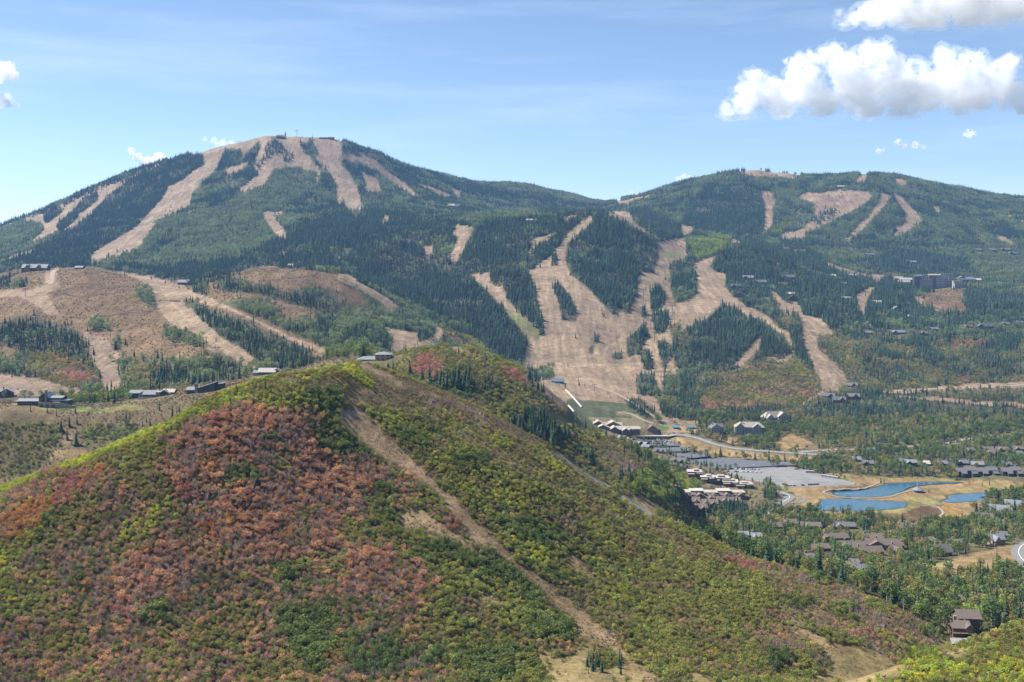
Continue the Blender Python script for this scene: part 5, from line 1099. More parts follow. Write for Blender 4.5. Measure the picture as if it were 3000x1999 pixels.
def spot(u, v, layer):
    c = [l for l in LANDMARKS if l[3] == layer]
    l = min(c, key=lambda q: (q[0] - u) ** 2 + (1.6 * (q[1] - v)) ** 2)
    du, dv = u - l[0], v - l[1]
    if abs(du) + abs(dv) * 1.6 < 26: rel = 'at'
    elif abs(du) > abs(dv) * 1.6: rel = 'left of' if du < 0 else 'right of'
    else: rel = 'behind' if dv < 0 else 'in front of'
    return rel + ' ' + l[2]
def hue(sp, t):
    r, g, b = t
    if sp in ('oak', 'aspen'):
        if g > r * 1.22: return 'green'
        if r > g * 1.12: return 'yellow tinged'
        return 'lime' if max(r, g) > .24 else 'olive'
    if sp == 'maple': return 'crimson' if r > 2.1 * g else ('orange' if r > .42 else ('dusky' if r < 1.6 * g else 'rust red'))
    return 'pale grey' if r > .22 else 'grey brown'
def layer_of(u, y):
    return 'n' if y < float(yE_at(u)) * 1.03 else ('m' if y < float(yM_at(u)) else 'f')
def individual(sp, name, cat, row, k, label, group):
    parts, pn = SPEC[sp][1], SPEC[sp][2]
    cr, tr = parts[k % len(parts)]
    s = row[3]; w = s * (1.32 if sp in ('oak', 'maple') else 1) * random.uniform(.85, 1.2)
    rz = random.uniform(0, 6.28)
    if tr is None:
        o = link(name, cr, None, row[:3], rz, (w, w, s)); o['tint'] = [float(c) for c in row[4:7]]
    else:
        o = link(name, None, None, row[:3], rz, (w, w, s)); o.empty_display_size = .2
        c = link(pn[0], cr, o); c['tint'] = [float(q) for q in row[4:7]]
        link(pn[1], tr, o)
    return tag(o, label, cat, group)
def plant():
    pts = scatter()
    names = {'conifer': ('spruce_tree', 'conifer', 'conifer_forest', 'dark conifer forest covering the mountain slopes and valley'),
             'aspen': ('aspen_tree', 'aspen', 'aspen_grove', 'green aspen groves on the mountain sides and in the valley'),
             'oak': ('oak_shrub', 'shrub', 'oak_scrub', 'dense green and olive scrub oak thicket on the hills'),
             'maple': ('maple_shrub', 'shrub', 'maple_scrub', 'rust red and orange autumn scrub thicket on the near hill'),
             'twig': ('bare_shrub', 'shrub', 'bare_scrub', 'leafless grey brown brush among the coloured scrub'),
             'sage': (None, None, 'sagebrush', 'low dry sagebrush and tussocks on open slopes')}
    nouns = {'conifer': 'dark conifer', 'aspen': 'leafy tree', 'oak': 'scrub oak', 'maple': 'autumn shrub', 'twig': 'leafless twiggy shrub'}
    where = {'n': 'on the near hill', 'm': 'in the middle ground', 'f': 'on the ski slopes'}
    hand = []
    for (c, x, y, h) in HAND:
        u, v = C(c, x, y)
        lo = 400 if (c, x) in ((4, 1740), (4, 1552)) else float(yE_at(u)) * 1.04
        p = at(u, v, lo, 2400)
        s = h / CROPS[c][2] * p[1] / F
        t = TINT['conifer'][len(hand) % 4]
        hand.append([p[0], p[1], p[2], s, *t, u, v])
    for k in range(26):
        u, v = C(8, 1690 + 250 * random.random(), 1230 + 130 * random.random())
        p = at(u, v, 380, 640); s = random.uniform(3.2, 5.6)
        hand.append([p[0], p[1], p[2], s, *TINT['conifer'][k % 4], u, v])
    pts['conifer'] = np.concatenate([np.array(hand), pts['conifer']])
    for sp, arr in pts.items():
        nm, cat, mname, mlabel = names[sp]
        if nm:
            u, y, v = arr[:, 7], arr[:, 1], arr[:, 8]
            app = arr[:, 3] * F / y
            if sp == 'conifer': app[:len(hand)] *= 9
            vis = (v - app * .7 < horizon(u, y)) & (u > 5) & (u < 2995) & (v < 1995) & (v > 20)
            order = np.argsort(np.where(vis, -app, 1e9))[:300]
            med = np.quantile(arr[order, 3], [.33, .67])
            for k, i in enumerate(order):
                lay = layer_of(u[i], y[i])
                size = ('small', 'mid-sized', 'tall' if sp in ('conifer', 'aspen') else 'large')[int(np.searchsorted(med, arr[i, 3]))]
                col = '' if sp == 'conifer' else hue(sp, arr[i, 4:7]) + ' '
                individual(sp, nm, cat, arr[i], k, '%s %s%s %s' % (size, col, nouns[sp], spot(u[i], v[i], lay)), '%ss %s' % (nouns[sp], where[lay]))
            keep = np.ones(len(arr), bool); keep[order] = False
            arr = arr[keep]
        mass(mname, sp, arr, mlabel)
        print(sp, len(arr))
# ------------------------------------------------------------------ roads, lots, ponds
M_ASPH = solid('worn_asphalt', (.15, .147, .145), .9, .15, .25)
M_DARKASPH = solid('bluish_asphalt', (.085, .09, .105), .9, .10, .12)
M_PALELOT = solid('pale_worn_concrete', (.165, .163, .160), .9, .14, .06)
M_GRAVEL = solid('pale_gravel', (.25, .20, .15), .95, .2, .5)
M_PAINT = solid('road_paint', (.7, .7, .68), .7, .08, 3)
M_STONE = solid('pale_stone_wall', (.27, .215, .16), .9, .3, .8, bump=.3)
def water_material():
    m, nt, out = new_mat('pond_water')
    b = nt.nodes.new('ShaderNodeBsdfPrincipled')
    b.inputs['Base Color'].default_value = (.012, .075, .13, 1)
    b.inputs['Roughness'].default_value = .12
    b.inputs['IOR'].default_value = 1.33
    tc = nt.nodes.new('ShaderNodeTexCoord'); nz = nt.nodes.new('ShaderNodeTexNoise')
    nz.inputs['Scale'].default_value = .6; nz.inputs['Detail'].default_value = 4
    bp = nt.nodes.new('ShaderNodeBump'); bp.inputs['Strength'].default_value = .35; bp.inputs['Distance'].default_value = .25
    nt.links.new(tc.outputs['Object'], nz.inputs['Vector']); nt.links.new(nz.outputs['Fac'], bp.inputs['Height'])
    nt.links.new(bp.outputs['Normal'], b.inputs['Normal']); nt.links.new(b.outputs['BSDF'], out.inputs['Surface'])
    return m
M_WATER = water_material()
def smooth_line(pts, n):
    """Catmull-Rom through points"""
    pts = [np.array(p, float) for p in pts]
    P = [2 * pts[0] - pts[1]] + pts + [2 * pts[-1] - pts[-2]]
    out = []
    for i in range(1, len(P) - 2):
        for k in range(n):
            t = k / n
            out.append(.5 * ((2 * P[i]) + (-P[i - 1] + P[i + 1]) * t + (2 * P[i - 1] - 5 * P[i] + 4 * P[i + 1] - P[i + 2]) * t * t + (-P[i - 1] + 3 * P[i] - 3 * P[i + 1] + P[i + 2]) * t ** 3))
    out.append(P[-2])
    return out
def ribbon(line, w, lift, mat, name, rows=4, solid_edge=True):
    b = MB()
    L = []
    for i, p in enumerate(line):
        d = line[min(i + 1, len(line) - 1)] - line[max(i - 1, 0)]
        d = d / (np.hypot(*d) + 1e-9); nrm = np.array([-d[1], d[0]])
        zc = float(ground(p[0], p[1]))
        row = []
        for k in range(rows + 1):
            q = p + nrm * w * (k / rows - .5)
            z = float(ground(q[0], q[1]))
            row.append((q[0], q[1], .35 * zc + .65 * max(z, zc - .5) + lift))
        L.append(row)
    n = rows + 1
    b.v = [q for r in L for q in r]
    for i in range(len(L) - 1):
        for k in range(rows):
            b.f.append((i * n + k, i * n + k + 1, (i + 1) * n + k + 1, (i + 1) * n + k)); b.m.append(0)
    return b.build(name, mat)
for nm, lab, lay, c, pts, w, kind, ylo, yhi in ROADS:
    uv = CP(c, pts)
    hill = 'stone wall' in lab or 'lower end' in lab
    xy = [at(u, v, float(yE_at(u)) * 1.06 if hill else ylo, yhi)[:2] for u, v in uv]
    line = smooth_line(xy, 8)
    lift = .35 if line[0][1] < 1300 else .5
    o = ribbon(line, w, lift, M_ASPH if kind == 'asphalt' else M_GRAVEL, nm)
    tag(o, lab, kind='structure')
    if 'stone wall' in lab or 'lower end' in lab:
        # low pale masonry wall on the uphill side, in lifts of blocks
        wo = link('retaining_wall', None); tag(wo, 'pale stone retaining wall beside the ' + ('upper' if 'stone wall' in lab else 'lower') + ' hillside road', 'wall')
        for i in range(0, len(line) - 1):
            a, b_ = line[i], line[i + 1]
            d = b_ - a; ln = np.hypot(*d); d = d / ln; nrm = np.array([-d[1], d[0]])
            if nrm[1] < 0: nrm = -nrm
            m = (a + b_) / 2 + nrm * (w * .5 + .8)
            zz = float(ground(m[0], m[1]))
            bb = MB(); bb.box(-ln / 2 - .05, ln / 2 + .05, -.5, .5, -2, .9 + .2 * random.random())
            s = bb.build('stone_block', M_STONE, wo); s.location = (m[0], m[1], zz); s.rotation_euler = (0, 0, math.atan2(d[1], d[0]))
    elif w > 8 and kind == 'asphalt':
        e = ribbon(line, .5, lift + .06, M_PAINT, 'road_marking', 1); e.parent = o
lot_labels = ['large pale parking lot next to the pond meadow', 'long bluish asphalt lot behind the pale parking lot', 'third terrace of the bluish parking lots', 'second terrace of the parking lots below the car park', 'uppermost lot packed with parked cars under the deck']
for (n, k, z, p), lab in zip(LOT_XY, lot_labels):
    b = MB(); top = [(x, y, z) for x, y in p]; b.prism([(x, y, z - .6) for x, y in p], top)
    o = b.build('parking_lot', M_PALELOT if k == 'pale' else M_DARKASPH); tag(o, lab, kind='structure')
    bb = MB(); xs = [q[0] for q in p]; ys = [q[1] for q in p]
    yy = min(ys) + 6
    while yy < max(ys) - 4:
        xx = min(xs) + 4
        while xx < max(xs) - 4:
            if polydist(np.array([xx]), np.array([yy]), p)[0] < -6 and polydist(np.array([xx]), np.array([yy + 5.0]), p)[0] < -3:
                bb.box(xx - .12, xx + .12, yy, yy + 5, z + .004, z + .012)
            xx += 2.9
        yy += 17
    if bb.v:
        mk = bb.build('bay_marking', solid('faded_bay_paint', (.26, .26, .25), .8, .2, 2), o); mk['kind'] = 'stuff'
for (z, p), lab in zip(POND_XY, ['back blue pond winding along the meadow', 'front oval blue pond in the golden meadow', 'pale blue pond near the grey roofed houses']):
    line = smooth_line([np.array(q) for q in p] + [np.array(p[0])], 6)[:-1]
    b = MB(); b.poly([(q[0], q[1], z) for q in line])
    o = b.build('pond', M_WATER); tag(o, lab, kind='structure')
    me = o.data
    if me.polygons[0].normal.z < 0:
        me.flip_normals()

# ------------------------------------------------------------------ buildings
WALL = {'brown': solid('brown_timber_wall', (.15, .105, .075), .8, .25, 1.2), 'dark': solid('dark_timber_wall', (.055, .045, .042), .7, .25, 1.2), 'grey': solid('grey_stucco_wall', (.30, .29, .28), .85, .12, .8),
        'tan': solid('tan_stucco_wall', (.33, .26, .19), .85, .14, .8), 'stone': solid('rough_stone_wall', (.29, .245, .20), .9, .3, 1.5, bump=.4), 'red': solid('reddish_log_wall', (.16, .075, .05), .8, .2, 1.0), 'pale': solid('pale_render_wall', (.40, .40, .41), .8, .1, .5), 'teal': solid('teal_panel_wall', (.06, .25, .28), .5, .1, 1)}
ROOF = {'brown': solid('brown_shingle_roof', (.125, .098, .085), .85, .2, 1.5), 'grey': solid('grey_shingle_roof', (.115, .115, .12), .8, .15, 1.5), 'metal': solid('pale_metal_roof', (.17, .182, .20), .75, .15, .6, metal=.1), 'white': solid('whitish_membrane_roof', (.36, .33, .30), .8, .12, .4),
        'blue': solid('blue_grey_metal_roof', (.12, .17, .22), .45, .1, .6, metal=.2), 'tan': solid('weathered_tan_roof', (.30, .265, .225), .85, .18, .8), 'teal': solid('teal_metal_roof', (.07, .19, .22), .4, .1, 1)}
M_FRAME = solid('pale_window_frame', (.34, .31, .28), .6, .1, 3)
M_GLASS = solid('dark_window_glass', (.02, .026, .034), .08, .1, .5, spec=.6)
M_CHIM = solid('chimney_stone', (.24, .20, .17), .9, .25, 2)
WIN_MESH = {}
def window_mesh(w, h):
    k = (round(w, 1), round(h, 1))
    if k not in WIN_MESH:
        f = MB(); t = .12
        f.box(-w / 2, w / 2, -.10, .05, -h / 2, -h / 2 + t); f.box(-w / 2, w / 2, -.10, .05, h / 2 - t, h / 2); f.box(-w / 2, -w / 2 + t, -.098, .05, -h / 2 + t, h / 2 - t); f.box(w / 2 - t, w / 2, -.098, .05, -h / 2 + t, h / 2 - t); f.box(-.04, .04, -.096, .05, -h / 2 + t, h / 2 - t)
        p = MB(); p.box(-w / 2 + t, w / 2 - t, -.05, .04, -h / 2 + t, h / 2 - t)
        WIN_MESH[k] = (f.mesh('window', [M_FRAME]), p.mesh('pane', [M_GLASS]))
    return WIN_MESH[k]
def roof_mb(w, d, h, kind, rise, ov):
    """solid roof over a w x d box whose walls end at height h, with eaves"""
    b = MB(); t = max(.25, .04 * rise); x, y = w / 2 + ov, d / 2 + ov
    if kind == 'flat':
        b.box(-x, x, -y, y, h, h + .5); b.box(-x + .4, x - .4, -y + .4, y - .4, h + .5, h + .55)
        return b, None
    if kind == 'gx':      # ridge along x
        k = rise / (d / 2); e = h - k * ov
        for s in (-1, 1):
            b.prism([(-x, 0, h + rise), (-x, s * y, e), (-x, s * y, e - t), (-x, 0, h + rise - t)], [(x, 0, h + rise), (x, s * y, e), (x, s * y, e - t), (x, 0, h + rise - t)])
        gab = [(1, 'x')]
    elif kind == 'gy':    # ridge along y, gable end to the front
        k = rise / (w / 2); e = h - k * ov
        for s in (-1, 1):
            b.prism([(0, -y, h + rise), (s * x, -y, e), (s * x, -y, e - t), (0, -y, h + rise - t)], [(0, y, h + rise), (s * x, y, e), (s * x, y, e - t), (0, y, h + rise - t)])
        gab = [(1, 'y')]
    elif kind == 'hip':
        r = max(0, w / 2 - d / 2) if w > d else 0
        r2 = max(0, d / 2 - w / 2) if d > w else 0
        e = h - .3
        v = [(-x, -y, e), (x, -y, e), (x, y, e), (-x, y, e)]
        a, c = (-r, -r2, h + rise), (r, r2, h + rise)
        if r2 == 0:
            b.quad(v[0], v[1], c, a); b.poly([v[1], v[2], c]); b.quad(v[2], v[3], a, c); b.poly([v[3], v[0], a])
        else:
            b.poly([v[0], v[1], a]); b.quad(v[1], v[2], c, a); b.poly([v[2], v[3], c]); b.quad(v[3], v[0], a, c)
        b.quad(v[3], v[2], v[1], v[0])
        gab = None
    elif kind == 'shr':   # single slope rising to +x
        b.prism([(-x, -y, h), (x, -y, h + rise), (x, -y, h + rise + t), (-x, -y, h + t)], [(-x, y, h), (x, y, h + rise), (x, y, h + rise + t), (-x, y, h + t)])
        gab = [(1, 's')]
    return b, gab
def building(name, label, cat, crop, px, py, vols, wall, roof, yaw=0, ylo=0, yhi=9000, group=None, front=20, win=True, chim=1, sink=0.0, doors=True, grid=(6, 9)):
    """vols: (x offset, y offset in m behind the front, width, depth m, wall height, roof kind, rise) with x, width, height, rise in crop pixels"""
    u, v = C(crop, px, py)
    p = at(u, v, ylo, yhi)
    k = p[1] / (F * CROPS[crop][2])
    root = link(name, None, None, (p[0], p[1], p[2] - sink), math.radians(yaw)); root.empty_display_size = 2
    tag(root, label, cat, group)
    x0 = min(vo[0] - vo[2] / 2 for vo in vols) * k; x1 = max(vo[0] + vo[2] / 2 for vo in vols) * k
    dmax = max(vo[1] + vo[3] for vo in vols)
    KEEP_OUT.append((p[0] + (x0 + x1) / 2, p[1] + dmax / 2 - front / 2, (x1 - x0) / 2 + 2.0, (dmax + front) / 2 + 2.0))
    for vi, vo in enumerate(vols):
        ox, oy, w, d, h, kind, rise = vo[:7]
        wl = WALL[vo[7]] if len(vo) > 7 and vo[7] else WALL[wall]
        rf = ROOF[vo[8]] if len(vo) > 8 and vo[8] else ROOF[roof]
        ox, w, h, rise = ox * k, w * k, h * k, rise * k
        cx, cy = ox, oy + d / 2
        ov = min(.9, .08 * w + .2)
        b = MB(); b.box(-w / 2, w / 2, -d / 2, d / 2, -6, h - .02 * vi)
        rb, gab = roof_mb(w, d, h, kind, rise, ov)
        if gab:
            g = gab[0][1]; e = .12
            if g == 'x':
                for s in (-1, 1):
                    xx = s * (w / 2 - .05); b.prism([(xx - e, -d / 2, h - .05), (xx - e, d / 2, h - .05), (xx - e, 0, h + rise - .3)], [(xx + e * .3, -d / 2, h - .05), (xx + e * .3, d / 2, h - .05), (xx + e * .3, 0, h + rise - .3)])
            elif g == 'y':
                for s in (-1, 1):
                    yy = s * (d / 2 - .05); b.prism([(-w / 2, yy - e, h - .05), (w / 2, yy - e, h - .05), (0, yy - e, h + rise - .3)], [(-w / 2, yy + e * .3, h - .05), (w / 2, yy + e * .3, h - .05), (0, yy + e * .3, h + rise - .3)])
            else:
                for s in (-1, 1):
                    yy = s * (d / 2 - .05); b.prism([(-w / 2, yy - e, h - .05), (w / 2, yy - e, h - .05), (w / 2, yy - e, h + rise - .05)], [(-w / 2, yy + e * .3, h - .05), (w / 2, yy + e * .3, h - .05), (w / 2, yy + e * .3, h + rise - .05)])
        wo = b.build('wall', wl, root); wo.location = (cx, cy, 0)
        ro = rb.build('roof', rf, root); ro.location = (cx, cy, .02 * vi)
        if chim and vi < chim and w > 5:
            cb = MB(); cs = .7
            cb.box(-cs, cs, -cs * .8, cs * .8, 0, rise + 1.6); cb.box(-cs - .12, cs + .12, -cs * .8 - .12, cs * .8 + .12, rise + 1.6, rise + 1.85)
            co = cb.build('chimney', M_CHIM, ro); co.location = (w * (.22 if vi % 2 else -.2), d * .1, h - .1)
        if win and h > 2.2:
            rows = max(1, min(grid[0], int(h / 3.1))); cols = max(1, min(grid[1], int(w / 3.8)))
            wh = min(1.7 if grid[0] == 6 else 4, h / rows * .52); ww = min(2.3 if grid[0] == 6 else 5, w / cols * .6)
            fm, pm = window_mesh(ww, wh)
            for r in range(rows):
                for q in range(cols):
                    if doors and r == 0 and q == cols // 2 and vi == 0:
                        db = MB(); db.box(-1.0, 1.0, -.1, .05, 0, 2.2); do = db.build('door', WALL['red'] if wall != 'red' else WALL['dark'], root); do.location = (cx + w * ((q + .5) / cols - .5), cy - d / 2, .1)
                        continue
                    wd = link('window', fm, root, (cx + w * ((q + .5) / cols - .5), cy - d / 2, h * (r + .55) / rows))
                    link('pane', pm, wd)
    return root, p, k

LEFT = dict(ylo=1060, yhi=1400)
# --- houses on the crest at the left
rt, pp, kk = building('lodge_house', 'large hilltop lodge with arched stone base and low gabled roof', 'house', 13, 490, 482, [(0, 4, 210, 14, 90, 'gx', 12, 'dark', 'metal'), (-60, 0, 95, 16, 95, 'gy', 45, 'dark', 'blue'), (-230, 6, 230, 12, 55, 'gx', 18, 'dark', 'metal'), (80, 1, 200, 10, 62, 'flat', 4, 'dark', 'blue')], 'dark', 'blue', front=40, **LEFT)
ab = MB(); kw = kk
ab.box(-100 * kw, 100 * kw, -3.0, 5, -6, 52 * kw); o = ab.build('stone_base', WALL['stone'], rt)
for xx in (-68, -12, 44):
    m = MB(); sec = [(-18 * kw, 0), (18 * kw, 0)] + [(18 * kw * math.cos(t), 14 * kw + 20 * kw * math.sin(t)) for t in np.linspace(0, math.pi, 9)]
    m.prism([(xx * kw + a, -3.15, b) for a, b in sec], [(xx * kw + a, -2.9, b) for a, b in sec]); m.build('arch_opening', M_GLASS, rt)
m = MB(); m.box(-44 * kw, -26 * kw, -1.2, 1.2, 0, 165 * kw); m.box(-48 * kw, -22 * kw, -1.5, 1.5, 165 * kw, 170 * kw); m.build('chimney', M_CHIM, rt)
m = MB()
for i in range(10): m.box((100 + i * 14) * kw, (114 + i * 14) * kw, -3, -2.2, -6, (50 - i * 3.6) * kw)
m.build('garden_wall', WALL['stone'], rt)
building('house', 'dark gabled house with white metal roof at the picture edge on the crest', 'house', 13, 60, 385, [(0, 0, 130, 12, 50, 'gy', 36), (-60, 3, 90, 12, 60, 'gx', 20)], 'dark', 'metal', yaw=20, **LEFT)
building('house', 'low pale roofed house half hidden behind young trees on the crest', 'house', 13, 860, 425, [(-70, 0, 110, 10, 38, 'gy', 32, None, 'white'), (40, 5, 120, 10, 55, 'flat', 4, 'dark', 'grey'), (130, 8, 300, 12, 62, 'flat', 4, 'tan', 'brown'), (110, 0, 110, 9, 26, 'gx', 14, 'grey', 'metal')], 'dark', 'metal', front=8, **LEFT)
rt, pp, kk = building('house', 'long modern crest house with stone terrace wall', 'house', 13, 1480, 392, [(-165, 6, 120, 12, 46, 'gx', 22), (-95, 1, 50, 10, 34, 'gy', 24, 'grey', 'grey'), (0, 0, 140, 12, 40, 'gx', 34, 'brown'), (128, 2, 110, 13, 44, 'gy', 34), (160, 6, 110, 10, 55, 'gx', 24, 'dark', 'white'), (75, -.5, 40, 12, 55, 'flat', 3, 'stone', 'white')], 'dark', 'metal', chim=0, front=36, **LEFT)
m = MB(); m.box(-100 * kk, 320 * kk, -7, -6.3, -6, 6 * kk); m.build('terrace_wall', WALL['stone'], rt)
m = MB(); m.box(-100 * kk, 320 * kk, -7.4, -6.0, 6 * kk, 9 * kk); m.build('terrace_coping', WALL['grey'], rt)
building('house', 'modern house with long slanted blue grey roof and stone chimney', 'house', 13, 2020, 335, [(0, 0, 190, 13, 30, 'shr', 66, 'dark', 'blue'), (-130, 1, 110, 11, 26, 'gx', 22, 'dark', 'metal'), (130, 5, 70, 10, 70, 'shr', 12, 'dark', 'blue'), (-88, -.6, 26, 3, 80, 'flat', 3, 'stone', 'grey')], 'dark', 'blue', chim=0, front=10, ylo=1060, yhi=1500)
building('house', 'pale roofed house just over the yellow crest of the near hill', 'house', 4, 1750, 442, [(0, 0, 110, 12, 18, 'gx', 22), (-60, 2, 60, 10, 12, 'gx', 12, 'grey', 'metal'), (60, 3, 50, 10, 20, 'gy', 16, None, 'metal')], 'brown', 'white', ylo=1000, yhi=1500, front=30)
building('house', 'low house with square hip roofed tower behind the green crest', 'house', 5, 260, 240, [(12, 0, 100, 16, 42, 'hip', 14, 'stone', 'metal'), (-85, 3, 150, 12, 8, 'hip', 16, 'stone', 'metal'), (100, 4, 70, 12, 12, 'gx', 14, 'stone', 'metal')], 'stone', 'metal', ylo=1000, yhi=1500, front=60, chim=0)
building('house', 'small dark roofed house behind the wooded knoll', 'house', 5, 605, 142, [(0, 0, 70, 10, 6, 'gx', 8)], 'dark', 'blue', ylo=1250, yhi=2300, front=30)
# --- brown ridge and summit
building('lodge', 'long dark lodge with pale metal roof on the brown ridge', 'lodge', 1, 218, 990, [(0, 3, 165, 18, 26, 'gx', 22), (-40, 0, 34, 12, 24, 'gy', 20, 'brown', 'metal'), (35, 0, 34, 12, 24, 'gy', 20, 'brown', 'metal'), (75, 2, 26, 14, 20, 'gx', 10, 'dark', 'brown')], 'dark', 'metal', ylo=1700, yhi=2500, chim=2)
building('house', 'small house among conifers on the brown ridge top', 'house', 1, 515, 968, [(0, 0, 50, 12, 12, 'gx', 10)], 'dark', 'metal', ylo=1700, yhi=2500)
building('house', 'gable roofed barn at the dip of the brown ridge', 'house', 1, 1200, 1055, [(0, 0, 70, 14, 18, 'gx', 16), (25, 3, 40, 12, 16, 'gy', 14)], 'brown', 'metal', ylo=1700, yhi=2500)
building('house', 'dark flat house amid trees behind the ridge dip', 'house', 1, 1440, 1020, [(0, 0, 100, 14, 26, 'flat', 2), (-20, 4, 50, 12, 34, 'flat', 2)], 'dark', 'grey', ylo=2100, yhi=3200)
building('house', 'white roofed cabin behind the right brown knoll', 'house', 1, 1905, 965, [(0, 0, 36, 10, 8, 'gx', 10)], 'brown', 'white', ylo=2100, yhi=3400)
building('summit_station', 'dark chairlift station on the bare mountain summit', 'station', 1, 1835, 128, [(0, 0, 46, 14, 18, 'gx', 10), (20, 4, 30, 12, 14, 'flat', 2)], 'dark', 'brown', ylo=4300, yhi=4900, chim=0)
building('summit_lodge', 'flat brown summit hut right of the peak', 'hut', 1, 2140, 128, [(0, 0, 90, 14, 9, 'flat', 3), (30, 4, 40, 12, 12, 'gx', 6)], 'brown', 'tan', ylo=4300, yhi=4900, chim=0)
building('lodge', 'dark lodge on top of the right mountain', 'lodge', 3, 1340, 134, [(0, 0, 60, 16, 14, 'flat', 3), (-90, 3, 60, 14, 10, 'gx', 8)], 'dark', 'brown', ylo=4500, yhi=5100, chim=0)
building('house', 'small brown restaurant under the right mountain top', 'house', 3, 1040, 228, [(0, 0, 46, 14, 12, 'gx', 8)], 'brown', 'tan', ylo=4300, yhi=5100)
# --- houses of the saddle village under the peak
for i, (x, y, w, h, kd, rs, wl, rf, lab) in enumerate([
 (735, 322, 75, 18, 'gx', 12, 'grey', 'white', 'white roofed hotel block topmost in the saddle village'), (570, 345, 66, 8, 'gx', 8, 'grey', 'metal', 'long pale roof left of the white hotel block in the saddle village'),
 (885, 325, 60, 10, 'gx', 10, 'dark', 'blue', 'dark blue roofed house right of the white saddle hotel'), (1000, 330, 60, 8, 'gx', 8, 'brown', 'grey', 'grey roofed house mid way along the saddle village'),
 (1370, 366, 18, 14, 'gx', 6, 'grey', 'white', 'tiny white building alone at the right end of the saddle'), (1245, 442, 66, 6, 'gx', 8, 'tan', 'tan', 'tan roof in the aspens below the saddle'),
 (210, 445, 30, 8, 'gx', 8, 'grey', 'metal', 'pale cabin at the left end of the dark forest village'), (345, 450, 40, 10, 'gy', 14, 'tan', 'tan', 'sunlit tan chalet in the dark forest'), (360, 412, 46, 8, 'gx', 8, 'brown', 'brown', 'brown roof above the tan chalet'),
 (705, 395, 60, 12, 'gx', 10, 'dark', 'grey', 'dark house under the white saddle hotel'), (655, 440, 36, 6, 'gx', 8, 'grey', 'metal', 'small grey house low in the saddle village'), (450, 335, 26, 6, 'gx', 6, 'grey', 'metal', 'small pale house left of the saddle village'),
 (1210, 345, 60, 8, 'hip', 8, 'tan', 'tan', 'low tan building near the dirt mound on the saddle'), (1755, 372, 24, 6, 'gx', 6, 'dark', 'blue', 'lift hut at the head of the right ski run')]):
    building('house', lab, 'house', 2, x, y, [(0, 0, w, 14, h, kd, rs)] + ([(w * .3, 3, w * .5, 12, h * 1.25, 'gy', rs)] if w > 50 else []), wl, rf, yaw=random.uniform(-12, 12), ylo=2500, yhi=4300, front=18, chim=int(w > 40))
# --- the slopeside hotel and its neighbours
HK = dict(ylo=2900, yhi=3900)
rt, pp, kk = building('hotel', 'big terraced grey hotel with many windows high on the forested hill', 'hotel', 12, 960, 480, [(-60, 16, 330, 16, 200, 'flat', 6, 'grey', 'white'), (190, 15, 190, 16, 215, 'flat', 6, 'grey', 'tan'), (-140, 4, 180, 16, 130, 'flat', 6, 'grey', 'white'), (110, 6, 200, 16, 165, 'flat', 6, 'grey', 'white'), (-20, 9, 150, 14, 200, 'gx', 14, 'brown', 'tan'), (230, 2, 90, 14, 170, 'flat', 6, 'grey', 'brown'), (-250, 8, 110, 14, 185, 'gx', 16, 'dark', 'brown')], 'grey', 'white', front=34, chim=0, grid=(7, 12), **HK)
for (ox, oy, w, h) in ((-140, 4, 180, 130), (110, 6, 200, 165), (230, 2, 90, 170)):
    for f in range(1, 7):
        m = MB(); m.box((ox - w / 2) * kk, (ox + w / 2) * kk, oy - 1.6, oy + .05, h * kk * f / 7 - .35, h * kk * f / 7 + .35); m.build('balcony', WALL['pale'], rt)
building('hotel_wing', 'stepped brown wing left of the big hotel', 'hotel', 12, 500, 440, [(0, 0, 170, 14, 60, 'gx', 26, 'brown', 'white'), (30, 8, 190, 14, 95, 'gx', 26, 'brown', 'white'), (-60, 14, 120, 14, 115, 'gx', 26, 'brown', 'tan')], 'brown', 'white', front=30, chim=0, **HK)
building('hotel_wing', 'small pale terraced block right of the big hotel', 'hotel', 12, 1310, 470, [(0, 0, 160, 14, 70, 'flat', 5, 'grey', 'white'), (-20, 6, 130, 12, 105, 'flat', 5, 'grey', 'white')], 'grey', 'white', front=40, chim=0, **HK)
building('hotel_wing', 'long pale roofs at the right end of the big hotel', 'hotel', 12, 1470, 400, [(-60, 0, 220, 16, 60, 'gx', 34, 'brown', 'metal'), (90, 3, 140, 14, 50, 'gx', 24, 'brown', 'white'), (-120, 5, 110, 14, 80, 'gy', 24, 'brown', 'metal')], 'brown', 'metal', front=20, chim=0, **HK)
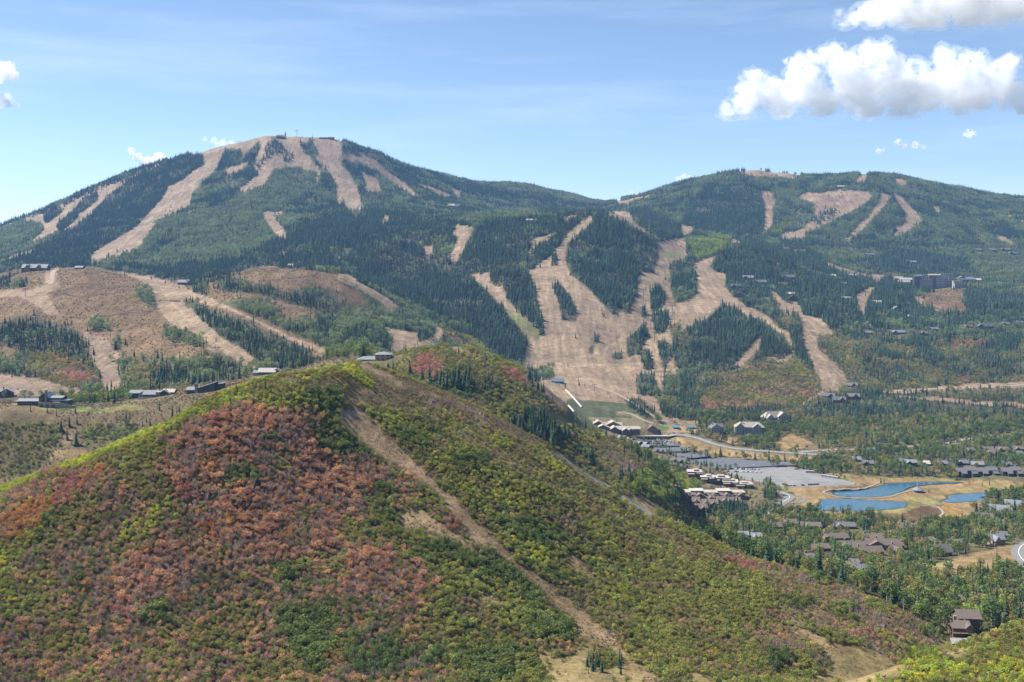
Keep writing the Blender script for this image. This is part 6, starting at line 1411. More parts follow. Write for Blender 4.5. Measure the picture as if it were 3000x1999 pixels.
for i, (x, y, w, h, kd, rs, wl, rf, lab) in enumerate([
 (430, 828, 70, 14, 'gx', 14, 'dark', 'metal', 'grey roofed house beside the run fork, topmost of its row'), (690, 822, 90, 12, 'gx', 14, 'dark', 'grey', 'wide dark house right of the run fork row'), (500, 855, 100, 12, 'gx', 14, 'dark', 'grey', 'broad grey house in the centre of the run fork row'),
 (655, 868, 70, 10, 'gx', 12, 'tan', 'brown', 'brown roofed tan house below the wide dark house'), (350, 885, 70, 16, 'gx', 14, 'dark', 'grey', 'dark house left of the run fork row'), (372, 945, 66, 18, 'gy', 20, 'red', 'tan', 'reddish chalet on the edge of the left run'),
 (703, 930, 56, 10, 'gx', 10, 'grey', 'white', 'white roof peeking above the twin gabled house'), (722, 968, 64, 18, 'gy', 16, 'dark', 'grey', 'twin gabled dark house between two runs'), (1105, 808, 70, 8, 'gx', 10, 'tan', 'white', 'bright white roof beside the cross run'),
 (680, 640, 40, 14, 'gx', 10, 'tan', 'grey', 'tan house at the foot of the strip run'), (770, 660, 80, 18, 'gx', 12, 'dark', 'brown', 'long dark chalet right of the strip run foot'), (1210, 672, 100, 10, 'gx', 8, 'dark', 'grey', 'long low grey building under the right mountain'),
 (1390, 730, 60, 16, 'gy', 14, 'dark', 'grey', 'dark gabled house above the hotel'), (1500, 722, 70, 10, 'gx', 10, 'dark', 'metal', 'house with metal roof above the hotel'), (1070, 960, 70, 10, 'gx', 12, 'brown', 'tan', 'tan roofed house left of the small clearing'),
 (1270, 985, 76, 10, 'gx', 12, 'grey', 'white', 'white roofed house between the clearing and the hotel'), (1410, 1030, 56, 14, 'gy', 14, 'dark', 'metal', 'grey gabled house below the hotel wing'), (1305, 1070, 60, 10, 'gx', 12, 'brown', 'brown', 'brown roof in the aspens below the hotel wing'),
 (1480, 1075, 40, 8, 'gx', 8, 'grey', 'white', 'small white cabin in the aspens under the hotel clearing'), (1415, 1185, 90, 12, 'gx', 14, 'dark', 'metal', 'grey roofed house lowest left of the forest row'), (1590, 1195, 60, 16, 'gx', 14, 'dark', 'brown', 'dark brown house right of the lowest grey house'),
 (1640, 1165, 70, 14, 'gx', 10, 'dark', 'grey', 'grey house half hidden by a big conifer'), (1880, 1152, 90, 14, 'gx', 16, 'red', 'brown', 'reddish roofed wing of the large mountain house'), (1985, 1155, 130, 22, 'gx', 18, 'dark', 'grey', 'large mountain house with tall windows on the forest ridge'),
 (2120, 1130, 70, 12, 'gx', 12, 'dark', 'grey', 'dark house right of the large mountain house'), (2215, 1120, 60, 10, 'gx', 12, 'dark', 'grey', 'grey house at the picture edge beside the large mountain house'), (1940, 645, 50, 12, 'gx', 12, 'dark', 'grey', 'first of three houses in the upper aspens'),
 (2030, 645, 50, 12, 'gx', 12, 'dark', 'grey', 'middle of three houses in the upper aspens'), (2120, 645, 60, 14, 'gx', 12, 'dark', 'brown', 'last of three houses in the upper aspens'), (2170, 665, 70, 10, 'gx', 12, 'dark', 'grey', 'grey house under the three upper aspen houses'),
 (1215, 1185, 40, 10, 'gx', 10, 'tan', 'grey', 'small grey house at the top of the lower forest'), (980, 810, 46, 8, 'gx', 10, 'tan', 'tan', 'tan house left of the bright white roof'), (1045, 865, 60, 10, 'gx', 12, 'dark', 'grey', 'dark grey house in the forest below the cross run')]):
    building('house', lab, 'house', 3, x, y, [(0, 0, w, 13, h, kd, rs)] + ([(-w * .25, -2, w * .4, 10, h * .95, 'gy', rs * .9)] if w > 56 else []), wl, rf, yaw=random.uniform(-18, 18), ylo=2050, yhi=4600, front=34, chim=int(w > 44))
# --- grey chateaux and hillside condominiums
CH = dict(ylo=1500, yhi=2250)
building('apartment_house', 'large pale stucco apartment house with grey hip roof and dormers', 'apartments', 6, 440, 392, [(0, 4, 190, 16, 50, 'hip', 30, 'grey', 'tan'), (-60, 0, 56, 16, 52, 'gy', 26, 'grey', 'tan'), (50, 1, 60, 16, 50, 'gy', 24, 'grey', 'tan')], 'grey', 'tan', front=26, yaw=-8, chim=2, **CH)
building('apartment_house', 'second pale apartment house higher up beside the forest', 'apartments', 6, 625, 312, [(0, 4, 170, 16, 34, 'hip', 36, 'grey', 'tan'), (40, 0, 70, 15, 42, 'gy', 26, 'grey', 'tan'), (-50, 1, 50, 15, 34, 'gy', 22, 'grey', 'tan')], 'grey', 'tan', front=26, yaw=14, chim=2, **CH)
building('apartment_house', 'small grey gabled apartment house next to the dark trees', 'apartments', 6, 222, 385, [(0, 0, 70, 14, 40, 'gy', 26), (25, 5, 60, 12, 44, 'gx', 18)], 'grey', 'grey', front=16, yaw=10, **CH)
for x, y, w, h, rs, lab in [(955, 150, 80, 16, 16, 'left of three brown hillside condominiums below the long run'), (1030, 180, 80, 20, 18, 'middle of three brown hillside condominiums below the long run'), (1120, 160, 80, 22, 18, 'right of three brown hillside condominiums below the long run'), (1110, 80, 70, 14, 16, 'brown condominium higher on the rocky forest slope')]:
    building('condominium', lab, 'condominium', 6, x, y, [(0, 0, w, 13, h, 'gx', rs), (w * .2, -2, w * .4, 10, h, 'gy', rs)], 'brown', 'grey', yaw=random.uniform(-20, 20), ylo=1750, yhi=2700, front=22)
# --- base lodge, deck and sheds
BL = dict(ylo=1300, yhi=2000)
building('base_lodge', 'sprawling brown base lodge with many pale gabled roofs', 'lodge', 10, 640, 395, [(-160, 26, 200, 20, 66, 'gy', 56), (40, 28, 220, 20, 60, 'gy', 50), (-60, 30, 440, 14, 52, 'gx', 40), (-110, 10, 230, 20, 34, 'gy', 56), (-190, 0, 150, 16, 14, 'gy', 40), (40, 6, 110, 18, 36, 'gy', 34), (150, 10, 170, 18, 30, 'gx', 34), (185, 2, 90, 14, 26, 'gy', 26), (-270, 16, 130, 18, 44, 'gy', 34), (320, 12, 120, 16, 34, 'gx', 26), (255, 6, 60, 14, 26, 'gy', 20)], 'brown', 'tan', front=40, chim=2, **BL)
building('chalet', 'small brown gabled chalet beside the lodge road', 'chalet', 10, 1172, 378, [(0, 0, 140, 12, 28, 'gy', 52), (0, 3, 150, 9, 24, 'gx', 30)], 'brown', 'brown', front=30, chim=0, **BL)
rt, pp, kk = building('deck', 'long concrete deck with open dark underside beside the car park', 'deck', 10, 1110, 488, [(0, 4, 560, 24, 40, 'flat', 6, 'tan', 'tan')], 'tan', 'tan', front=0, chim=0, win=False, doors=False, ylo=1450, yhi=1800)
m = MB(); m.box(-190 * kk, 180 * kk, 3.6, 4.2, 0, 26 * kk); m.build('underside_shade_panel', M_GLASS, rt)  # dark panel on the solid block, standing in for shade beneath the deck
for i in range(9):
    m = MB(); x = (-185 + i * 45) * kk; m.box(x - .4, x + .4, 3.2, 3.9, -3, 30 * kk); m.build('column', WALL['tan'], rt)
for i, (x, y, w) in enumerate([(740, 470, 90), (790, 490, 90), (830, 510, 90), (930, 545, 110), (1020, 555, 110), (1060, 590, 110)]):
    building('shed', 'long grey roofed shed, number %s of the row beside the packed cars, from the deck' % ['one', 'two', 'three', 'four', 'five', 'six'][i], 'shed', 10, x, y, [(0, 0, w, 16, 10, 'gx', 24)], 'dark', 'metal', yaw=-38, front=4, chim=0, ylo=1250, yhi=1800)
for x, y, w, lab, wl, rf in [(1270, 660, 150, 'grey gabled house right of the shed row', 'grey', 'grey'), (1510, 790, 190, 'upper of two grey roofed houses below the lots', 'dark', 'grey'), (1510, 870, 200, 'lower of two grey roofed houses below the lots', 'dark', 'grey')]:
    building('house', lab, 'house', 10, x, y, [(0, 0, w, 13, 24, 'gx', 34), (-w * .2, -3, w * .4, 12, 22, 'gy', 30), (w * .25, -2, w * .3, 12, 20, 'gy', 26)], wl, rf, yaw=-14, front=12, ylo=1150, yhi=1800)
for x, y, lab in [(1482, 345, 'teal roofed chairlift station, left of two by the lodge road'), (1690, 345, 'teal roofed chairlift station, right of two by the lodge road')]:
    building('lift_station', lab, 'station', 10, x, y, [(0, 0, 70, 9, 22, 'gx', 14, 'dark', 'teal')], 'dark', 'teal', chim=0, front=20, doors=False, ylo=1450, yhi=2100)
building('lift_station', 'blue grey chairlift hut at the bottom of the bowl', 'station', 5, 1420, 385, [(0, 0, 80, 10, 14, 'gx', 12, 'dark', 'blue'), (8, -6, 60, 5, 10, 'flat', 3, 'teal', 'blue')], 'dark', 'blue', chim=0, front=20, ylo=1600, yhi=2500)
building('house', 'dark house at the edge of the lodge lawn behind the green hill', 'house', 5, 1415, 505, [(0, 0, 60, 12, 10, 'gx', 14), (10, -4, 36, 8, 10, 'gy', 12)], 'brown', 'brown', front=20, ylo=1250, yhi=2000)
# --- brown village blocks
VB = dict(ylo=1050, yhi=1600)
for x, y, w, h, lab, wl, rf in [
 (1730, 1000, 180, 80, 'flat roofed dark brown block highest in the village', 'red', 'white'), (1900, 1060, 170, 70, 'second flat roofed brown block of the village', 'brown', 'white'), (2060, 1080, 260, 80, 'long flat roofed brown block with white parapet in the village', 'brown', 'white'),
 (2200, 1110, 190, 60, 'right hand brown block with stone stair tower in the village', 'brown', 'white'), (2390, 1130, 240, 50, 'brown block at the car park end of the village', 'brown', 'tan')]:
    building('apartment_block', lab, 'apartments', 10, x, y, [(0, 4, w, 15, h, 'flat', 5), (-w * .25, 0, w * .4, 12, h * .72, 'flat', 5), (w * .3, 1, w * .3, 13, h * .85, 'flat', 5), (w * .1, 8, w * .3, 8, h * 1.25, 'flat', 5, 'stone', 'tan')], wl, rf, yaw=random.uniform(-8, 8), front=14, chim=0, **VB)
for i, x in enumerate([1600, 1780, 1960, 2140, 2320]):
    building('row_house', 'white topped gabled row house, %s from the aspens' % ['first', 'second', 'third', 'fourth', 'fifth'][i], 'row house', 10, x, 1270, [(0, 8 + 3 * (i % 2), 168, 14, 68 + 14 * (i % 2), 'flat', 5, 'brown', 'white' if i % 2 else 'tan'), (20, 0, 130, 14, 40, 'gy', 36, 'brown', 'brown'), (-60, 3, 60, 12, 52, 'gx', 20, 'brown', 'brown')], 'brown', 'brown', front=10, chim=0, **VB)
for i, (x, y, w) in enumerate([(1450, 1330, 170), (1560, 1390, 170), (1700, 1350, 190), (1800, 1440, 190), (1680, 1500, 190), (1930, 1380, 200), (1900, 1310, 200), (2080, 1340, 220), (2240, 1350, 200)]):
    building('row_house', 'brown shingled condominium with stepped gables, %s in the cluster under the row houses' % ['first', 'second', 'third', 'fourth', 'fifth', 'sixth', 'seventh', 'eighth', 'ninth'][i], 'condominium', 10, x, y, [(0, 4, w, 14, 50, 'gx', 38), (-w * .25, 0, w * .4, 12, 50, 'gy', 30), (w * .25, 1, w * .35, 12, 46, 'gy', 28)], 'brown', 'brown', yaw=random.uniform(-10, 10), front=8, chim=1, **VB)
# --- condominium rows beyond the meadow
VC = dict(ylo=1300, yhi=1900)
for x, y, w, h, lab in [(1650, 880, 560, 70, 'long dark condominium row with stepped grey roofs beyond the pond'), (2110, 880, 260, 70, 'dark condominium block at the right of the long row')]:
    n = max(2, int(w / 140))
    vols = [((i - (n - 1) / 2) * w / n, 4 + (i % 2) * 3, w / n * .98, 14, h * (.9 + .12 * (i % 2)), 'gx', 34) for i in range(n)] + [((i - (n - 1) / 2) * w / n + 20, -1, w / n * .45, 8, h * .62, 'gx', 20) for i in range(n)]
    building('condominium_row', lab, 'condominium', 11, x, y, vols, 'dark', 'grey', front=40, chim=2, **VC)
for x, y, w, h, lab, wl, rf in [
 (60, 690, 110, 30, 'pale house at the left end behind the meadow trees', 'grey', 'metal'), (200, 740, 140, 30, 'grey house in the trees left behind the meadow', 'dark', 'grey'), (600, 720, 110, 40, 'brown house between aspens behind the meadow', 'brown', 'grey'), (770, 760, 150, 60, 'tall dark flat house with decks behind the meadow', 'dark', 'metal'), (960, 745, 110, 30, 'pale roofed house right of the tall dark one', 'tan', 'white'),
 (1200, 745, 140, 30, 'low grey house among the dark meadow conifers', 'dark', 'metal'), (1440, 735, 150, 30, 'grey roofed house just behind the long condominium row', 'dark', 'grey'), (1640, 750, 150, 26, 'light roofed house above the long condominium row', 'grey', 'metal'),
 (1560, 590, 140, 50, 'gabled brown house upper left of the aspen hillside', 'brown', 'brown'), (1780, 560, 170, 30, 'wide brown chalet top of the aspen hillside', 'brown', 'brown'), (1970, 560, 150, 30, 'brown chalet third on the aspen hillside', 'brown', 'brown'), (2190, 560, 140, 40, 'brown chalet at the right edge of the aspen hillside', 'brown', 'brown'),
 (1830, 600, 180, 24, 'low roof in front of the wide brown chalet', 'brown', 'brown'), (2190, 610, 120, 26, 'grey roof below the right edge chalet', 'dark', 'grey'), (2060, 770, 120, 40, 'grey house behind the right condominium block', 'dark', 'grey')]:
    building('house', lab, 'house', 11, x, y, [(0, 3, w, 13, h, 'gx', 30), (-w * .2, 0, w * .42, 11, h * .95, 'gy', 28)], wl, rf, yaw=random.uniform(-14, 14), front=20, **VC)
# --- right edge and front valley
for x, y, vols, wl, rf, yw, lab in [
 (1900, 1370, [(0, 4, 260, 20, 20, 'gx', 70), (60, 0, 200, 16, 14, 'gx', 60)], 'dark', 'metal', -24, 'large grey roofed house front of the pale pond'), (2110, 1280, [(0, 0, 230, 18, 20, 'gx', 56)], 'dark', 'metal', -24, 'grey roofed house behind the large one at the picture edge'),
 (1720, 1450, [(30, 4, 220, 16, 20, 'gx', 46), (-70, 0, 190, 14, 10, 'gx', 34)], 'brown', 'brown', -10, 'brown roofed house before the large grey roofs')]:
    building('house', lab, 'house', 11, x, y, vols, wl, rf, yaw=yw, front=14, ylo=950, yhi=1500)
FV = dict(ylo=640, yhi=1400)
for x, y, w, h, rs, wl, rf, lab in [
 (655, 375, 90, 34, 22, 'brown', 'brown', 'brown chalet with front gable left of the valley cottonwoods'), (745, 345, 110, 28, 20, 'brown', 'brown', 'brown house behind the front gabled chalet'), (890, 355, 130, 20, 18, 'brown', 'brown', 'long brown roof right of the two chalets'), (1120, 355, 150, 18, 20, 'brown', 'grey', 'grey brown roof centred before the marsh'),
 (1560, 365, 90, 20, 22, 'brown', 'brown', 'brown gable near the marsh footpath'), (1050, 445, 220, 26, 22, 'brown', 'brown', 'long brown townhouse, rearmost of the front rows'), (1310, 440, 160, 20, 20, 'brown', 'brown', 'short brown townhouse at the right of the rearmost row'),
 (970, 510, 120, 20, 20, 'brown', 'brown', 'brown roof at the left of the middle townhouse row'), (1170, 500, 180, 24, 26, 'brown', 'brown', 'middle brown townhouse with chimneys'), (1400, 500, 250, 36, 30, 'brown', 'brown', 'largest brown townhouse of the middle row'), (1290, 545, 230, 30, 26, 'brown', 'brown', 'front brown townhouse before the middle row'), (1500, 530, 70, 30, 26, 'dark', 'brown', 'dark end house of the townhouse row'),
 (1720, 455, 90, 16, 16, 'brown', 'brown', 'small brown roof left of the pale gabled house'), (1810, 545, 130, 30, 40, 'dark', 'grey', 'dark grey gabled house in the cottonwoods'), (1920, 470, 90, 16, 16, 'dark', 'grey', 'grey roof behind the dark gabled house'), (890, 570, 70, 14, 18, 'dark', 'grey', 'small dark roof low among the trees'),
 (1130, 660, 70, 26, 22, 'tan', 'grey', 'left gable of the grey cottages by the creek'), (1195, 655, 80, 30, 26, 'grey', 'grey', 'tallest of the grey cottages by the creek'), (1260, 660, 70, 22, 22, 'grey', 'grey', 'right gable of the grey cottages by the creek'), (1190, 610, 50, 14, 20, 'dark', 'grey', 'grey cottage up behind the creek cottages'), (1445, 630, 50, 18, 24, 'grey', 'grey', 'steep gabled grey cottage beside the big green trees'),
 (190, 415, 90, 16, 26, 'dark', 'blue', 'dark blue roofed house just over the green hill edge'), (420, 410, 70, 12, 16, 'grey', 'metal', 'pale roofed house left of a driveway'), (520, 420, 70, 12, 16, 'grey', 'metal', 'pale roofed house right of a driveway'), (2195, 465, 100, 36, 30, 'tan', 'metal', 'pale gabled house above the golden hill'), (2220, 415, 70, 14, 18, 'dark', 'grey', 'grey roof behind the pale gabled house'), (2220, 330, 60, 14, 12, 'grey', 'metal', 'small pale roof in the trees at the edge')]:
    building('house', lab, 'house', 9, x, y, [(0, 3, w, 12, h, 'gx', rs)] + ([(-w * .22, 0, w * .4, 10, h * .95, 'gy', rs * .9)] if w > 60 else []), wl, rf, yaw=random.uniform(-14, 14), front=36, **FV)
for x, y, w, h, rs, wl, rf, lab in [(1750, 835, 110, 8, 14, 'tan', 'grey', 'low grey roof over the green shrubs'), (1910, 880, 110, 26, 24, 'brown', 'grey', 'brown house with grey roof over the green shrubs'), (2195, 825, 50, 20, 18, 'grey', 'grey', 'small grey house among trees at the lower edge'), (2330, 920, 70, 16, 30, 'tan', 'brown', 'tan house cut off by the lower picture edge'), (2290, 745, 40, 12, 14, 'grey', 'metal', 'pale roof in the trees near the lower edge')]:
    building('house', lab, 'house', 9, x, y, [(0, 0, w, 11, h, 'gx', rs)], wl, rf, yaw=random.uniform(-14, 14), front=14, ylo=560, yhi=900)
rt, pp, kk = building('house', 'large brown two storey house with garage and pale driveway in the hollow', 'house', 9, 1945, 1100, [(-20, 0, 115, 10, 68, 'gx', 28), (70, 9, 145, 10, 98, 'gx', 36), (28, -1.2, 50, 8, 70, 'gy', 22), (-70, 2, 30, 8, 44, 'gx', 14, 'stone')], 'brown', 'brown', yaw=-6, front=12, chim=1, ylo=500, yhi=640, doors=False)
KEEP_OUT.append((pp[0], pp[1] - 8, 13, 9))
m = MB(); m.box(0 * kk, 62 * kk, -1.45, -1.15, .1, 26 * kk); m.build('garage_door', solid('garage_door_wood', (.05, .04, .035), .6, .2, 2), rt)
m = MB(); m.box(-88 * kk, 62 * kk, -2.6, -1.3, 34 * kk, 37 * kk); m.build('balcony', WALL['brown'], rt)
for i in range(7):
    m = MB(); x = (-86 + i * 24.5) * kk; m.box(x - .06, x + .06, -2.55, -2.45, 37 * kk, 46 * kk); m.build('baluster', WALL['dark'], rt)
m = MB(); m.box(-88 * kk, 62 * kk, -2.58, -2.42, 46 * kk, 47.5 * kk); m.build('railing', WALL['dark'], rt)
M_DRIVE = solid('pale_concrete_drive', (.22, .215, .205), .9, .12, .5)
c0 = at(*C(9, 1920, 1130), 490, 600)
m = MB(); m.prism([(-6, -4, -3), (9, -5, -3), (11, 4, -3), (-4, 4, -3)], [(-6, -4, .4), (9, -5, .4), (11, 4, .4), (-4, 4, .4)]); o = m.build('driveway', M_DRIVE); o.location = tuple(c0); tag(o, 'pale concrete driveway before the large brown house', kind='structure')
m = MB()
for i in range(12): m.box(-13 - .25 * i, -12 - .25 * i, -5 + i, -4 + i, -3, .6 + .25 * i)
o = m.build('retaining_wall', M_STONE); o.location = tuple(c0); tag(o, 'stepped stone wall beside the pale driveway', 'wall')

# --- gazebo
g = at(*C(11, 848, 1085), 1200, 1700)
gz = link('gazebo', None, None, tuple(g)); tag(gz, 'round open gazebo with pale pointed roof between the ponds', 'gazebo')
KEEP_OUT.append((g[0], g[1] - 10, 16, 16))
R = 6.4
m = MB(); m.prism([(R * math.cos(t), R * math.sin(t), -1) for t in np.arange(8) * math.pi / 4], [(R * math.cos(t), R * math.sin(t), .25) for t in np.arange(8) * math.pi / 4]); m.build('floor_slab', WALL['grey'], gz)
for t in np.arange(8) * math.pi / 4 + .39:
    m = MB(); m.box(-.32, .32, -.32, .32, .2, 3.3); p = m.build('post', WALL['red'], gz); p.location = (5.6 * math.cos(t), 5.6 * math.sin(t), 0); p.rotation_euler = (0, 0, t)
m = MB(); n = 8
ring = lambda r, z: [(r * math.cos(t), r * math.sin(t), z) for t in np.arange(8) * math.pi / 4 + .39]
for (r0, z0), (r1, z1) in (((7.4, 3.1), (1.5, 6.6)), ((1.1, 6.6), (1.1, 7.1)), ((1.5, 7.1), (.05, 8.3))):
    a, b_ = ring(r0, z0), ring(r1, z1)
    for i in range(8): m.quad(a[i], a[(i + 1) % 8], b_[(i + 1) % 8], b_[i])
m.poly(ring(7.4, 3.1)[::-1])
m.build('roof', ROOF['metal'], gz)

# --- lift towers
M_STEEL = solid('galvanised_steel', (.22, .23, .24), .5, .15, 2, metal=.3)
tw = MB(); tw.tube((0, 0, -2), (0, 0, 1), .045, .03, 8)
arm = MB(); arm.box(-.30, .30, -.022, .022, .93, .975)
for s in (-1, 1): arm.box(s * .27 - .05, s * .27 + .05, -.03, .03, .89, .93)
twm, arm_m = tw.mesh('pole', [M_STEEL]), arm.mesh('crossarm', [M_STEEL])
def tower(c, x, y, px, ylo, yhi, lab, grp):
    p = at(*C(c, x, y), ylo, yhi); h = px / CROPS[c][2] * p[1] / F
    t = link('chairlift_tower', None, None, tuple(p), random.uniform(-.3, .3), (h, h, h)); tag(t, lab, 'lift tower', grp)
    link('pole', twm, t); link('crossarm', arm_m, t)
for i, (x, y, h) in enumerate([(1967, 862, 34), (1982, 955, 66), (1997, 1020, 56), (2010, 1090, 58), (2027, 1150, 60), (2055, 1240, 70)]):
    tower(2, x, y, h, 1900, 3600, 'lift tower %s down the right run of the bowl' % ['first', 'second', 'third', 'fourth', 'fifth', 'sixth'][i], 'towers down the right run of the bowl')
for i, (x, y, h) in enumerate([(2093, 590, 40), (2125, 790, 60), (2150, 880, 64), (2172, 1060, 66), (2196, 1270, 70), (2226, 1400, 80), (2115, 1530, 70), (2098, 1500, 70)]):
    tower(2, x, y, h, 1700, 3600, 'lift tower %s in the tree strip right of the bowl' % ['first', 'second', 'third', 'fourth', 'fifth', 'sixth', 'seventh', 'eighth'][i], 'towers in the tree strip')
for i, (x, y, h) in enumerate([(166, 1165, 58), (262, 1105, 56), (400, 1070, 60), (78, 1270, 60)]):
    tower(1, x, y, h, 1500, 2300, 'lift tower %s on the brown left hill' % ['first', 'second', 'third', 'fourth'][i], 'towers on the brown left hill')
for i, (x, y, h) in enumerate([(245, 648, 28), (450, 548, 28), (560, 500, 24), (585, 482, 28), (635, 462, 26), (1948, 100, 42), (2108, 300, 50)]):
    tower(1, x, y, h, 4000, 4900, 'lift tower %s along the left mountain crest' % ['first', 'second', 'third', 'fourth', 'fifth', 'sixth', 'seventh'][i], 'towers along the left mountain crest')
for i, (x, y, h) in enumerate([(1878, 400, 40), (1890, 460, 40), (1905, 520, 40)]):
    tower(2, x, y, h, 2700, 3700, 'lift tower %s on the upper saddle run' % ['first', 'second', 'third'][i], 'towers on the upper saddle run')
for i, (x, y, h) in enumerate([(1557, 395, 50), (1662, 445, 50), (1748, 490, 40), (1835, 545, 40), (1670, 495, 16)]):
    tower(5, x, y, h, 1500, 2500, 'lift tower %s on the flat lawn of the bowl' % ['first', 'second', 'third', 'fourth', 'fifth'][i], 'towers on the flat lawn')
# --- white conveyor tunnels
M_WHITE = solid('white_tunnel_cover', (.34, .335, .32), .6, .06, .5)
for (a, b_), lab in [(((1475, 436), (1578, 548)), 'long white conveyor tunnel on the lodge lawn'), (((1493, 538), (1528, 578)), 'short white conveyor tunnel on the lodge lawn')]:
    p0 = at(*C(5, *a), 1500, 2500); p1 = at(*C(5, *b_), 1500, 2500)
    root = link('conveyor_tunnel', None); tag(root, lab, 'tunnel')
    nseg = 16 if 'long' in lab else 6
    for i in range(nseg):
        q0 = p0 + (p1 - p0) * i / nseg; q1 = p0 + (p1 - p0) * (i + .96) / nseg
        q0[2] = ground(q0[0], q0[1]); q1[2] = ground(q1[0], q1[1])
        d = (q1 - q0)[:2]; d = d / np.hypot(*d); nrm = np.array([-d[1], d[0]])
        m = MB(); sec = [(1.9 * math.cos(t), 2.2 * math.sin(t) - .2) for t in np.linspace(0, math.pi, 9)]
        m.prism([(q0[0] + nrm[0] * s, q0[1] + nrm[1] * s, q0[2] + z) for s, z in sec], [(q1[0] + nrm[0] * s, q1[1] + nrm[1] * s, q1[2] + z) for s, z in sec])
        m.build('tunnel_panel', M_WHITE, root)

# --- vehicles
M_TYRE = solid('black_tyre', (.02, .02, .02), .9, .1, 3)
CAR_C = {'white': (.62, .62, .61), 'silver': (.38, .39, .40), 'black': (.025, .025, .028), 'dark grey': (.09, .09, .10), 'blue': (.04, .08, .22), 'red': (.35, .03, .03), 'tan': (.34, .29, .22)}
CAR_M = {k: solid('car_paint_' + k.replace(' ', '_'), v, .28, .04, .3, spec=.6) for k, v in CAR_C.items()}
def car_meshes(l, h, cab0, cab1):
    b = MB(); w = .9
    sec = [(-l, .35), (-l, .80), (-l * .95, .9), (l * .35, .92), (l * .92, .80), (l, .62), (l, .35)]
    b.prism([(x, -w, z) for x, z in sec], [(x, w, z) for x, z in sec])
    roof = [(cab0 * l + .25, h - .12), (cab0 * l + .35, h), (cab1 * l - .5, h), (cab1 * l - .35, h - .1)]
    b.prism([(x, -w * .8, z) for x, z in roof], [(x, w * .8, z) for x, z in roof])
    g = MB(); sec = [(cab0 * l, .9), (cab0 * l + .3, h - .1), (cab1 * l - .45, h - .1), (cab1 * l, .9)]
    g.prism([(x, -w * .86, z) for x, z in sec], [(x, w * .86, z) for x, z in sec])
    return b, g
wm = MB(); wm.tube((0, -.12, 0), (0, .12, 0), .34, .34, 10); WHEEL = wm.mesh('wheel', [M_TYRE])
CAR_MESH = {}
for kind, (l, h, a, b_) in {'car': (2.25, 1.45, -.72, .45), 'suv': (2.35, 1.75, -.95, .42)}.items():
    b, g = car_meshes(l, h, a, b_)
    for cn, mt in CAR_M.items():
        CAR_MESH[kind, cn] = (b.mesh('body', [mt]), g.mesh('window', [M_GLASS]))
def car(pos, rz, cn, kind, lab, grp):
    o = link('parked_car', CAR_MESH[kind, cn][0], None, pos, rz); tag(o, lab, 'car', grp)
    link('window', CAR_MESH[kind, cn][1], o)
    for sx in (-1.4, 1.4):
        for sy in (-.82, .82): link('wheel', WHEEL, o, (sx, sy, .34))
cols = ['white'] * 5 + ['silver'] * 4 + ['black', 'black', 'dark grey', 'dark grey', 'blue', 'red', 'tan']
nlot, _, zl, poly = LOT_XY[4]
bx = [p[0] for p in poly]; by = [p[1] for p in poly]
ncar = 0
yy = min(by) + 4; row = 0
while yy < max(by) - 2:
    xx = min(bx) + 4
    while xx < max(bx) - 3:
        if inpoly(np.array([xx]), np.array([yy]), poly)[0] and polydist(np.array([xx]), np.array([yy]), poly)[0] < -2.5 and random.random() < .93:
            cn = random.choice(cols); kd = random.choice(['car', 'suv'])
            car((xx, yy, zl), math.pi / 2 + random.uniform(-.06, .06), cn, kd, '%s %s parked in the packed lot by the deck' % (cn, kd), 'cars packed into the lot by the deck'); ncar += 1
        xx += 3.0
    yy += 6.0 if row % 2 else 9.5
    row += 1
def on_lot(i, c, x, y):
    z = LOT_XY[i][2]; u, v = C(c, x, y); yq = F * (ZC - z) / (v - HZ)
    return ((u - 1500) / F * yq, yq, z)
for i in range(34):
    x = 300 + (i % 17) * 13.2; y = 616 + (i // 17) * 17 + .02 * (x - 300)
    if random.random() < .82:
        cn = random.choice(cols); car(on_lot(0, 6, x, y), random.choice([0, math.pi]) + random.uniform(-.1, .1) + .9, cn, random.choice(['car', 'suv']), '%s vehicle in the far corner of the pale lot beside the village' % cn, 'cars in the corner of the pale lot')
for x, y, cn, lab in [(745, 618, 'silver', 'silver car at the back edge of the pale lot'), (760, 616, 'dark grey', 'dark grey car at the back edge of the pale lot'), (470, 594, 'white', 'white car alone between the two lots'), (618, 604, 'red', 'red car at the middle of the back edge'), (665, 717, 'black', 'black car first along the front edge of the pale lot'), (690, 727, 'red', 'red car second along the front edge of the pale lot'),
                      (712, 726, 'white', 'white car third along the front edge'), (735, 726, 'silver', 'silver car fourth along the front edge'), (790, 724, 'dark grey', 'dark grey car alone on the front edge'), (833, 721, 'black', 'black car in the right front group'), (852, 720, 'blue', 'blue car in the right front group'), (870, 719, 'dark grey', 'dark grey car in the right front group'), (888, 718, 'blue', 'blue car last on the front edge')]:
    car(on_lot(0, 6, x, y), random.uniform(-.2, .2), cn, 'suv', lab, 'cars scattered on the pale lot')
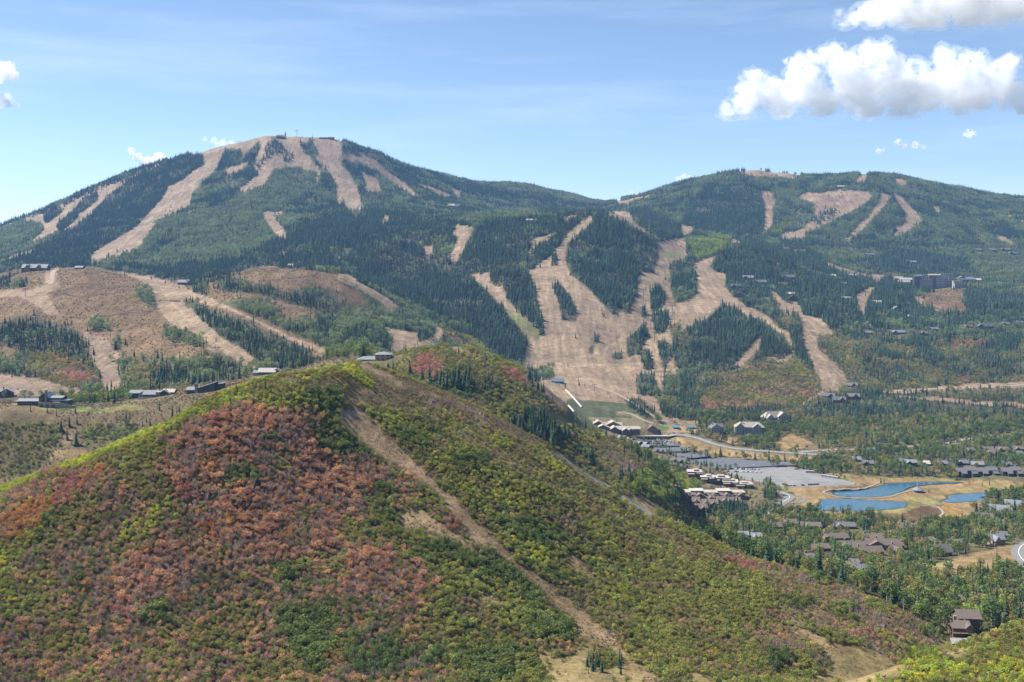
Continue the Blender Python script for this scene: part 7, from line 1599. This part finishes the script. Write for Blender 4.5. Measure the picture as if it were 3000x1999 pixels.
def van(pos, rz, l, h, lab, cat='van', name='white_van'):
    b = MB(); w = 1.2
    sec = [(-l, .5), (-l, h), (l * .72, h), (l * .86, h * .62), (l, h * .5), (l, .5)]
    b.prism([(x, -w, z) for x, z in sec], [(x, w, z) for x, z in sec])
    o = b.build(name, CAR_M['white']); o.location = pos; o.rotation_euler = (0, 0, rz); tag(o, lab, cat, 'large vehicles on the pale lot')
    g = MB(); n = max(2, int(l))
    for i in range(n):
        x = -l * .9 + i * 1.5 * l / n; g.box(x, x + 1.0 * l / n, -w - .02, w + .02, h * .58, h * .82)
    g.build('window', M_GLASS, o)
    s = MB(); s.box(-l * .9, l * .7, -w - .03, w + .03, h * .32, h * .40); s.build('stripe', CAR_M['red'], o)
    for sx in (-l * .65, l * .65):
        for sy in (-1.1, 1.1): link('wheel', WHEEL, o, (sx, sy, .45), None, (1.4, 1.4, 1.4))
van(on_lot(0, 6, 835, 640), -.15, 6.2, 3.3, 'long white motorhome with a red stripe on the pale lot', 'motorhome', 'motorhome')
for x, y, l, lab in [(930, 664, 4.2, 'first white box van of the row at the right of the pale lot'), (955, 668, 3.2, 'second white van of the row at the right of the pale lot'), (975, 671, 3.2, 'third white van of the row at the right of the pale lot'), (1003, 676, 3.8, 'last white van of the row at the right of the pale lot')]:
    van(on_lot(0, 6, x, y), -.5, l, 2.6, lab)
for x, y, lab in [(1660, 600, 'dark car driving on the ramp beside the lots'), (1830, 462, 'white car on the curve of the access road'), (1757, 430, 'dark car behind the white one on the access road'), (1455, 410, 'dark car on the lodge road beside the deck')]:
    p = at(*C(10, x, y), 1350, 1900); car((p[0], p[1], p[2] + .55), -.4, 'white' if 'white' in lab[:6] else 'dark grey', 'suv', lab, 'cars on the road')
print('cars', ncar)

# --- planted conifers seen singly
HAND = [(4, 500, 905, 100), (4, 400, 820, 90), (4, 455, 785, 75), (4, 505, 770, 60), (4, 310, 695, 60), (4, 370, 715, 60), (4, 495, 700, 55), (4, 440, 870, 70), (4, 828, 770, 95), (4, 1045, 680, 70), (4, 1130, 725, 80), (4, 1158, 710, 65), (4, 1176, 700, 60), (4, 1240, 680, 40), (4, 200, 685, 46), (4, 960, 755, 50), (4, 705, 790, 34), (4, 935, 790, 50), (4, 985, 775, 42),
        (4, 1740, 548, 96), (4, 1552, 555, 60), (5, 530, 370, 110), (5, 450, 330, 95), (5, 465, 342, 60), (5, 1235, 375, 115), (5, 1275, 380, 80), (5, 1290, 430, 75), (5, 1540, 640, 80), (5, 1603, 680, 64), (5, 1130, 605, 70), (5, 1080, 590, 56), (5, 1005, 570, 56), (5, 970, 510, 50), (5, 1490, 740, 80), (5, 1650, 930, 160), (5, 1640, 900, 130), (5, 1830, 1020, 110), (5, 1910, 1050, 90), (5, 1960, 1080, 90), (5, 2112, 1295, 100),
        (9, 1975, 48, 40), (9, 2065, 55, 36), (9, 2115, 52, 40), (9, 1365, 38, 44), (9, 1388, 38, 50), (9, 1697, 102, 32), (9, 800, 194, 18), (9, 843, 205, 24), (9, 1087, 225, 46)]
plant()
# ------------------------------------------------------------------ clouds
def h3(ix, iy, iz, seed):
    h = (ix * 374761393 + iy * 668265263 + iz * 2147483647 + seed * 974711) & 0x7fffffff
    h = (h ^ (h >> 13)) * 1274126177 & 0x7fffffff
    return ((h ^ (h >> 16)) & 0xffff) / 65535.0
def noise3(p, seed):
    i = np.floor(p).astype(np.int64); f = p - i; f = f * f * (3 - 2 * f)
    r = 0
    for dx in (0, 1):
        for dy in (0, 1):
            for dz in (0, 1):
                w = (f[:, 0] if dx else 1 - f[:, 0]) * (f[:, 1] if dy else 1 - f[:, 1]) * (f[:, 2] if dz else 1 - f[:, 2])
                r = r + w * h3(i[:, 0] + dx, i[:, 1] + dy, i[:, 2] + dz, seed)
    return r
def cloud_material(name, dens, cell):
    """vapour thinned and torn by noise"""
    m, nt, out = new_mat(name)
    N = nt.nodes; L = nt.links
    v = N.new('ShaderNodeVolumePrincipled')
    v.inputs['Color'].default_value = (.998, .998, 1.0, 1)
    v.inputs['Anisotropy'].default_value = .3
    tc = N.new('ShaderNodeTexCoord'); nz = N.new('ShaderNodeTexNoise')
    nz.inputs['Scale'].default_value = 1.0 / cell; nz.inputs['Detail'].default_value = 6; nz.inputs['Roughness'].default_value = .62
    L.new(tc.outputs['Object'], nz.inputs['Vector'])
    mr = N.new('ShaderNodeMapRange'); mr.inputs['From Min'].default_value = .40; mr.inputs['From Max'].default_value = .62; mr.inputs['To Min'].default_value = 0; mr.inputs['To Max'].default_value = dens
    L.new(nz.outputs['Fac'], mr.inputs['Value']); L.new(mr.outputs['Result'], v.inputs['Density'])
    L.new(v.outputs['Volume'], out.inputs['Volume'])
    return m
_b = bmesh.new(); bmesh.ops.create_icosphere(_b, subdivisions=2, radius=1)
ICO = (np.array([v.co[:] for v in _b.verts]), np.array([[v.index for v in f.verts] for f in _b.faces])); _b.free()
def cloud(label, c, puffs, yd, dens, base=None, seed=1, vox=14.0, rough=.42, depth=1.0):
    r = random.Random(seed)
    k = yd / (F * CROPS[c][2])
    cx = sum(p[0] for p in puffs) / len(puffs); cyp = sum(p[1] for p in puffs) / len(puffs)
    u0, v0 = C(c, cx, cyp); org = P3(u0, v0, yd)
    VV, FF = [], []
    def ball(x, y, z, rad):
        FF.append(ICO[1] + len(VV) * len(ICO[0])); VV.append(ICO[0] * rad + np.array([x, y, z]))
    for (x, y, rad) in puffs:
        X, Zz, Rr = (x - cx) * k, -(y - cyp) * k, rad * k
        ball(X, r.uniform(-.5, .5) * Rr * depth, Zz, Rr)
        for q in range(16):
            th = r.uniform(0, 6.28); ph = r.uniform(-.2, 1.2)
            d = Vector((math.cos(th) * math.cos(ph), math.sin(th) * math.cos(ph), math.sin(ph)))
            X2, Y2, Z2, R2 = X + d.x * Rr * .85, d.y * Rr * .85 * depth + r.uniform(-.4, .4) * Rr * depth, Zz + d.z * Rr * .85, Rr * r.uniform(.22, .5)
            ball(X2, Y2, Z2, R2)
            if R2 > vox * 3:
                for w in range(4):
                    th = r.uniform(0, 6.28); ph = r.uniform(-.3, 1.3)
                    ball(X2 + math.cos(th) * math.cos(ph) * R2 * .9, Y2 + math.sin(th) * math.cos(ph) * R2 * .9, Z2 + math.sin(ph) * R2 * .9, R2 * r.uniform(.25, .45))
    VV = np.concatenate(VV); FF = np.concatenate(FF)
    me = bpy.data.meshes.new('cloud')
    me.vertices.add(len(VV)); me.vertices.foreach_set('co', VV.astype(np.float32).ravel())
    me.loops.add(FF.size); me.loops.foreach_set('vertex_index', FF.ravel().astype(np.int32))
    me.polygons.add(len(FF)); me.polygons.foreach_set('loop_start', np.arange(0, FF.size, 3, dtype=np.int32))
    me.update(calc_edges=True)
    tmp = bpy.data.objects.new('tmp', me); COL.objects.link(tmp)
    md = tmp.modifiers.new('r', 'REMESH'); md.mode = 'VOXEL'; md.voxel_size = vox
    dg = bpy.context.evaluated_depsgraph_get()
    me2 = bpy.data.meshes.new_from_object(tmp.evaluated_get(dg))
    bpy.data.objects.remove(tmp)
    n = len(me2.vertices)
    co = np.empty(n * 3, np.float32); me2.vertices.foreach_get('co', co); co = co.reshape(-1, 3).astype(float)
    nr = np.empty(n * 3, np.float32); me2.vertex_normals.foreach_get('vector', nr); nr = nr.reshape(-1, 3).astype(float)
    mr = np.median([p[2] for p in puffs]) * k
    disp = 0
    wl = mr * .9; a = mr * rough
    for o in range(4):
        disp = disp + a * (np.abs(noise3(co / wl + 50, seed * 7 + o) - .5) * 2.2 - .35)
        wl *= .5; a *= .55
    co += nr * disp[:, None]
    if base is not None:
        zb = -(base - cyp) * k
        low = co[:, 2] < zb
        co[low, 2] = zb + (co[low, 2] - zb) * .22
    me2.vertices.foreach_set('co', co.astype(np.float32).ravel()); me2.update()
    me2.materials.clear(); me2.materials.append(cloud_material('cloud_vapour', dens * 1.5, mr * 1.1))
    o = link('cloud', me2, None, tuple(org)); tag(o, label, 'cloud')
    if len(puffs) > 12:      # thin torn edge around the dense body
        me3 = me2.copy(); me3.vertices.foreach_set('co', (co + nr * (14 + 60 * noise3(co / (mr * .6), seed + 90)[:, None] ** 2)).astype(np.float32).ravel()); me3.update()
        me3.materials.clear(); me3.materials.append(cloud_material('cloud_edge_vapour', dens * .55, mr * .5))
        link('torn_edge', me3, o)
    return o
CLOUD_Y = 9600
cloud('large white cumulus cloud with flat grey base over the right mountain', 14, [(300, 770, 50), (420, 730, 80), (470, 620, 85), (480, 520, 42), (590, 660, 100), (700, 740, 90), (850, 480, 110), (820, 620, 120), (950, 720, 110), (1020, 380, 75), (1100, 480, 120), (1180, 640, 140), (1320, 420, 110), (1400, 560, 140), (1300, 740, 110), (1500, 690, 140), (1600, 520, 100), (1700, 640, 130), (1810, 430, 90), (1850, 600, 150), (2000, 480, 100), (2050, 640, 130), (2200, 520, 110), (2250, 650, 100), (2330, 720, 70), (1900, 720, 80), (1560, 790, 60)], CLOUD_Y, .009, base=790, seed=3, vox=10)
cloud('big cumulus cloud with shaded underside cut by the top right corner', 14, [(1110, 185, 38), (1180, 150, 50), (1090, 90, 24), (1330, 100, 100), (1330, 170, 55), (1500, 80, 130), (1600, 150, 80), (1700, 60, 150), (1780, 170, 60), (1950, 50, 150), (2000, 120, 70), (2150, 50, 130), (2300, 30, 130), (1500, -60, 150), (1900, -80, 200), (2300, -80, 180), (2500, 0, 150), (2600, -60, 180)], 7900, .010, base=170, seed=5, vox=10)
cloud('upper small white cloud at the left picture edge', 15, [(0, 500, 80), (70, 530, 45), (10, 450, 40), (-70, 550, 80), (-150, 520, 80)], CLOUD_Y, .016, base=560, seed=7, vox=9)
cloud('lower small white cloud at the left picture edge', 15, [(-10, 690, 60), (60, 720, 42), (115, 735, 26), (-70, 720, 70), (-140, 700, 60)], CLOUD_Y, .013, base=740, seed=9, vox=9)
cloud('small white cloud rising behind the left mountain crest', 15, [(905, 1045, 26), (950, 1085, 32), (1010, 1120, 38), (1095, 1085, 34), (1140, 1105, 30), (1060, 1130, 38)], CLOUD_Y, .028, seed=11, vox=7)
cloud('faint wisp of cloud beside the left summit', 15, [(1410, 960, 18), (1480, 970, 24), (1540, 990, 26), (1600, 990, 22), (1500, 1000, 22)], 12500, .014, seed=13, vox=5)
cloud('faint broken wisps of cloud over the right mountain', 14, [(1350, 1045, 22), (1380, 1040, 16), (1490, 985, 26), (1530, 1010, 22), (1610, 1005, 28), (1660, 1020, 18)], 12500, .016, seed=15, vox=5)
cloud('tiny puff of cloud right of the faint wisps', 14, [(1985, 930, 32), (1960, 925, 22), (2010, 945, 18)], 12500, .022, seed=17, vox=5)
cloud('low white cloud behind the saddle beside the right mountain', 2, [(2215, 165, 20), (2250, 150, 24), (2200, 180, 12), (2290, 170, 24)], CLOUD_Y, .025, seed=19, vox=5)
cloud('faint low cloud over the bare saddle', 2, [(1905, 262, 16), (1985, 262, 16), (1950, 275, 14), (1860, 280, 10)], CLOUD_Y, .016, seed=21, vox=5)
# ------------------------------------------------------------------ air
def haze():
    m, nt, out = new_mat('thin_blue_air')
    v = nt.nodes.new('ShaderNodeVolumePrincipled')
    v.inputs['Color'].default_value = (.28, .54, 1.0, 1)
    v.inputs['Density'].default_value = HAZE_DENSITY
    v.inputs['Anisotropy'].default_value = .1
    nt.links.new(v.outputs['Volume'], out.inputs['Volume'])
    try: m.cycles.homogeneous_volume = True
    except Exception: pass
    b = MB(); b.box(-7600, 7600, -300, 9900, -5, 960)
    o = b.build('haze', m); tag(o, 'thin blue air between the hills', kind='stuff')
haze()
